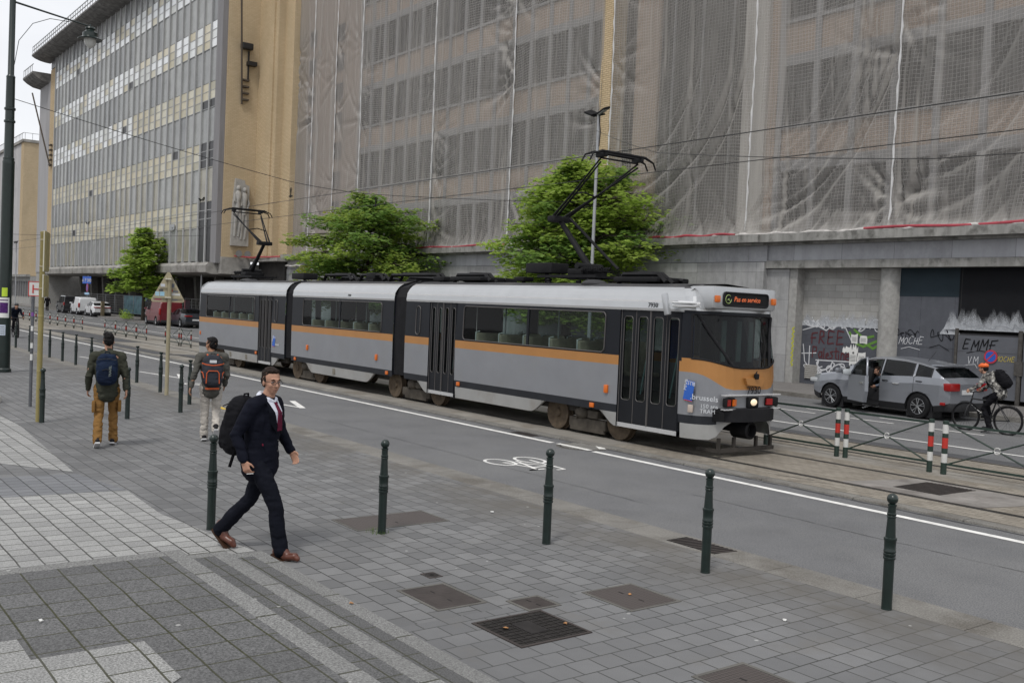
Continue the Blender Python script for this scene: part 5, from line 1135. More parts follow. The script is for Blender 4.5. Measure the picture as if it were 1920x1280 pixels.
# ---- tram fences
fgreen = mat('fence_green', (.016, .034, .026), .45, var=.2, vs=6); fwhite = mat('fence_white', (.58, .58, .56), .5, var=.08, vs=6); fred = mat('fence_red', (.48, .03, .02), .45, var=.1); fbrown = mat('fence_brown', (.10, .075, .06), .7, var=.3, vs=6)
def fence_panel(wd, label, h=.88, pr=.045, mm=None):
    t = thing('barrier_panel', label, 'barrier', (0, 0, 0), 0, 'barrier panels along the tram tracks')
    for x in (0, wd):
        b = MB()
        for i, (a, c) in enumerate(((0, .217), (.217, .387), (.387, .49), (.49, .685), (.685, .77), (.77, .94), (.94, 1.0))):
            b.m = (0, 1, 0, 2, 0, 1, 0)[i]; b.lathe([(pr, a*h), (pr, c*h)] if i < 6 else [(pr+.002, a*h), (pr+.002, c*h), (.03, c*h+.01), (0, c*h+.01)], (x, 0, 0), 12)
        b.build('post', mm or [fgreen, fwhite, fred], t, 40, off=False)
    b = MB(); z0, z1 = .17*h/.88, .83*h/.88; zc = (z0+z1)/2; xc = wd/2; r_ = .05
    for z in (z0, z1): b.box((xc, 0, z), (wd-.09, .03, .035))
    for sx_ in (-1, 1):
        for sz in (-1, 1):
            d = Vector((sx_*(wd/2-.05), 0, sz*(z1-z0)/2)); e = d.normalized()*r_; b.tube([(xc+e.x, 0, zc+e.z), (xc+d.x, 0, zc+d.z)], .014, 6)
    b.build('rails', fgreen, t, off=False)
    b = MB(); b.tube([(xc+r_*math.cos(a*PI/10), 0, zc+r_*math.sin(a*PI/10)) for a in range(21)], .008, 6, caps=False); b.build('ring', fwhite, t, 60, off=False)
    return t
FP = [(-12.25, 1.60, 'striped barrier panel just ahead of the tram front'), (-10.47, 1.62, 'striped barrier panel in front of the silver car'), (-8.6, 1.75, 'striped barrier panel under the cyclist at the right edge'), (-6.7, 1.75, 'striped barrier panel beyond the right edge')]
p0 = fence_panel(1.62, FP[1][2]); p0.location = (FP[1][0], 15.6, 0)
for x, wd, lb in (FP[0], FP[2], FP[3]): dup(p0, (x, 15.6, 0), 0, lb, scale=(wd/1.62, 1, 1))
q0 = fence_panel(1.62, 'far barrier panel', pr=.034, mm=[mat('fence_dull', (.05, .05, .042), .7, var=.2), mat('fence_dull_white', (.36, .36, .34), .6), mat('fence_dull_red', (.26, .03, .025), .6)]); lefts = [(-46.2, 1.35), (-48.5, 2.0), (-53.2, 1.7), (-55.05, 1.75), (-57.1, 1.95), (-59.3, 2.1)]+[(-66.4-2.2*i, 2.05) for i in range(15)]
for i, (x, wd) in enumerate(lefts):
    lb = 'one of the small barrier panels in the run before the rear of the tram' if i < 2 else 'red and white barrier panel in the short run left of the triangle sign' if i < 6 else 'far barrier panel in the long run beside the tracks at left'
    if i == 0: q0.location = (x, 15.55, 0); q0['label'] = lb; q0.scale = (wd/1.62, 1, .92)
    else: dup(q0, (x, 15.55, 0), 0, lb, scale=(wd/1.62, 1, .92))
for x in (-44.75, -46.35, -51.4, -53.25, -55.1, -57.25, -59.5, -64.2):
    b = MB(); b.box((0, 0, .43), (.10, .10, .86), bev=.01); tag(b.build('fence_post', fbrown, loc=(x, 15.5, 0)), 'square brown post standing between the striped barrier panels', 'post', 'brown posts between the barrier panels')
# ---- lamp post at the left edge
lp = thing('street_lamp', 'tall dark green lamp post with a hanging bell lantern at the left edge', 'street lamp', (-31.1, 5.42, 0))
b = MB(); b.lathe([(.21, 0), (.21, .08), (.175, .12), (.165, 3.2), (.16, 5.9), (.165, 5.95), (.13, 6.05), (.115, 8.3), (.12, 8.35), (.085, 8.4), (.075, 13.5), (0, 13.5)], (-31.1, 5.42, 0), 20); 
for z in (6.0, 7.4, 7.05): b.lathe([(.12, z), (.15, z+.02), (.15, z+.07), (.12, z+.09)], (-31.1, 5.42, 0), 16)
b.build('post', green_p, lp, 40)
b = MB(); b.tube([(-31.1, 5.42, 10.46), (-31.1, 7.62, 10.16)], [.03, .022], 6); b.tube([(-31.1, 5.5, 8.7), (-31.1, 5.6, 9.4), (-31.1, 5.95, 9.95), (-31.1, 6.4, 10.18), (-31.1, 6.95, 10.2)], .010, 5); b.build('arm', green_p, lp, 60)
b = MB(); b.lathe([(.02, .30), (.03, .22), (.13, .20), (.15, .16), (.12, .12), (.14, .08), (.21, .04), (.215, -.07), (.24, -.09), (.34, -.14), (.335, -.16), (.2, -.11)], (-31.1, 7.5, 9.95), 24); lt = b.build('lantern_hood', green_p, lp, 40)
b = MB(); b.lathe([(.175, -.13), (.16, -.25), (.10, -.35), (.03, -.40), (0, -.41)], (-31.1, 7.5, 9.95), 20); b.build('globe', mat('opal_globe', (.55, .55, .52), .25, var=.05), lt, 60)
for lb, z0, z1, a0, a1, m_ in (('white and purple poster wrapped round the lamp post', 1.55, 2.12, -70, 30, 0), ('torn yellow green sticker high on the lamp post base', 2.15, 2.4, -40, 10, 1), ('pale printed sheet low on the lamp post', 1.05, 1.35, -80, 0, 2)):
    t = thing('poster', lb, 'poster', (-31.1, 5.42, z0)); R_ = .172
    def pp(a, z, r=R_): return (-31.1+r*math.cos(R(a)), 5.42+r*math.sin(R(a)), z)
    b = MB(); n_ = 8
    for i in range(n_): u, v = a0+(a1-a0)*i/n_, a0+(a1-a0)*(i+1)/n_; b.quad(pp(u, z0), pp(v, z0), pp(v, z1), pp(u, z1))
    b.build('sheet', [paper, spray('fluo', (.45, .6, .06)), mat('pale_blue_paper', (.45, .5, .58), .8)][m_], t, 60)
    if m_ == 0:
        b = MB()
        for i in range(1, n_-1): u, v = a0+(a1-a0)*i/n_, a0+(a1-a0)*(i+1)/n_; b.quad(pp(u, 1.68, .174), pp(v, 1.68, .174), pp(v, 1.98, .174), pp(u, 1.98, .174)); b.quad(pp(u, 2.03, .174), pp(v, 2.03, .174), pp(v, 2.06, .174), pp(u, 2.06, .174))
        b.build('print', mat('poster_purple', (.07, .02, .12), .6, var=.4, vs=12), t, 60)
    if m_ == 2:
        b = MB()
        for q in range(4):
            for i in range(1, n_-1): u, v = a0+(a1-a0)*i/n_, a0+(a1-a0)*(i+1)/n_; b.quad(pp(u, 1.1+q*.06, .174), pp(v, 1.1+q*.06, .174), pp(v, 1.115+q*.06, .174), pp(u, 1.115+q*.06, .174))
        b.build('print', ink, t, 60)
# ---- sign poles
olive = mat('olive_pole', (.27, .225, .085), .5, var=.12, vs=5, dirt=((.16, .13, .06), 4, .55, .5)); olive_pale = mat('pale_sign_back', (.33, .29, .19), .5, var=.1, vs=6); steel_p = mat('grey_pole', (.11, .115, .125), .5, .3, var=.25, vs=6)
sp = thing('sign_pole', 'yellow olive sign pole with two panels seen edge on', 'sign', (-19.42, 3.98, 0))
b = MB(); b.lathe([(.046, 0), (.046, 3.40), (.05, 3.41), (.05, 3.45), (0, 3.46)], (-19.42, 3.98, 0), 14); 
for z in (1.9, .9): b.lathe([(.047, z), (.05, z+.01), (.05, z+.03), (.047, z+.04)], (-19.42, 3.98, 0), 12)
b.build('pole', olive, sp, 40)
dv = Vector((-.955, .297, 0)); nv = Vector((.297, .955, 0))
for z0, z1 in ((2.74, 3.44), (2.28, 2.66)):
    c = Vector((-19.42, 3.98, 0))+nv*.075-dv*.02; b = MB(); nw = nv*-1
    b.box((c.x-dv.x*.0, c.y-dv.y*.0, (z0+z1)/2), (.7, .018, z1-z0), rz=math.atan2(dv.y, dv.x)); b.m = 1
    b.box((c.x+nw.x*.020, c.y+nw.y*.020, (z0+z1)/2), (.74, .02, z1-z0+.03), rz=math.atan2(dv.y, dv.x)); b.build('sign_panel', [olive, mat('panel_edge', (.55, .52, .42), .5)], sp)
b = MB()
for z in (2.82, 3.3, 2.42): b.lathe([(.048, z-.015), (.056, z-.01), (.056, z+.01), (.048, z+.015)], (-19.42, 3.98, 0), 12); b.box((-19.42+nv.x*.05, 3.98+nv.y*.05, z), (.05, .09, .03), rz=math.atan2(dv.y, dv.x))
b.build('clamp', olive_pale, sp)
hp = thing('sign_pole', 'slim stickered grey pole with a red and white H sign', 'sign', (-21.95, 4.34, 0))
b = MB(); b.lathe([(.032, 0), (.032, 2.5), (0, 2.51)], (-21.95, 4.34, 0), 12); b.build('pole', steel_p, hp, 40)
hd = Vector((.93, -.36, 0)).normalized(); hx = Vector((.36, .93, 0)).normalized(); ho = Vector((-21.93, 4.40, 2.41))
hm = plane_mtx(ho+hd*.045, hx, (0, 0, 1))
b = MB(); 
def hq(b, x0, x1, y0, y1, z): b.quad(*[tuple(hm @ Vector((x, y, z))) for x, y in ((x0, y0), (x1, y0), (x1, y1), (x0, y1))])
b.box(tuple(ho+hd*.03), (.30, .012, .30), rz=math.atan2(hx.y, hx.x)); b.m = 1
for q in ((-.15, .15, .135, .15), (-.15, .15, -.15, -.135), (-.15, -.135, -.135, .135), (.135, .15, -.135, .135)): hq(b, *q, -.004)
b.build('sign_panel', [fwhite, fred], hp); text('lettering', 'H', .25, hm @ Matrix.Translation((0, -.09, -.003)), fred, hp)
for z, s_, m_ in ((1.55, .1, paper), (1.3, .09, ink), (1.2, .12, paper), (.95, .13, paper), (1.85, .08, spray('st_purple', (.2, .08, .3)))):
    t = thing('sticker', '%s sticker on the slim grey pole, %s one counting from the ground' % ('dark' if m_ is ink else 'purple' if m_ not in (paper,) else 'white', {.95: 'lowest', 1.2: 'second', 1.3: 'third', 1.55: 'fourth', 1.85: 'topmost'}[z]), 'sticker', (-21.95, 4.34, z)); b = MB()
    for i in range(5): a, c = R(-60+i*18), R(-42+i*18); b.quad(*[(-21.95+.034*math.cos(q), 4.34+.034*math.sin(q), zz) for q, zz in ((a, z), (c, z), (c, z+s_), (a, z+s_))])
    b.build('sheet', m_, t, 60)
tp = thing('warning_sign', 'back of a stickered triangular warning sign on a beige pole', 'sign', (-23.8, 7.7, 0))
b = MB(); b.lathe([(.046, 0), (.046, 2.80), (.05, 2.81), (.05, 2.84), (0, 2.85)], (-23.8, 7.7, 0), 14); b.build('pole', olive_pale, tp, 40)
tn = Vector((.95, -.31, 0)).normalized(); tx_ = Vector((.31, .95, 0)).normalized(); tm = plane_mtx(Vector((-23.8, 7.66, 2.22))-tn*.05, tx_, (0, 0, 1))
tri = []
for cx, cy, a0 in ((-.36, .05, 150), (.36, .05, 270), (0, .68, 30)):
    for i in range(7): a = R(a0+i*20); tri.append((cx*.92+.045*math.cos(a), cy+.045*math.sin(a)))
b = MB(); n_ = len(tri); b.add([tuple(tm @ Vector((x, y, 0))) for x, y in tri]+[tuple(tm @ Vector((x, y, -.02))) for x, y in tri], [range(n_), list(range(n_, 2*n_))[::-1]]+[(i, (i+1) % n_, n_+(i+1) % n_, n_+i) for i in range(n_)])
b.build('sign_panel', olive_pale, tp); b = MB()
for y, w_ in ((.10, .66), (.34, .36)): b.box(tuple(tm @ Vector((0, y, .012))), (w_, .02, .03), rz=math.atan2(tx_.y, tx_.x))
b.build('stiffener', mat('stiffener', (.24, .21, .14), .5), tp); b = MB()
for y in (.12, .56): b.box(tuple(tm @ Vector((0, y, .06))), (.14, .12, .035), rz=math.atan2(tx_.y, tx_.x))
b.build('clamp', mat('clamp_pale', (.5, .47, .38), .5), tp)
for i, (x, y, w_, h_, c) in enumerate(((-.22, .05, .16, .05, (.45, .12, .16)), (-.13, .15, .1, .1, (.3, .5, .62)), (-.24, .15, .09, .1, (.35, .52, .6)), (-.16, .26, .1, .05, (.1, .1, .1)), (.12, .17, .08, .06, (.5, .5, .5)), (.17, .24, .12, .05, (.15, .15, .16)), (.14, .05, .16, .05, (.2, .2, .22)), (.11, .36, .06, .09, (.12, .13, .16)), (-.12, .37, .1, .07, (.5, .52, .55)), (.09, .26, .04, .05, (.4, .1, .08)), (.22, .17, .11, .05, (.55, .55, .52)))):
    b = MB(); b.quad(*[tuple(tm @ Vector((xx, yy, .004))) for xx, yy in ((x-w_/2, y), (x+w_/2, y), (x+w_/2, y+h_), (x-w_/2, y+h_))])
    o = b.build('sticker_sheet', spray('st_%d' % i, c), tp)
# ---- masts and wires
galv2 = mat('mast_grey', (.36, .37, .38), .45, .4, var=.1, vs=3)
def mast(x, y, zt, label, heads=True):
    t = thing('light_mast', label, 'lamp post', (x, y, .05)); b = MB(); b.lathe([(.1, .05), (.1, .3), (.075, .32), (.065, zt*.8), (.065, zt)], (x, y, 0), 12); b.build('pole', galv2, t, 40)
    if heads:
        for s in (-1, 1):
            b = MB(); b.box((x+s*.36, y-.1, zt+.12), (.5, .38, .09), ry=R(-22*s), rx=R(20), bev=.02); h_ = b.build('floodlight', t_black, t); b = MB(); b.box((x+s*.36, y-.125, zt+.065), (.42, .3, .02), ry=R(-22*s), rx=R(20)); b.build('lens', mat('flood_lens', (.25, .26, .24), .2), h_)
        b = MB(); b.box((x, y, zt), (.7, .06, .06)); b.tube([(x+.1, y-.1, zt), (x+.25, y-.1, zt-.7), (x+.2, y-.1, zt-1.3)], .02, 5); b.build('bracket', t_black, t)
    return t
mast(-30.3, 26.9, 10.43, 'pale grey floodlight mast behind the front pantograph')
mast(-78.2, 27.8, 10.0, 'grey floodlight mast before the dark panels of the glazed front')
mast(-113.1, 27.8, 9.6, 'thin grey floodlight mast behind the white van')
mast(-152.2, 27.8, 8.6, 'farthest thin floodlight mast right of the lamp post')
t = thing('catenary_pole', 'dark slim pole rising out of the small tree', 'pole', (-86.2, 27.8, 0)); b = MB(); b.lathe([(.14, 0), (.12, 8.7), (0, 8.72)], (-86.2, 27.8, 0), 10); b.build('pole', t_black, t, 40); b = MB(); b.box((-84.8, 27.5, 8.1), (1.0, .06, .5)); b.tube([(-86.2, 27.8, 8.0), (-84.6, 27.4, 8.05)], .03, 5); b.build('bracket', galv2, t)
wire_m = mat('wire', (.012, .012, .012), .5)
def wire(pts, label, r=.012, sag=0., n=10):
    P = []
    for p, q in zip(pts[:-1], pts[1:]):
        for i in range(n): u = i/n; P.append(tuple(p[k]+(q[k]-p[k])*u for k in range(2))+(p[2]+(q[2]-p[2])*u-sag*4*u*(1-u),))
    P.append(pts[-1]); b = MB(); b.tube(P, r, 5); tag(b.build('overhead_wire', wire_m, loc=pts[0]), label, 'wire')
wire([(40, 13.9, 5.8), (-30, 13.9, 5.72), (-62, 13.95, 5.62), (-110, 14.0, 5.7), (-200, 13.9, 5.7)], 'contact wire over the near tram track', .010)
wire([(40, 16.9, 5.8), (-30, 16.95, 5.85), (-62, 17.0, 5.75), (-110, 17.0, 5.7), (-200, 17, 5.7)], 'contact wire over the far tram track', .010)
wire([(-31.1, 5.5, 7.75), (-31.0, 13.9, 6.35), (-30.6, 16.95, 6.2), (-30.3, 26.9, 6.9)], 'span wire from the green lamp post across the street', .010, .05, 6)
wire([(-30.3, 26.8, 9.8), (-20.0, 20.0, 7.0), (-9.9, 17.0, 5.5), (0, 16.9, 5.3)], 'span wire running down to the right from the floodlight mast', .009, .05, 6)
wire([(-78.2, 27.8, 7.2), (-78.2, 13.9, 6.2), (-78, 5.0, 7.5)], 'span wire over the street by the small tree', .012, .1, 6)
for x, y, z in ((-30.9, 13.9, 6.05), (-30.6, 16.95, 6.02)):
    b = MB(); b.lathe([(.012, -.25), (.03, -.2), (.015, -.1), (.03, 0), (.012, .1)], (x, y, z), 8); b.box((x, y, z-.2), (.25, .03, .04)); tag(b.build('insulator', t_black, loc=(x, y, z)), 'small black wire hanger on the span wire over the %s track' % ('near' if y < 15 else 'far'), 'insulator')
# ---- far signs by the parked cars
t = thing('parking_sign', 'blue parking sign on a post beside the white van', 'sign', (-108.4, 26.6, .05)); b = MB(); b.cyl((-108.4, 26.6, .05), (-108.4, 26.6, 3.9), .05, 8); b.build('pole', galv2, t); b = MB(); b.box((-108.35, 26.5, 3.5), (1.5, .04, .75), rz=R(18)); b.build('sign_panel', MATS['sign_blue'], t)
text('lettering', '\u2193 P 300', .5, plane_mtx((-108.35, 26.46, 3.3), (math.cos(R(18)), math.sin(R(18)), 0), (0, 0, 1)), fwhite, t)
no_parking(-108.2, 26.5, 2.7, 'far no parking disc under the blue parking sign', .42)
b = MB(); b.box((-108.2, 26.5, 2.1), (.8, .04, .22), rz=R(18)); tag(b.build('sign_plate', mat('pale_blue', (.3, .45, .62), .5), loc=(-108.2, 26.5, 2.1)), 'pale blue strip plate under the far no parking disc', 'sign')
t = thing('warning_sign', 'small far warning triangle with a blue strip below, under the small tree', 'sign', (-88.4, 26.5, .05)); b = MB(); b.cyl((-88.4, 26.5, .05), (-88.4, 26.5, 2.6), .045, 8); b.build('pole', galv2, t)
b = MB(); b.prism([(-89.0, 2.08), (-87.8, 2.08), (-88.4, 2.85)], 26.42, 26.46, 'y'); b.m = 1; b.prism([(-88.8, 2.17), (-88.0, 2.17), (-88.4, 2.66)], 26.40, 26.42, 'y'); b.m = 2; b.box((-88.4, 26.395, 2.32), (.1, .02, .2)); b.build('sign_panel', [fred, fwhite, t_black], t); b = MB(); b.box((-88.4, 26.44, 1.85), (1.5, .04, .24)); b.build('sub_plate', MATS['sign_blue'], t)
t = thing('wooden_post', 'short weathered brown parking ticket post beside the white car', 'post', (-98.6, 25.6, .05)); b = MB(); b.box((-98.6, 25.6, .75), (.3, .3, 1.4), bev=.03); b.build('post', mat('weathered_wood', (.14, .115, .075), .8, var=.3, vs=5), t); b = MB(); b.box((-98.5, 25.43, 1.15), (.2, .03, .3)); b.build('plate', olive_pale, t)

# ================================================================== TREES
bark = mat('bark', (.075, .062, .05), .9, var=.3, vs=8, bs=25, bstr=.6)
def leafmat(name, c, c2, tr=.5):
    m = bpy.data.materials.new(name); m.use_nodes = True; n = m.node_tree; n.nodes.clear(); o = n.nodes.new('ShaderNodeOutputMaterial')
    b_ = n.nodes.new('ShaderNodeBsdfPrincipled'); b_.inputs['Roughness'].default_value = .5; b_.inputs['Specular IOR Level'].default_value = .3; tl = n.nodes.new('ShaderNodeBsdfTranslucent'); f = noise(n, coords(n), .8, 4, .7); f2 = noise(n, coords(n), 7, 3, .7)
    cc = mixc(n, ramp(n, f, .35, .65), c, c2); cc = mixc(n, ramp(n, f2, .3, .7, 0, .5), cc, mul(c, .6)); n.links.new(cc, b_.inputs['Base Color']); n.links.new(cc, tl.inputs[0])
    ms = n.nodes.new('ShaderNodeMixShader'); ms.inputs[0].default_value = tr; n.links.new(b_.outputs[0], ms.inputs[1]); n.links.new(tl.outputs[0], ms.inputs[2]); n.links.new(ms.outputs[0], o.inputs[0]); return m
lf1 = leafmat('leaf_green', (.28, .40, .075), (.41, .52, .11)); lf2 = leafmat('leaf_deep', (.18, .31, .07), (.28, .42, .11)); lf3 = leafmat('leaf_fresh', (.34, .49, .085), (.46, .62, .13)); lfy = leafmat('leaf_yellowing', (.50, .50, .07), (.36, .45, .07))
def tree(x, y, z0, zlow, ztop, rad, n_br, label, mats, seed, leaf=.25, spire=0., yellow=None, asym=(0, 0)):
    rnd = random.Random(seed); t = thing('tree', label, 'tree', (x, y, z0)); tk = MB(); zt = ztop-spire*.3
    tk.tube([(x, y, z0), (x+.05, y, z0+1.2), (x-.04, y+.05, zlow+.5), (x, y, zt-.6), (x+.02, y, ztop-.1)], [.17*rad/4+.06, .14*rad/4+.05, .10*rad/4+.04, .035, .01], 8)
    cr = MB(); H = zt-zlow
    def spray(p, d, s, k):
        nL = rnd.randint(8, 12)
        for i in range(nL):
            a = rnd.uniform(0, 6.28); r_ = s*rnd.uniform(.15, 1.0); q = Vector((p.x+r_*math.cos(a), p.y+r_*math.sin(a), p.z+rnd.uniform(-.10, .09)-r_*.22))
            l = leaf*rnd.uniform(.75, 1.3); an = rnd.uniform(0, 6.28); u = Vector((math.cos(an), math.sin(an), rnd.uniform(-.55, .25))).normalized(); v = u.cross(Vector((rnd.uniform(-.5, .5), rnd.uniform(-.5, .5), 1))).normalized()
            cr.m = k if rnd.random() < .75 or k > 1 else rnd.randrange(2)
            w_ = l*.36; cr.add([q, q+u*l*.35+v*w_, q+u*l*.5+v*w_*.45, q+u*l*.72+v*w_*.8, q+u*l, q+u*l*.72-v*w_*.8, q+u*l*.5-v*w_*.45, q+u*l*.35-v*w_], [(0, 1, 2, 7), (2, 3, 4), (2, 4, 6, 7), (4, 5, 6)])
    for i in range(n_br):
        f = (i+rnd.random())/n_br; z = zlow+H*f; prof = (math.sin(PI*min(1, (f*.70+.30)))**.7) if f < .95 else .25
        a = i*2.39996+rnd.uniform(-.4, .4); ln = rad*prof*rnd.uniform(.6, 1.12); ln *= 1+asym[0]*math.cos(a-asym[1])
        e = Vector((x+ln*math.cos(a), y+ln*math.sin(a), z+ln*.12*(f-.25)*3-.10*ln*(1-f)+ln*rnd.uniform(-.10, .16))); s = Vector((x, y, z-.25*ln*.5)); m_ = (s+e)/2+Vector((0, 0, .14*ln))
        tk.tube([s, m_, e], [.05*rad/4+.008, .03*rad/4+.006, .008], 5)
        k = rnd.choices(range(len(mats)), [4, 3, 0 if yellow else 2][:len(mats)])[0]
        ns = int(6+ln*8.0)
        for j in range(ns):
            u = .28+.74*(j+rnd.random())/ns; p = (s*(1-u)**2+m_*2*u*(1-u)+e*u*u) if u <= 1 else e
            side = rnd.uniform(-1, 1)*ln*.20*(1.1-abs(u-.6)); p = p+Vector((-math.sin(a), math.cos(a), 0))*side+Vector((0, 0, rnd.uniform(-.30, .32)-abs(side)*.15))
            kk = k
            if yellow and (p.x-x)*yellow[0]+(p.y-y)*yellow[1]+0 > yellow[2]*rnd.uniform(.8, 1.3): kk = len(mats)-1
            spray(p, None,   .40*rad/4+.08, kk)
    for j in range(int(n_br*1.3)):        # outer leaf masses that round the crown off
        a = rnd.uniform(0, 6.28); f = rnd.random()**.8; q = rnd.uniform(.72, 1.0)*(1+asym[0]*math.cos(a-asym[1])); pr = math.sin(PI*min(1, f*.66+.32))**.6; p = Vector((x+rad*.86*pr*q*math.cos(a), y+rad*.86*pr*q*math.sin(a), zlow-.2+H*f*.97+rnd.uniform(-.3, .3))); kk = rnd.randrange(2)
        if yellow and (p.x-x)*yellow[0]+(p.y-y)*yellow[1]+0 > yellow[2]*rnd.uniform(.8, 1.3): kk = len(mats)-1
        if math.sin(3*a+seed)+math.sin(5*a+7*f+seed) > -.9: spray(p, None, .42*rad/4+.08, kk)
    if spire:
        for j in range(26): f = j/26; p = Vector((x+rnd.uniform(-.45, .45)*(1-.5*f)*(1 if j > 8 else .5), y+rnd.uniform(-.45, .45), zt-.2+(ztop-zt+.25)*f)); spray(p, None, .3, 0)
    tk.build('trunk', bark, t, 60); cr.build('crown', mats, t, 0, normals=False); return t
tree(-34.3, 29.0, .05, 2.4, 9.3, 5.5, 96, 'large bright green street tree behind the front pantograph', [lf1, lf3, lf2], 3, spire=1.6, asym=(.45, PI*.5))
tree(-51.2, 28.0, .05, 2.4, 8.4, 4.9, 84, 'large dark green street tree with a yellowing left side', [lf2, lf1, lfy], 8, yellow=(-1.0, -.5, 3.7, 0))
tree(-87.3, 26.0, .05, 2.6, 8.0, 2.8, 40, 'small fresh green street tree left of the tram', [lf3, lf1], 12, leaf=.33, spire=1.2)
for x, y, r_ in ((-91.5, 25.6, .5), (-89.5, 25.4, .7)):
    b = MB(); rr = random.Random(int(r_*10))
    for i in range(150): p = Vector((x+rr.uniform(-r_, r_), y+rr.uniform(-.3, .3), .05+abs(rr.gauss(0, .3)))); u = Vector((rr.uniform(-1, 1), rr.uniform(-1, 1), rr.uniform(0, 1))).normalized()*.2; v = Vector((-u.y, u.x, .05)); b.quad(p, p+u*.5+v*.3, p+u, p+u*.5-v*.3)
    tag(b.build('shrub', lf3, loc=(x, y, .05), normals=False), 'weedy green growth at the %s side of the small tree bed' % ('far' if x < -91 else 'near'), 'plant')
# ================================================================== VEHICLES
tyre_m = mat('tyre', (.014, .014, .015), .8, var=.2, vs=10); rim_m = mat('alloy', (.42, .43, .44), .3, .7, var=.05); rim_dark = mat('rim_dark', (.02, .02, .022), .5); car_glass = glassmat('car_glass', (.30, .35, .34), .40, spec=.5); trim_k = mat('black_trim', (.016, .016, .018), .5, var=.2)
chrome = mat('chrome', (.7, .7, .7), .15, .9, var=.02); plate_m = mat('number_plate', (.6, .6, .6), .5); seat_k = mat('car_seat', (.03, .03, .033), .8)
def lerp(pl, x):
    if x <= pl[0][0]: return pl[0][1]
    for (a, b_), (c, d) in zip(pl[:-1], pl[1:]):
        if x <= c: return b_+(d-b_)*(x-a)/(c-a)
    return pl[-1][1]
def wheel(t, x, y, r, side, spokes=5, wd=.21, style=0):
    b = MB(); b.lathe([(r*.62, -wd/2), (r*.93, -wd/2), (r, -wd/2+.03), (r, wd/2-.03), (r*.93, wd/2), (r*.62, wd/2)], (x, y, r), 28, 'y'); w_ = b.build('wheel', tyre_m, t, 40, off=False)
    b = MB(); yo = y+side*(wd/2-.02); b.lathe([(r*.64, -.04), (r*.66, .015), (r*.60, .012), (r*.57, -.03), (0, -.035)], (x, yo, r), 28, 'y') if side > 0 else b.lathe([(r*.64, .04), (r*.66, -.015), (r*.60, -.012), (r*.57, .03), (0, .035)], (x, yo, r), 28, 'y')
    b.m = 1
    for f in range(len(b.f)): b.mi[f] = 1
    b.m = 0; b.tube([(x+r*.62*math.cos(a*PI/14), yo+side*.008, r+r*.62*math.sin(a*PI/14)) for a in range(29)], .014, 6, caps=False)
    for k in range(spokes):
        a0 = 2*PI*k/spokes+.3
        for da in (-.2, .2):
            p0 = Vector((x, yo+side*.012, r))+Vector((math.cos(a0), 0, math.sin(a0)))*r*.1; p1 = Vector((x, yo+side*.004, r))+Vector((math.cos(a0+da), 0, math.sin(a0+da)))*r*.6; b.tube([p0, p1], [.022, .034], 5, flat=.5)
    b.lathe([(.05, -.0), (.045, side*.02), (0, side*.022)], (x, yo, r), 12, 'y'); b.build('rim', [rim_m, rim_dark], w_, 40, off=False)
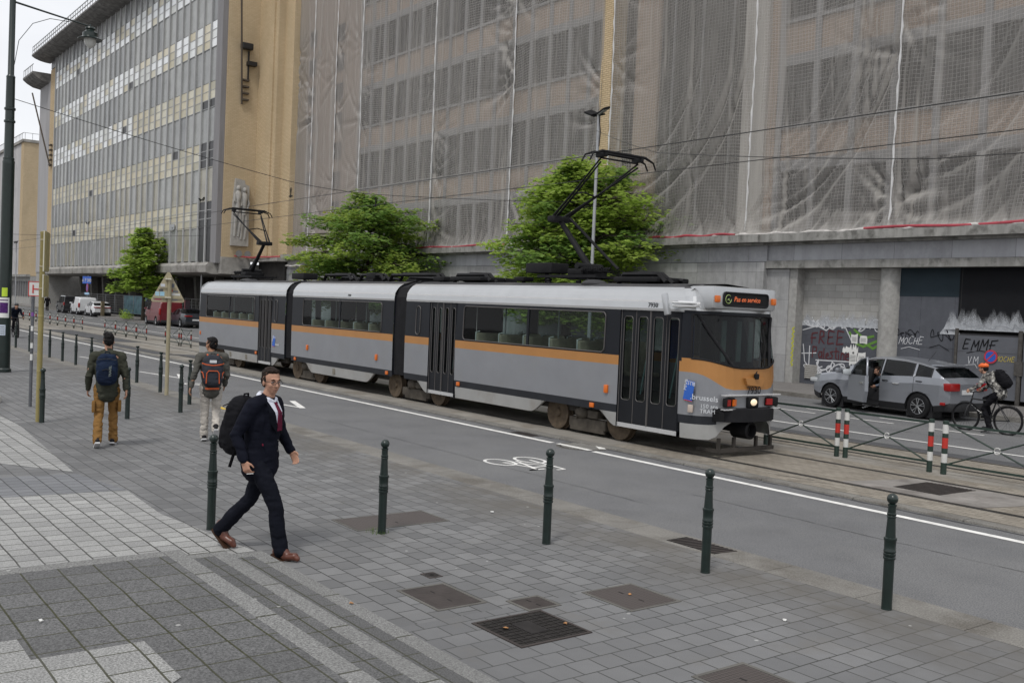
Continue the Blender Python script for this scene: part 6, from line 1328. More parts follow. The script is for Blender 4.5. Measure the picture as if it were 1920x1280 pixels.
def vehicle(name, label, loc, rz, paint, L_, top, belt, hw, wheels, wr, wins, shields, tail, lights=True, zb=.2, inset=.2, skip=None, trimc=None, group=None, plate_z=.62, spokes=5, glass=None, hood_glass=True, sc=1.0):
    """local frame: x from nose (0) to tail, y=0 on the centre line, camera side is -y"""
    t = thing(name, label, 'van' if 'van' in name else 'car', loc, rz, group); t.scale = (sc, sc, sc)
    xs = sorted(set([round(i*L_/88, 3) for i in range(89)]+[v for w_ in wins for v in w_[:2]]+[v for s in shields for v in s]+([skip[0], skip[1]] if skip else [])))
    mx_ = max(z for _, z in top); cols = []
    for x in xs:
        tp, bl, w_ = lerp(top, x), lerp(belt, x), lerp(hw, x); arch = zb
        for wx in wheels:
            d = abs(x-wx)
            if d < wr*1.19: arch = max(arch, wr+math.sqrt(max(0, (wr*1.19)**2-d*d)))
        bl = min(bl, tp-.005); g = max(0, (tp-bl))/(mx_-lerp(belt, L_*.5)); ins = inset*min(1, g)
        ze = lerp([(0, .14), (.25, .05), (.5, 0), (L_-.5, 0), (L_-.2, .05), (L_, .12)], x)
        rows = [(w_*.93, zb+ze), (w_*.985, zb+.16+ze), (w_*1.0, (zb+bl)*.52), (w_*.995, bl-.18), (w_*.965, bl), (w_*.955-ins*.85, bl+(tp-bl)*.86), (w_*.90-ins*1.02, bl+(tp-bl)*.965), (w_*.42, tp), (0, tp+.012)]
        cols.append([(x, y, max(z, arch) if k < 5 else z) for k, (y, z) in enumerate(rows)])
    b = MB(); gl = MB(); P2 = lambda p, s: (p[0], s*p[1], p[2])
    for i in range(len(cols)-1):
        xm = (xs[i]+xs[i+1])/2; green = lerp(top, xm)-lerp(belt, xm) > .08
        for s in (-1, 1):
            for j in range(8):
                q = [P2(cols[i][j], s), P2(cols[i+1][j], s), P2(cols[i+1][j+1], s), P2(cols[i][j+1], s)]
                if skip and s == -1 and skip[0] <= xm <= skip[1] and j < 5 and cols[i][j+1][2] > zb+.17: continue
                if j == 4 and green and any(w_[0] <= xm <= w_[1] for w_ in wins): gl.quad(*q); continue
                if j >= 5 and any(a <= xm <= c for a, c in shields) : gl.quad(*q); continue
                b.m = 1 if (j == 0) else 0
                b.quad(*q)
    for c in (cols[0], cols[-1]): b.m = 0; b.add([P2(p, -1) for p in c]+[P2(p, 1) for p in c[::-1]], [range(18)])
    b.build('body', [paint, trim_k], t, 35, off=False); gl.build('window', glass or car_glass, t, 35, off=False)
    W = lerp(hw, L_*.5)
    u = MB(); u.box((L_/2, 0, zb+.06), (L_-.6, W*1.7, .08)); u.box2((wheels[0]-wr*1.3, -W*.97, zb), (wheels[0]+wr*1.3, W*.97, wr*2.1)) if False else None
    for wx in wheels:
        for s in (-1, 1): u.box((wx, s*(W-.30), wr*1.15), (wr*2.3, .42, wr*2.0))
    u.build('underbody', trim_k, t, off=False)
    for wx in wheels:
        for s in (-1, 1): wheel(t, wx, s*(W-.115), wr, s, spokes)
    # pillars and lines
    for a, c in wins:
        for x in (a, c):
            i = min(range(len(xs)), key=lambda k: abs(xs[k]-x)); p, q = cols[i][4], cols[i][5]
            for s in (-1, 1): f = MB(); f.tube([(p[0], s*(p[1]+.004), p[2]), (q[0], s*(q[1]+.004), q[2])], .016, 5); f.build('window_trim', trim_k, t, 60, off=False)
    i = MB(); i.box((L_*.5, 0, zb+.3), (L_*.5, W*1.6, .3)); 
    for x in (L_*.42, L_*.62):
        for y in (-.38, .38): i.box((x, y, zb+.68), (.16, .46, .66), bev=.06, ry=R(12)); i.box((x, y, zb+1.06), (.1, .26, .2), bev=.04)
    i.box((L_*.28, 0, zb+.68), (.35, W*1.5, .18), bev=.05); i.build('interior', seat_k, t, 40, off=False)
    if tail is not None:
        zt_, wt, ht, c_ = tail; xe = L_-.05
        for s in (-1, 1): r_ = MB(); r_.box((xe-.04, s*(lerp(hw, L_-.08)-wt/2+.03), zt_), (.26, wt, ht), bev=.03); r_.build('tail_light', redl, t, 40, off=False)
        r_ = MB(); r_.box((L_+.004, 0, plate_z), (.02, .5, .12)); r_.build('number_plate', plate_m, t, off=False)
        r_ = MB(); r_.box((L_-.06, 0, zb+.16), (.2, W*1.7, .22), bev=.05); r_.build('rear_bumper', trim_k, t, 40, off=False)
    for s in (-1, 1): r_ = MB(); r_.box((.16, s*(lerp(hw, .2)-.1), lerp(belt, .2)-.12), (.30, .24, .12), bev=.04); r_.build('headlight', mat('headlight_glass', (.45, .47, .48), .12), t, 40, off=False)
    xm_ = wins[0][0]-.02
    for s in (-1, 1): r_ = MB(); r_.box((xm_, s*(W+.1), lerp(belt, xm_)+.08), (.12, .2, .14), bev=.04); r_.build('mirror', paint, t, 40, off=False)
    d_ = MB()
    for a, c in zip(wins[:-1], wins[1:]):
        x = (a[1]+c[0])/2
        for s in (-1, 1):
            ii = min(range(len(xs)), key=lambda k: abs(xs[k]-x)); d_.tube([(x, s*(cols[ii][k][1]+.001), cols[ii][k][2]) for k in range(1, 5)], .006, 4); d_.box((x+.16, s*(W-.0), lerp(belt, x)-.12), (.17, .03, .03), bev=.008)
    d_.build('door_line', trim_k, t, 60, off=False)
    return t
def paint(name, c, metal=.0, rough=.28): return mat(name, c, rough, metal, var=.03, vs=1, coat=.6, dirt=((mul(c, .8)), 1.2, .55, .3))
silver = paint('paint_silver', (.29, .305, .335), .5, .28); wpaint = paint('paint_white', (.62, .63, .64)); kpaint = paint('paint_black', (.012, .012, .014)); rpaint = paint('paint_red', (.14, .012, .018)); dpaint = paint('paint_dark', (.018, .022, .03))
# silver people carrier with the driver's door open
mpv = vehicle('parked_car', 'silver people carrier parked with its front door open', (-18.32, 26.2, -.08), R(-4.5), silver, 4.45,
    [(0, .78), (.12, .88), (.5, .96), (1.0, 1.03), (1.3, 1.2), (1.75, 1.44), (2.1, 1.53), (2.5, 1.55), (3.1, 1.52), (3.6, 1.45), (3.95, 1.37), (4.28, 1.10), (4.40, 1.0), (4.45, .95)],
    [(0, .76), (.2, .86), (1.0, .99), (1.4, 1.0), (2.5, 1.04), (3.6, 1.10), (4.3, 1.09), (4.45, .92)],
    [(0, .62), (.12, .76), (.4, .87), (.9, .90), (3.7, .90), (4.2, .85), (4.45, .74)],
    [.84, 3.63], .325, [(1.2, 1.36), (1.52, 2.40), (2.50, 3.42), (3.52, 3.95)], [(1.12, 1.86), (3.99, 4.27)], (.88, .42, .2, 0), skip=(1.50, 2.44), trimc=chrome, plate_z=.75, sc=1.045)
dm = MB(); a_ = R(27)
def DP(u, z, o_=0): return (1.50+u*math.cos(a_)-o_*math.sin(a_), -.90-u*math.sin(a_)-o_*math.cos(a_), z)
out_ = [(0, .30), (.95, .30), (1.02, .6), (1.0, 1.02), (0, 1.0)]
dm.add([DP(u, z, .06) for u, z in out_]+[DP(u, z, -.04) for u, z in out_], [range(5), list(range(5, 10))[::-1]]+[(i, (i+1) % 5, 5+(i+1) % 5, 5+i) for i in range(5)])
door = dm.build('door', silver, mpv, off=False); fr = MB(); pts = [(.02, 1.0), (.30, 1.27), (.62, 1.44), (.98, 1.50), (1.0, 1.02)]
fr.tube([DP(u, z, .0) for u, z in pts], .03, 6); fr.build('window_frame', silver, door, 60, off=False)
fr = MB(); fr.add([DP(u, z, .0) for u, z in pts], [range(5)]); fr.build('pane', car_glass, door, off=False)
fr = MB(); fr.add([DP(u, z, -.045) for u, z in ((.08, .35), (.92, .35), (.95, .95), (.08, .95))], [range(4)]); fr.build('inner_trim', trim_k, door, off=False)
fr = MB(); c_ = DP(.1, 1.06, .16); fr.box(c_, (.12, .22, .16), bev=.05, rz=-a_); fr.build('mirror', mat('mirror_white', (.5, .53, .55), .15), door, 40, off=False)
fr = MB(); fr.box(DP(.82, .82, .075), (.2, .03, .035), rz=-a_, bev=.01); fr.build('handle', chrome, door, off=False)
b = MB(); b.box((3.95, 0, 1.405), (.32, 1.25, .05), bev=.02); b.build('spoiler', silver, mpv, 40, off=False)
b = MB(); b.tube([(1.3, -.80, 1.03), (1.75, -.68, 1.38), (2.4, -.65, 1.475), (3.2, -.66, 1.44), (3.7, -.72, 1.32), (3.45, -.87, 1.09)], .018, 6); b.build('roof_arc', chrome, mpv, 60, off=False)
b = MB(); b.tube([(3.4, -.2, 1.48), (3.62, -.2, 1.76)], .006, 4); b.build('antenna', trim_k, mpv, off=False)
b = MB(); b.box((2.95, -.90, .86), (.2, .03, .035), bev=.01); b.build('handle', chrome, mpv, off=False)
b = MB(); b.box((4.2, -.80, .45), (.3, .06, .08), bev=.02); b.build('reflector', redl, mpv, 40, off=False)
b = MB(); b.tube([(2.0+.17*math.cos(i*PI/8), -.36+.0, 1.0+.17*math.sin(i*PI/8)) for i in range(17)], .015, 5); b.build('steering_wheel', trim_k, mpv, off=False)
b = MB(); b.box((1.98, -.74, .27), (.9, .26, .1)); b.build('door_sill', trim_k, mpv, off=False)
# far parked cars
suv_top = [(0, .72), (.15, .88), (.9, 1.02), (1.2, 1.1), (1.75, 1.43), (2.3, 1.5), (3.2, 1.46), (3.7, 1.36), (4.2, 1.08), (4.3, 1.0), (4.35, .8)]
suv_belt = [(0, .7), (.3, .86), (1.2, .98), (3.2, 1.03), (4.1, 1.06), (4.35, .78)]
vehicle('parked_car', 'white hatchback crossover parked behind the white van', (-103.2, 25.9, -.08), R(-3), wpaint, 4.35, suv_top, suv_belt, [(0, .62), (.3, .82), (.9, .9), (3.7, .9), (4.35, .72)], [.82, 3.5], .34, [(1.45, 2.3), (2.4, 3.2), (3.3, 3.7)], [(1.15, 1.76), (3.72, 4.2)], (.92, .6, .1, 0))
van_top = [(0, .85), (.15, 1.0), (.85, 1.15), (1.1, 1.3), (1.55, 1.72), (1.9, 1.82), (4.2, 1.80), (4.36, 1.7), (4.42, .95)]
van_belt = [(0, .8), (.3, .95), (1.1, 1.1), (4.3, 1.12), (4.42, .9)]
vehicle('parked_van', 'white small delivery van between the black off roader and the white car', (-108.9, 25.9, -.08), R(-2), wpaint, 4.42, van_top, van_belt, [(0, .64), (.3, .84), (.8, .92), (4.2, .92), (4.42, .88)], [.85, 3.6], .33, [(1.25, 2.05), (2.06, 2.1)], [(1.05, 1.58)], (1.0, .14, .45, 0), plate_z=.75, inset=.12)
jeep_top = [(0, .95), (.1, 1.05), (1.3, 1.12), (1.35, 1.2), (1.6, 1.8), (1.8, 1.88), (4.0, 1.88), (4.15, 1.8), (4.2, 1.0)]
vehicle('parked_car', 'black boxy off roader parked at the head of the far row', (-115.0, 25.9, -.08), R(-2), kpaint, 4.2, jeep_top, [(0, .9), (1.3, 1.08), (4.1, 1.1), (4.2, .95)], [(0, .8), (.2, .88), (4.2, .88)], [.8, 3.4], .40, [(1.55, 2.3), (2.4, 3.2), (3.3, 3.9)], [(1.34, 1.62)], (1.0, .12, .3, 0), inset=.1)
vehicle('parked_van', 'dark red panel van with its rear opened beside the triangle sign', (-82.0, 25.4, -.08), R(-3), rpaint, 4.9, [(0, .95), (.2, 1.1), (.8, 1.25), (1.0, 1.4), (1.55, 1.88), (1.9, 1.96), (4.7, 1.94), (4.86, 1.8), (4.9, 1.0)], [(0, .9), (.8, 1.16), (1.0, 1.2), (4.8, 1.22), (4.9, .95)], [(0, .68), (.3, .86), (.8, .95), (4.7, .95), (4.9, .9)], [.9, 3.9], .34, [(1.2, 2.0), (2.01, 2.05)], [(1.0, 1.58)], (1.1, .14, .5, 0), inset=.12)
b = MB(); b.box((-77.0, 26.3, 1.25), (.06, 1.0, 1.5), rz=R(50)); tv = b.build('open_door', rpaint); tv.parent = bpy.data.objects['parked_van.001']; tv.matrix_parent_inverse = bpy.data.objects['parked_van.001'].matrix_world.inverted() if False else (Matrix.Rotation(R(3), 4, 'Z') @ Matrix.Translation((82.0, -25.4, .08)))
vehicle('parked_car', 'black sedan parked behind the red van near the tram tail', (-78.1, 26.0, -.08), R(-3), dpaint, 4.7, [(0, .68), (.2, .8), (1.2, .98), (1.35, 1.05), (2.0, 1.38), (2.5, 1.44), (3.1, 1.40), (3.9, 1.10), (4.5, 1.06), (4.66, 1.0), (4.7, .8)], [(0, .65), (.4, .8), (1.3, .93), (3.8, 1.0), (4.6, 1.0), (4.7, .76)], [(0, .6), (.3, .8), (.9, .92), (3.9, .92), (4.7, .76)], [.9, 3.75], .34, [(1.65, 2.4), (2.5, 3.3)], [(1.3, 2.0), (3.15, 3.9)], (.9, .55, .1, 0), trimc=chrome)
# ================================================================== BICYCLES
def bicycle(label, loc, rz, col, sc=1.0):
    """local: front wheel contact at origin side -x, length along x"""
    t = thing('bicycle', label, 'bicycle', loc, rz); t.scale = (sc,)*3; WR = .345; fx, rx = 0., 1.06
    for x in (fx, rx):
        b = MB(); b.tube([(x+WR*math.cos(2*PI*i/36), 0, WR+WR*math.sin(2*PI*i/36)) for i in range(37)], .021, 6, caps=False); w_ = b.build('wheel', tyre_m, t, 60, off=False)
        b = MB(); b.tube([(x+(WR-.03)*math.cos(2*PI*i/36), 0, WR+(WR-.03)*math.sin(2*PI*i/36)) for i in range(37)], .010, 4, caps=False)
        for k in range(18): a = 2*PI*k/18; b.tube([(x, .025*(-1)**k, WR), (x+(WR-.03)*math.cos(a), 0, WR+(WR-.03)*math.sin(a))], .0022, 3)
        b.cyl((x, -.05, WR), (x, .05, WR), .02, 8); b.build('rim', trim_k, w_, 60, off=False)
        b = MB(); b.tube([(x+(WR+.035)*math.cos(R(a)), 0, WR+(WR+.035)*math.sin(R(a))) for a in range(20, 171, 15)] if x == rx else [(x+(WR+.035)*math.cos(R(a)), 0, WR+(WR+.035)*math.sin(R(a))) for a in range(10, 121, 15)], .018, 5, flat=.5); b.build('mudguard', trim_k, t, 60, off=False)
    f = MB(); hd_ = (.14, 0, .80); hb_ = (.10, 0, .66); bb_ = (.60, 0, .30); st_ = (.75, 0, .78)
    f.tube([hb_, bb_], .024, 8); f.tube([hd_, st_], .02, 8); f.tube([bb_, st_], .02, 8); f.tube([hd_, hb_], .025, 8)
    for y in (-.05, .05): f.tube([bb_, (rx, y, WR)], .012, 6); f.tube([st_, (rx, y, WR)], .010, 6); f.tube([hb_, (.06, y, .60), (fx, y, WR)], .014, 6)
    f.build('frame', col, t, 60, off=False)
    f = MB(); f.tube([st_, (.79, 0, .92)], .014, 6); f.ell((.82, 0, .94), (.14, .07, .035)); f.build('saddle', trim_k, t, 60, off=False)
    f = MB(); f.tube([hd_, (.17, 0, .96)], .014, 6); f.tube([(.26, -.29, .99), (.18, -.18, .97), (.16, 0, .97), (.18, .18, .97), (.26, .29, .99)], .013, 6); f.build('handlebar', trim_k, t, 60, off=False)
    f = MB(); f.lathe([(.09, -.06), (.09, -.05)], (bb_[0], 0, bb_[2]), 18, 'y'); f.box((.60+.08, -.08, .18), (.03, .02, .26), ry=R(-30)); f.box((.60-.08, .08, .42), (.03, .02, .26), ry=R(-30)); f.box((.66, -.14, .07), (.1, .1, .02)); f.box((.52, .14, .54), (.1, .1, .02)); f.build('crank', trim_k, t, 40, off=False)
    return t
bicycle('black city bicycle ridden past the silver car', (-12.57, 23.69, -.08), 0, kpaint, .99)
bicycle('dark bicycle ridden towards the viewer in the near lane', (-52.6, 9.75, -.03), R(180), kpaint, 1.0)
# ================================================================== PEOPLE
def cloth(name, c, rough=.85, var=.18, vs=7, bs=30): return mat(name, c, rough, var=var, vs=vs, bs=bs, bstr=.25, spec=.06)
skin = mat('skin', (.42, .235, .165), .55, var=.08, vs=12); skin2 = mat('skin_tan', (.33, .18, .115), .55, var=.08, vs=12)
from mathutils import noise as MN
class Blob:
    """tapered limbs and ellipsoids fused by a voxel remesh into one continuous surface"""
    def __init__(s): s.b = MB()
    def limb(s, pts, r, n=12, flat=1.):
        s.b.tube(pts, r, n, flat=flat)
        for p, q in ((pts[0], r[0]), (pts[-1], r[-1])): s.b.ell(p, (q, q, q), 12, 8)
        for p, q in zip(pts[1:-1], r[1:-1]): s.b.ell(p, (q*.99,)*3, 12, 8)
        return s
    def ell(s, c, r, rot=None): s.b.ell(c, r, 14, 10, rot); return s
    def sup(s, c, r, rot=None, e=.55):
        k = len(s.b.v); s.b.ell((0, 0, 0), (1, 1, 1), 20, 14); rot = rot or Matrix.Identity(3); c = V(c)
        for i in range(k, len(s.b.v)):
            p = s.b.v[i]; q = V([math.copysign(abs(p[a])**e, p[a])*r[a] for a in range(3)]); s.b.v[i] = tuple(c+rot @ q)
        return s
    def make(s, name, m, parent, vox=.014, smooth=4, fac=.5, wr=0., ws=9.):
        o = s.b.build('tmp', m, None); md = o.modifiers.new('r', 'REMESH'); md.mode = 'VOXEL'; md.voxel_size = vox; md.use_smooth_shade = True
        sm = o.modifiers.new('s', 'SMOOTH'); sm.iterations = smooth; sm.factor = fac
        dg = bpy.context.evaluated_depsgraph_get(); dg.update(); me = bpy.data.meshes.new_from_object(o.evaluated_get(dg))
        bpy.data.objects.remove(o); me.materials.clear(); me.materials.append(m)
        for p in me.polygons: p.use_smooth = True
        if wr:
            nv_ = len(me.vertices); co = np.empty(nv_*3, 'f'); no = np.empty(nv_*3, 'f'); me.vertices.foreach_get('co', co); me.vertex_normals.foreach_get('vector', no); co = co.reshape(-1, 3); no = no.reshape(-1, 3)
            hh = np.array([MN.noise((x*ws, y*ws, z*ws*1.9))+.6*MN.noise((x*ws*2.1+5, y*ws*2.1, z*ws*3.6)) for x, y, z in co.tolist()]); co = co+no*(wr*(hh-.15-.5*np.abs(hh)))[:, None]; me.vertices.foreach_set('co', co.ravel().astype('f')); me.update()
        me.name = name; q = bpy.data.objects.new(name, me); COL.objects.link(q); q.parent = parent; return q
V = Vector
def rotz(a): return Matrix.Rotation(a, 3, 'Z')
def hand(B, w, d, n, th, curl=.35, s=1.0):
    """palm and five fingers: w wrist, d direction of the fingers, n palm normal, th side on which the thumb sits"""
    d = d.normalized(); th = (th-d*th.dot(d)).normalized(); n = d.cross(th).normalized() if d.cross(th).dot(n) > 0 else -d.cross(th).normalized()
    B.limb([w-d*.03, w+d*.02*s], [.024*s, .024*s], 10)
    for k in range(4): o_ = th*(.027-.018*k)*s; B.limb([w+d*.015*s+o_*.7, w+d*.085*s+o_], [.015*s, .0125*s], 8)
    for k, ln in enumerate((.072, .082, .076, .058)):
        o_ = th*(.030-.020*k)*s; p = w+d*.085*s+o_; c = curl*(1+.15*k)
        e1 = (d*math.cos(c)+n*math.sin(c)).normalized(); e2 = (d*math.cos(2.1*c)+n*math.sin(2.1*c)).normalized(); e3 = (d*math.cos(3*c)+n*math.sin(3*c)).normalized()
        q = p+e1*ln*.45*s; r_ = q+e2*ln*.32*s; B.limb([p, q, r_, r_+e3*ln*.25*s], [.0098*s, .009*s, .0083*s, .0072*s], 8)
    p = w+d*.025*s+th*.026*s; e1 = (d*.65+th*.62+n*.35).normalized(); e2 = (d*.9+th*.15+n*.45).normalized(); q = p+e1*.042*s; B.limb([p, q, q+e2*.034*s], [.014*s, .0105*s, .0085*s], 8)
def head(B, c, f, up_=V((0, 0, 1)), s=1.0, face=True):
    """skull, jaw, nose, ears; c = centre, f = facing"""
    f = f.normalized(); l = up_.cross(f).normalized(); u = f.cross(l).normalized(); rot = Matrix((f, l, u)).transposed()
    P = lambda a, b_, c_: c+(f*a+l*b_+u*c_)*s
    B.ell(P(-.012, 0, .03), (.098*s, .077*s, .092*s), rot); B.ell(P(.025, 0, -.03), (.068*s, .062*s, .085*s), rot); B.ell(P(.045, 0, -.088), (.035*s, .036*s, .026*s), rot)
    for q in (-1, 1): B.ell(P(-.005, q*.078, -.015), (.018*s, .010*s, .032*s), rot); B.ell(P(.055, q*.036, -.03), (.03*s, .024*s, .024*s), rot)
    if face:
        B.limb([P(.088, 0, .012), P(.112, 0, -.032)], [.010*s, .015*s], 8); B.ell(P(.098, 0, -.036), (.014*s, .020*s, .011*s), rot); B.ell(P(.083, 0, .026), (.018*s, .052*s, .011*s), rot); B.ell(P(.084, 0, -.062), (.012*s, .025*s, .007*s), rot); B.ell(P(.081, 0, -.073), (.012*s, .022*s, .007*s), rot)
    return P, rot
def hair(parent, P, rot, m, s=1.0, long=0., quiff=0., vox=.007):
    B = Blob(); B.ell(P(-.030, 0, .060), (.096*s, .082*s, .078*s), rot); B.ell(P(-.058, 0, .005), (.060*s, .079*s, .082*s+long), rot); B.ell(P(.028, 0, .098), (.05*s, .062*s, .028*s), rot)
    for q in (-1, 1): B.ell(P(-.008, q*.066, .022), (.034*s, .018*s, .04*s), rot)
    if quiff:
        for k in range(9): B.ell(P(random.uniform(-.06, .075), random.uniform(-.055, .055), .105+random.uniform(0, quiff)), (.035*s, .03*s, .03*s), rot)
    return B.make('hair', m, parent, .0055, 2, wr=.010, ws=38)
def person(label, loc, f, J, cols, H=1.76, headf=None, voxb=.011, hands=(.35, .35), hairk={}, hem=.8, loose=1.0, face=True, tail=None, wrk=.014):
    """J: joints in the local frame (forward, left, up). cols: skin, hair, top, trousers, shoe, sole"""
    t = thing('person', label, 'person', loc); fx_ = V((f[0], f[1], 0)).normalized(); lf = V((-fx_.y, fx_.x, 0))
    W = lambda p: fx_*p[0]+lf*p[1]+V((0, 0, p[2]))
    j = {k: W(v) for k, v in J.items()}
    hf = W(headf) if headf else fx_
    B = Blob(); P, rot = head(B, j['head'], hf, face=face); B.limb([j['neck']-V((0, 0, .04)), j['head']-V((0, 0, .05))], [.062, .055])
    B.limb([j['pelvis'], j['waist'], j['chest'], j['neck']-V((0, 0, .08))], [.12, .11, .125, .06])
    for s, q in (('r', -1), ('l', 1)):
        B.limb([j['sh'+s], j['el'+s], j['wr'+s]], [.052, .042, .027]); B.limb([j['hip'+s], j['kn'+s], j['an'+s]], [.070, .044, .030]); B.limb([j['chest']+V((0, 0, .08)), j['sh'+s]], [.09, .055]); B.limb([j['pelvis'], j['hip'+s]], [.1, .08])
        B.limb([j['an'+s]-V((0, 0, .03)), (j['an'+s]+j['to'+s])/2-V((0, 0, .018)), j['to'+s]-V((0, 0, .005))], [.030, .022, .016])
        fd = j.get('hd'+s, None); d = (W(fd) if False else fd) if fd else (j['wr'+s]-j['el'+s]).normalized()
        hand(B, j['wr'+s], d, lf*(-q), fx_, hands[0 if s == 'r' else 1])
    B.make('body', cols['skin'], t, voxb, 2)
    hair(t, P, rot, cols['hair'], **hairk)
    # trousers: waist, two legs with slightly baggy knees and cuffs
    B = Blob(); B.limb([j['pelvis']+V((0, 0, .06)), j['pelvis']-V((0, 0, .04))], [.145*loose, .15*loose])
    for s in 'rl':
        h_, k_, a_ = j['hip'+s], j['kn'+s], j['an'+s]; up_ = a_-V((0, 0, .012))
        B.limb([h_, (h_+k_)/2+fx_*.01, k_, (k_+up_)/2-fx_*.01, up_], [.098*loose, .086*loose, .070*loose, .069*loose, .071*loose]); B.limb([j['pelvis'], h_], [.13*loose, .10*loose])
        for q in range(3 if wrk > .01 else 0): z = up_+(k_-up_)*(.05+.11*q); B.ell(z+fx_*.006*(-1)**q, (.073*loose, .071*loose, .018))
    B.make('trousers', cols['legs'], t, .010, 3, wr=wrk)
    # upper garment
    B = Blob(); B.limb([j['pelvis']+V((0, 0, hem-j['pelvis'].z)), j['waist'], j['chest']-V((0, 0, .02)), j['chest']+V((0, 0, .10))], [.172*loose, .158*loose, .158*loose, .13*loose])
    B.limb([j['shl'], j['neck']-V((0, 0, .03)), j['shr']], [.075, .078, .075]); B.limb([j['neck']-V((0, 0, .08)), j['neck']-V((0, 0, .045 if tail else 0))], [.085, .060 if tail else .068])
    for q in (-1, 1): B.limb([j['waist']+lf*q*.075, j['chest']+lf*q*.09, j['chest']+lf*q*.10+V((0, 0, .1))], [.10*loose, .11*loose, .08*loose])
    if tail: 
        for q in (-1, 1): B.limb([j['waist']+lf*q*.06, j['pelvis']+lf*q*.10+V((0, 0, hem-j['pelvis'].z))], [.11, .115])
    for s in 'rl':
        S_, E_, K_ = j['sh'+s], j['el'+s], j['wr'+s]; c_ = K_+(E_-K_)*.06
        B.limb([S_, (S_+E_)/2, E_, (E_+c_)/2, c_], [.074*loose, .066*loose, .058*loose, .052*loose, .046*loose])
        for q in range(3 if wrk > .01 else 0): B.ell(E_+(S_-E_)*(.12*q-.1), (.064*loose, .062*loose, .02))
    B.make('jacket', cols['top'], t, .010, 3, wr=wrk, ws=8)
    for s in 'rl':
        a_, o_ = j['an'+s], j['to'+s]; d = (o_-a_); d2 = V((d.x, d.y, 0)).normalized(); dn = d.normalized() if d.length else d2; heel = a_-dn*.055+V((0, 0, -.055)) if True else a_
        B = Blob(); B.limb([a_+V((0, 0, .035)), a_-V((0, 0, .035))], [.050, .046]); B.limb([a_+V((0, 0, .02)), a_+dn*.09-V((0, 0, .03))], [.045, .040]); B.limb([heel+V((0, 0, .012)), a_+dn*.06-V((0, 0, .04)), o_+V((0, 0, .004)), o_+dn*.035], [.040, .044, .040, .028], flat=.9); so_ = B.make('shoe', cols['shoe'], t, .008, 3)
        b = MB(); side = V((-dn.y, dn.x, 0)).normalized(); hz = -.038
        for q in (0,):
            pts = [(-.10, .034), (-.04, .042), (.06, .044), (.15, .047), (.20, .040), (.235, .02)]
            base_ = heel+dn*.06; ol = [base_+dn*a0*.92+side*b0 for a0, b0 in pts]+[base_+dn*a0*.92-side*b0 for a0, b0 in pts[::-1]]
            nrm = side.cross(dn).normalized(); nrm = nrm if nrm.z > 0 else -nrm
            n_ = len(ol); b.add([p-nrm*.042 for p in ol]+[p-nrm*.018 for p in ol], [list(range(n_))[::-1], range(n_, 2*n_)]+[(i, (i+1) % n_, n_+(i+1) % n_, n_+i) for i in range(n_)])
        o = b.build('sole', cols['sole'], so_, off=False)
    return t, j, P, rot, fx_, lf, W
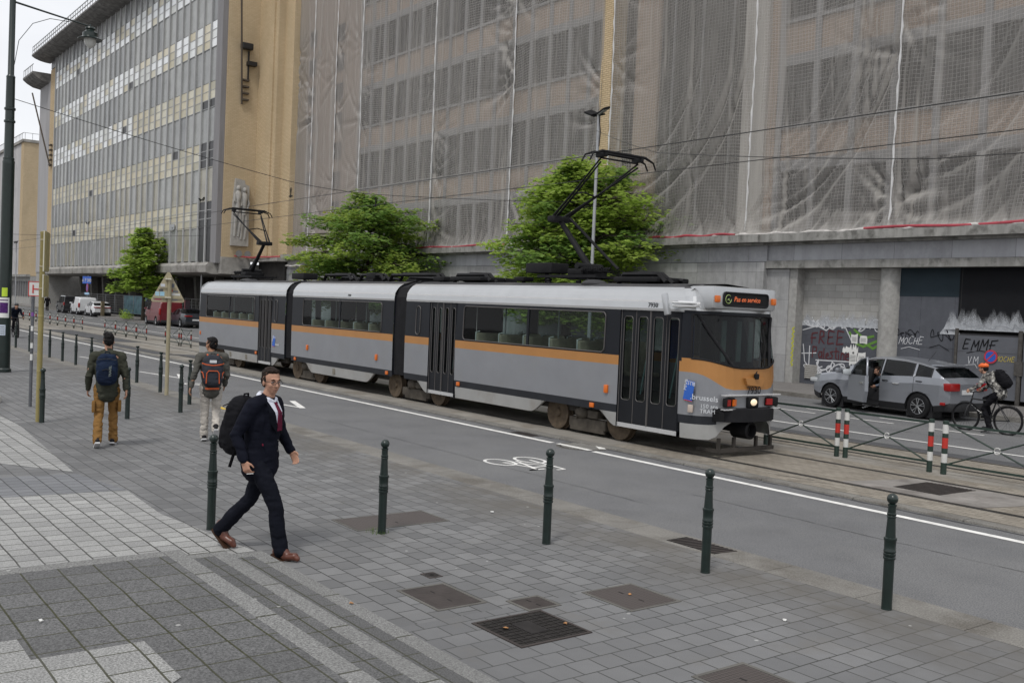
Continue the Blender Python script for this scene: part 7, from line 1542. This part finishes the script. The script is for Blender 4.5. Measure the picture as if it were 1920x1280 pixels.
def backpack(label, loc, f, c, up_tilt, m, m2, pipes=None, w_=.30, h_=.46, d_=.20):
    t = thing('backpack', label, 'backpack', loc); c = c-V(loc); fx_ = V((f[0], f[1], 0)).normalized(); lf = V((-fx_.y, fx_.x, 0)); u = (V((0, 0, 1))+fx_*up_tilt).normalized(); bk = -(fx_-u*fx_.dot(u)).normalized(); rot = Matrix((bk, lf, u)).transposed()
    P = lambda a, b_, z: c+bk*a+lf*b_+u*z
    B = Blob(); B.sup(P(0, 0, 0), (d_*.50, w_*.5, h_*.5), rot, .62); B.sup(P(.02, 0, -h_*.08), (d_*.52, w_*.47, h_*.38), rot, .6)
    B.make('main_pocket', m, t, .010, 2, wr=.010, ws=10)
    B = Blob(); B.sup(P(d_*.40, 0, -h_*.16), (d_*.22, w_*.40, h_*.28), rot, .6); B.make('front_pocket', m2, t, .009, 2, wr=.008, ws=10)
    b = MB(); b.tube([P(-.02, -.04, h_*.46), P(-.02, -.03, h_*.54), P(-.02, .03, h_*.54), P(-.02, .04, h_*.46)], .010, 6); b.build('grab_handle', m2, t, 60, off=False)
    b = MB()
    for q in (-1, 1): b.tube([P(-d_*.4, q*w_*.24, h_*.40), P(-d_*.75, q*w_*.27, h_*.46), P(-d_*1.15, q*w_*.30, h_*.40), P(-d_*1.55, q*w_*.31, h_*.22), P(-d_*1.62, q*w_*.33, h_*.0), P(-d_*1.2, q*w_*.46, -h_*.22), P(-d_*.4, q*w_*.36, -h_*.34)], [.022, .03, .032, .032, .024, .012, .012], 8, flat=.35)
    b.build('shoulder_strap', m2, t, 60, off=False)
    if pipes:
        b = MB(); x = d_*.66
        b.tube([P(x-.02, -w_*.30, -h_*.36), P(x, -w_*.28, -h_*.05), P(x, -w_*.2, h_*.02), P(x, w_*.2, h_*.02), P(x, w_*.28, -h_*.05), P(x-.02, w_*.30, -h_*.36)], .009, 5); b.tube([P(d_*.2, -w_*.5, h_*.24), P(d_*.5, -w_*.3, h_*.2), P(d_*.56, 0, h_*.18), P(d_*.5, w_*.3, h_*.2), P(d_*.2, w_*.5, h_*.24)], .010, 5)
        for q in (-1, 1): b.tube([P(d_*.1, q*w_*.52, -h_*.02), P(d_*.36, q*w_*.46, -h_*.04), P(d_*.42, q*w_*.4, -h_*.2)], .009, 5); b.tube([P(-d_*.35, q*w_*.2, h_*.46), P(-d_*.7, q*w_*.25, h_*.5)], .014, 5)
        b.box(P(.0, 0, -h_*.52), (.1, .2, .03)); b.build('piping', pipes, t, 60, off=False)
        b = MB(); b.box(P(d_*.50, 0, h_*.3), (.012, .11, .045), rz=math.atan2(bk.y, bk.x)); b.build('badge', wht, t, off=False)
    else:
        b = MB(); b.tube([P(d_*.64, -w_*.2, -h_*.02), P(d_*.66, 0, h_*.02), P(d_*.64, w_*.2, -h_*.02)], .006, 5); b.tube([P(d_*.5, -w_*.42, h_*.3), P(d_*.56, 0, h_*.34), P(d_*.5, w_*.42, h_*.3)], .006, 5); b.build('zip', trim_k, t, 60, off=False)
    return t, (lambda a, b_, z: P(a, b_, z)+V(loc))
# ---- the man in the dark suit
suit = cloth('suit_navy', (.0085, .0095, .016), .8, .2); suit_t = cloth('suit_trousers', (.008, .009, .014), .8, .2); brown_hair = mat('hair_brown', (.018, .011, .008), .6, var=.3, vs=40); blk_hair = mat('hair_black', (.008, .007, .007), .55, var=.4, vs=40); brogue = mat('shoe_brown', (.10, .033, .02), .35, var=.3, vs=15); sole_b = mat('sole_brown', (.05, .025, .015), .6); sole_w = mat('sole_white', (.5, .5, .5), .6); sneaker = mat('sneaker_black', (.014, .014, .016), .6)
HM = (.83, .55)
J = dict(head=(.09, 0, 1.645), neck=(.045, 0, 1.50), chest=(.02, 0, 1.29), waist=(.0, 0, 1.09), pelvis=(-.01, 0, .95), shr=(.02, -.185, 1.425), elr=(-.10, -.265, 1.15), wrr=(.00, -.27, .92), shl=(.02, .185, 1.425), ell=(.03, .265, 1.16), wrl=(.185, .235, .965), hipr=(.0, -.09, .91), knr=(.23, -.08, .50), anr=(.30, -.07, .095), tor=(.455, -.085, .045), hipl=(-.01, .09, .91), knl=(-.15, .08, .50), anl=(-.46, .06, .185), tol=(-.325, .05, .062))
man, j, P, rot, fx, lf, W = person('man in a dark navy suit and glasses striding past a bollard', (-8.80, 3.75, 0), HM, J, dict(skin=skin, hair=brown_hair, top=suit, legs=suit_t, shoe=brogue, sole=sole_b), headf=(.86, -.48, -.06), voxb=.0075, hands=(.55, .3), hem=.84, hairk=dict(), tail=True, loose=1.06, wrk=.008)
# shirt front, tie, lapels, buttons, pocket, eyes, glasses
def front(u, z): 
    w_ = V((0, 0, 0)); r_ = .163+.0; ox = .02; a = u/.16
    d = math.sqrt(max(0.02, 1-a*a*.62)); base_ = J['chest'] ; return W((ox+r_*d+.004, u, z))
white_sh = mat('shirt_white', (.62, .64, .72), .8, var=.05, vs=10); tie_m = mat('tie_burgundy', (.10, .008, .028), .6, var=.35, vs=40); lap_m = cloth('lapel', (.006, .007, .011), .75)
b = MB(); n_ = 10
for i in range(n_):
    z0, z1 = 1.20+.28*i/n_, 1.20+.28*(i+1)/n_; h0, h1 = .02+.068*i/n_, .02+.068*(i+1)/n_; fo = lambda z: -.0-max(0, z-1.36)*.62
    for a0, a1 in ((-1, 0), (0, 1)): b.quad(front(a0*h0, z0)+fx*(fo(z0)+.004), front(a1*h0, z0)+fx*(fo(z0)+.004), front(a1*h1, z1)+fx*(fo(z1)+.004), front(a0*h1, z1)+fx*(fo(z1)+.004))
b.build('shirt_front', white_sh, man, 60, off=False)
B = Blob(); B.limb([W((.035, -.064, 1.487)), W((.10, -.056, 1.475)), W((.125, 0, 1.452)), W((.10, .056, 1.475)), W((.035, .064, 1.487))], [.027, .026, .018, .026, .027]); B.limb([W((.0, -.062, 1.515)), W((-.03, 0, 1.525)), W((.0, .062, 1.515))], [.026, .024, .026]); B.limb([W((.0, -.066, 1.51)), W((.06, -.066, 1.49))], [.027, .026]); B.limb([W((.0, .066, 1.51)), W((.06, .066, 1.49))], [.027, .026]); B.make('collar', white_sh, man, .007, 2)
b = MB(); pts = [(1.455, .019, .012), (1.43, .016, .0), (1.36, .024, -.0), (1.25, .033, 0), (1.19, .036, 0)]
for (z0, h0, e0), (z1, h1, e1) in zip(pts[:-1], pts[1:]):
    q = lambda u, z, h: front(u*h, z)+fx*(-max(0, z-1.36)*.62+.016)
    b.quad(q(-1, z0, h0), q(1, z0, h0), q(1, z1, h1), q(-1, z1, h1)); b.quad(q(-1, z0, h0)-fx*.012, q(-1, z0, h0), q(-1, z1, h1), q(-1, z1, h1)-fx*.012)
b.build('tie', tie_m, man, 60, off=False)
b = MB()
for q in (-1, 1):
    for i in range(n_):
        z0, z1 = 1.17+.28*i/n_, 1.17+.28*(i+1)/n_; i0, i1 = .018+.075*i/n_, .018+.075*(i+1)/n_; w0 = .02+.05*math.sin(PI*min(1, (i)/n_*1.1)); w1 = .02+.05*math.sin(PI*min(1, (i+1)/n_*1.1)); fo = lambda z: -max(0, z-1.36)*.62
        b.quad(front(q*i0, z0)+fx*(fo(z0)+.012), front(q*(i0+w0), z0)+fx*(fo(z0)+.008), front(q*(i1+w1), z1)+fx*(fo(z1)+.008), front(q*i1, z1)+fx*(fo(z1)+.012))
b.build('lapel', lap_m, man, 60, off=False)
b = MB()
for z in (1.10, 1.0): b.ell(tuple(front(-.02, z)+fx*.012), (.010, .010, .010))
b.build('button', trim_k, man, 60, off=False)
b = MB(); b.box(tuple(W((.10, -.13, 1.065))), (.08, .012, .014), rz=math.atan2(fx.y, fx.x)-.9); b.build('pocket_trim', mat('pocket_red', (.14, .012, .03), .7), man, off=False)
eye_m = mat('eye', (.35, .32, .3), .3); 
for q in (-1, 1):
    b = MB(); b.ell(tuple(P(.082, q*.031, .004)), (.011, .013, .007), rot=rot); b.m = 1; b.ell(tuple(P(.090, q*.031, .004)), (.005, .005, .005), rot=rot); b.build('eye', [eye_m, trim_k], man, 60, off=False)
    b = MB(); b.tube([P(.094, q*.012, .024), P(.096, q*.032, .030), P(.084, q*.052, .024)], [.004, .0055, .003], 6); b.build('eyebrow', brown_hair, man, 60, off=False)
b = MB(); b.tube([P(.096, -.022, -.067), P(.099, 0, -.066), P(.096, .022, -.067)], .0035, 5); b.build('mouth', mat('lips', (.25, .10, .085), .5), man, 60, off=False)
b = MB()
for q in (-1, 1): b.tube([P(.108, q*.033+.024*math.cos(a*PI/8), -.002+.016*math.sin(a*PI/8)) for a in range(17)], .0022, 5, caps=False); b.tube([P(.106, q*.057, .004), P(.05, q*.080, .008), P(-.02, q*.082, .004)], .0022, 5)
b.tube([P(.108, -.009, 0), P(.114, 0, .003), P(.108, .009, 0)], .0022, 5); b.build('glasses', trim_k, man, 60, off=False)
b = MB(); b.ell(tuple(P(.062, 0, -.075)), (.03, .045, .03), rot=rot); 
wm = W((-.0, 0, 0)); hr = man.location+j['wrr']+V((0, 0, -.115))+fx*.045
b = MB(); b.tube([hr-fx*.01, hr+fx*.06+V((0, 0, .01))], .004, 6); tag(b.build('cigarette', litter, loc=hr), 'white cigarette held in the right hand of the man in the suit', 'cigarette')
bag_k = cloth('bag_black', (.010, .010, .012), .75); bag_n = cloth('bag_navy', (.012, .02, .042), .7); bag_n2 = cloth('bag_navy_dark', (.009, .014, .030), .7); bag_g = cloth('bag_grey', (.035, .038, .046), .8); orange_p = mat('orange_piping', (.50, .10, .035), .6)
backpack('large black backpack worn by the man in the dark suit', (-8.80, 3.75, 0), HM, man.location+W((-.265, .03, 1.20)), .14, bag_k, bag_k, w_=.34, h_=.58, d_=.24)
b = MB(); b.tube([man.location+W((-.22, -.1, .98)), man.location+W((-.26, -.12, .82))], .016, 6, flat=.3); o = b.build('hanging_strap', bag_k, bpy.data.objects['backpack'], 60)
# ---- walkers seen from behind
olive_j = cloth('jacket_olive', (.045, .047, .036)); tan_p = cloth('trousers_tan', (.21, .115, .04)); olive2 = cloth('jacket_grey_olive', (.085, .083, .074)); beige_p = cloth('trousers_beige', (.43, .40, .36))
FW = (-.95, .30)
J1 = dict(head=(.05, 0, 1.64), neck=(.02, 0, 1.49), chest=(.0, 0, 1.28), waist=(.0, 0, 1.07), pelvis=(0, 0, .94), shr=(.0, -.20, 1.41), elr=(-.06, -.255, 1.13), wrr=(-.10, -.28, .90), shl=(.0, .20, 1.41), ell=(-.03, .26, 1.13), wrl=(.08, .28, .89), hipr=(0, -.10, .91), knr=(.16, -.09, .51), anr=(.20, -.10, .10), tor=(.36, -.13, .05), hipl=(0, .10, .91), knl=(-.02, .11, .50), anl=(-.24, .11, .14), tol=(-.10, .13, .055))
w1, j1, P1, r1, f1, l1, W1 = person('walker in olive jacket and tan cargo trousers seen from behind', (-16.05, 4.27, 0), FW, J1, dict(skin=skin, hair=blk_hair, top=olive_j, legs=tan_p, shoe=sneaker, sole=sole_w), headf=(1, .12, -.15), hem=.86, loose=1.05, hairk=dict(quiff=.035), face=True)
_, Pb = backpack('navy backpack on the walker in tan trousers', (-16.05, 4.27, 0), FW, w1.location+W1((-.24, 0, 1.22)), .05, bag_n, bag_n2, w_=.32, h_=.50, d_=.20)
text('lettering', 'TRAVEL', .05, plane_mtx(Pb(.15, -.07, -.02), (0, 0, 1), l1), mat('faded_print', (.22, .25, .22), .7), bpy.data.objects['backpack.001'])
for q in (-1, 1): b = MB(); b.box(tuple(W1((.06*-q+.02, q*.185, .63))), (.16, .05, .18), rz=math.atan2(f1.y, f1.x), bev=.02); b.build('cargo_pocket', tan_p, w1, 40, off=False)
J2 = dict(J1); J2.update(head=(.06, .02, 1.61), neck=(.02, 0, 1.46), elr=(.02, -.24, 1.13), wrr=(.16, -.22, .93), ell=(-.12, .27, 1.15), wrl=(-.14, .33, .92), knr=(.05, -.09, .50), anr=(-.22, -.08, .24), tor=(-.12, -.07, .10), knl=(.10, .09, .5), anl=(.07, .09, .10), tol=(.22, .10, .05))
w2, j2, P2_, r2, f2, l2, W2 = person('walker in grey olive jacket and beige trousers, back foot lifted', (-16.05, 5.93, 0), FW, J2, dict(skin=skin2, hair=blk_hair, top=olive2, legs=beige_p, shoe=sneaker, sole=sole_w), headf=(.8, .62, 0), hem=.88, loose=1.0)
backpack('charcoal backpack with orange piping on the walker in beige trousers', (-16.05, 5.93, 0), FW, w2.location+W2((-.26, 0, 1.19)), .04, bag_g, bag_g, orange_p, w_=.34, h_=.54, d_=.24)
# ---- cyclist passing the silver car
def camo():
    m, n, b_, o = newmat('camouflage'); v = node(n, 'ShaderNodeTexVoronoi', Scale=13.); n.links.new(coords(n), v.inputs['Vector']); f = noise(n, coords(n), 9, 3); c = mixc(n, ramp(n, f, .45, .55), (.03, .03, .03), (.22, .21, .19)); c = mixc(n, ramp(n, noise(n, coords(n, loc=(4, 2, 1)), 14, 2), .54, .6), c, (.42, .41, .38)); n.links.new(c, b_.inputs['Base Color']); b_.inputs['Roughness'].default_value = .9; return m
camo_m = camo(); black_p = cloth('trousers_black', (.010, .010, .012)); helm_o = mat('helmet_orange', (.75, .13, .02), .35, var=.08); helm_k = mat('helmet_black', (.015, .015, .017), .5)
def rider(label, loc, f, cols, helm, dz=0):
    JR = dict(head=(.07, 0, 1.54), neck=(-.05, 0, 1.43), chest=(-.19, 0, 1.29), waist=(-.33, 0, 1.12), pelvis=(-.37, 0, 1.01), shr=(-.08, -.185, 1.36), elr=(.02, -.25, 1.15), wrr=(.22, -.28, 1.02), shl=(-.08, .185, 1.36), ell=(.02, .25, 1.15), wrl=(.22, .28, 1.02), hipr=(-.34, -.09, .96), knr=(.04, -.10, .80), anr=(-.07, -.12, .42), tor=(.08, -.13, .37), hipl=(-.34, .09, .96), knl=(-.04, .10, .58), anl=(-.22, .12, .17), tol=(-.08, .13, .12))
    t, j, P, rot, fx, lf, W = person(label, loc, f, JR, cols, headf=(1, 0, -.1), hem=.98, hands=(.8, .8))
    B = Blob(); B.ell(P(-.01, 0, .075), (.125, .095, .075), rot); B.ell(P(.05, 0, .07), (.07, .08, .045), rot); o = B.make('helmet', helm, t, .010, 2)
    b = MB()
    for q in (-1, 1):
        b = MB(); b.tube([P(.08, q*.045, .115), P(-.06, q*.05, .14)], .010, 5); b.build('helmet_vent', helm_k, t, 60, off=False); b = MB(); b.tube([P(-.0, q*.085, .05), P(-.01, q*.078, -.02), P(.03, q*.045, -.10)], .006, 4); b.build('helmet_strap', helm_k, t, 60, off=False)
    return t, W
rd, Wr = rider('cyclist in camouflage jacket and orange helmet riding past', (-12.12, 23.69, -.08), (-1, 0), dict(skin=skin, hair=blk_hair, top=camo_m, legs=black_p, shoe=sneaker, sole=trim_k), helm_o)
backpack('black backpack on the cyclist in the orange helmet', (-12.12, 23.69, -.08), (-1, 0), rd.location+Wr((-.42, 0, 1.33)), .7, bag_k, bag_k, w_=.32, h_=.50, d_=.22)
navy_c = cloth('coat_navy', (.010, .013, .022))
rider('cyclist in dark coat and helmet coming towards the viewer', (-53.05, 9.75, -.03), (1, 0), dict(skin=skin, hair=blk_hair, top=navy_c, legs=black_p, shoe=sneaker, sole=trim_k), helm_k)
# ---- driver leaning out of the silver car, people by the far cars
hood_b = cloth('hoodie_blue_grey', (.15, .175, .22)); 
JD = dict(head=(.30, 0, 1.18), neck=(.20, 0, 1.08), chest=(.08, 0, .94), waist=(0, 0, .76), pelvis=(0, 0, .62), shr=(.12, -.18, 1.03), elr=(.30, -.26, .86), wrr=(.52, -.24, .80), shl=(.12, .18, 1.03), ell=(.28, .24, .84), wrl=(.46, .20, .76), hipr=(.02, -.09, .58), knr=(.42, -.10, .62), anr=(.46, -.10, .26), tor=(.60, -.12, .21), hipl=(.02, .09, .58), knl=(.38, .14, .62), anl=(.22, .15, .32), tol=(.34, .17, .28))
person('driver in blue grey hoodie leaning out of the silver car', (-16.02, 25.72, -.08), (-.45, -.89), JD, dict(skin=skin, hair=brown_hair, top=hood_b, legs=black_p, shoe=mat('sneaker_white', (.5, .5, .5), .6), sole=sole_w), headf=(.8, -.5, -.3), hem=.60)
JB = dict(J1); JB.update(head=(.22, 0, 1.52), neck=(.14, 0, 1.40), chest=(.05, 0, 1.24), elr=(.12, -.28, 1.10), wrr=(.35, -.2, 1.05), ell=(.12, .28, 1.10), wrl=(.35, .2, 1.05))
person('man in a light blue hoodie bending beside the black sedan', (-77.9, 25.0, -.08), (.5, .86), JB, dict(skin=skin, hair=brown_hair, top=cloth('hoodie_light', (.28, .32, .40)), legs=cloth('jeans', (.12, .15, .20)), shoe=sneaker, sole=sole_w), hem=.85, voxb=.016, face=False)
person('distant dark figure on the pavement beside the black off roader', (-118.5, 24.9, -.08), (-1, .1), J1, dict(skin=skin, hair=blk_hair, top=bag_k, legs=black_p, shoe=sneaker, sole=sole_w), hem=.70, voxb=.016, face=False)
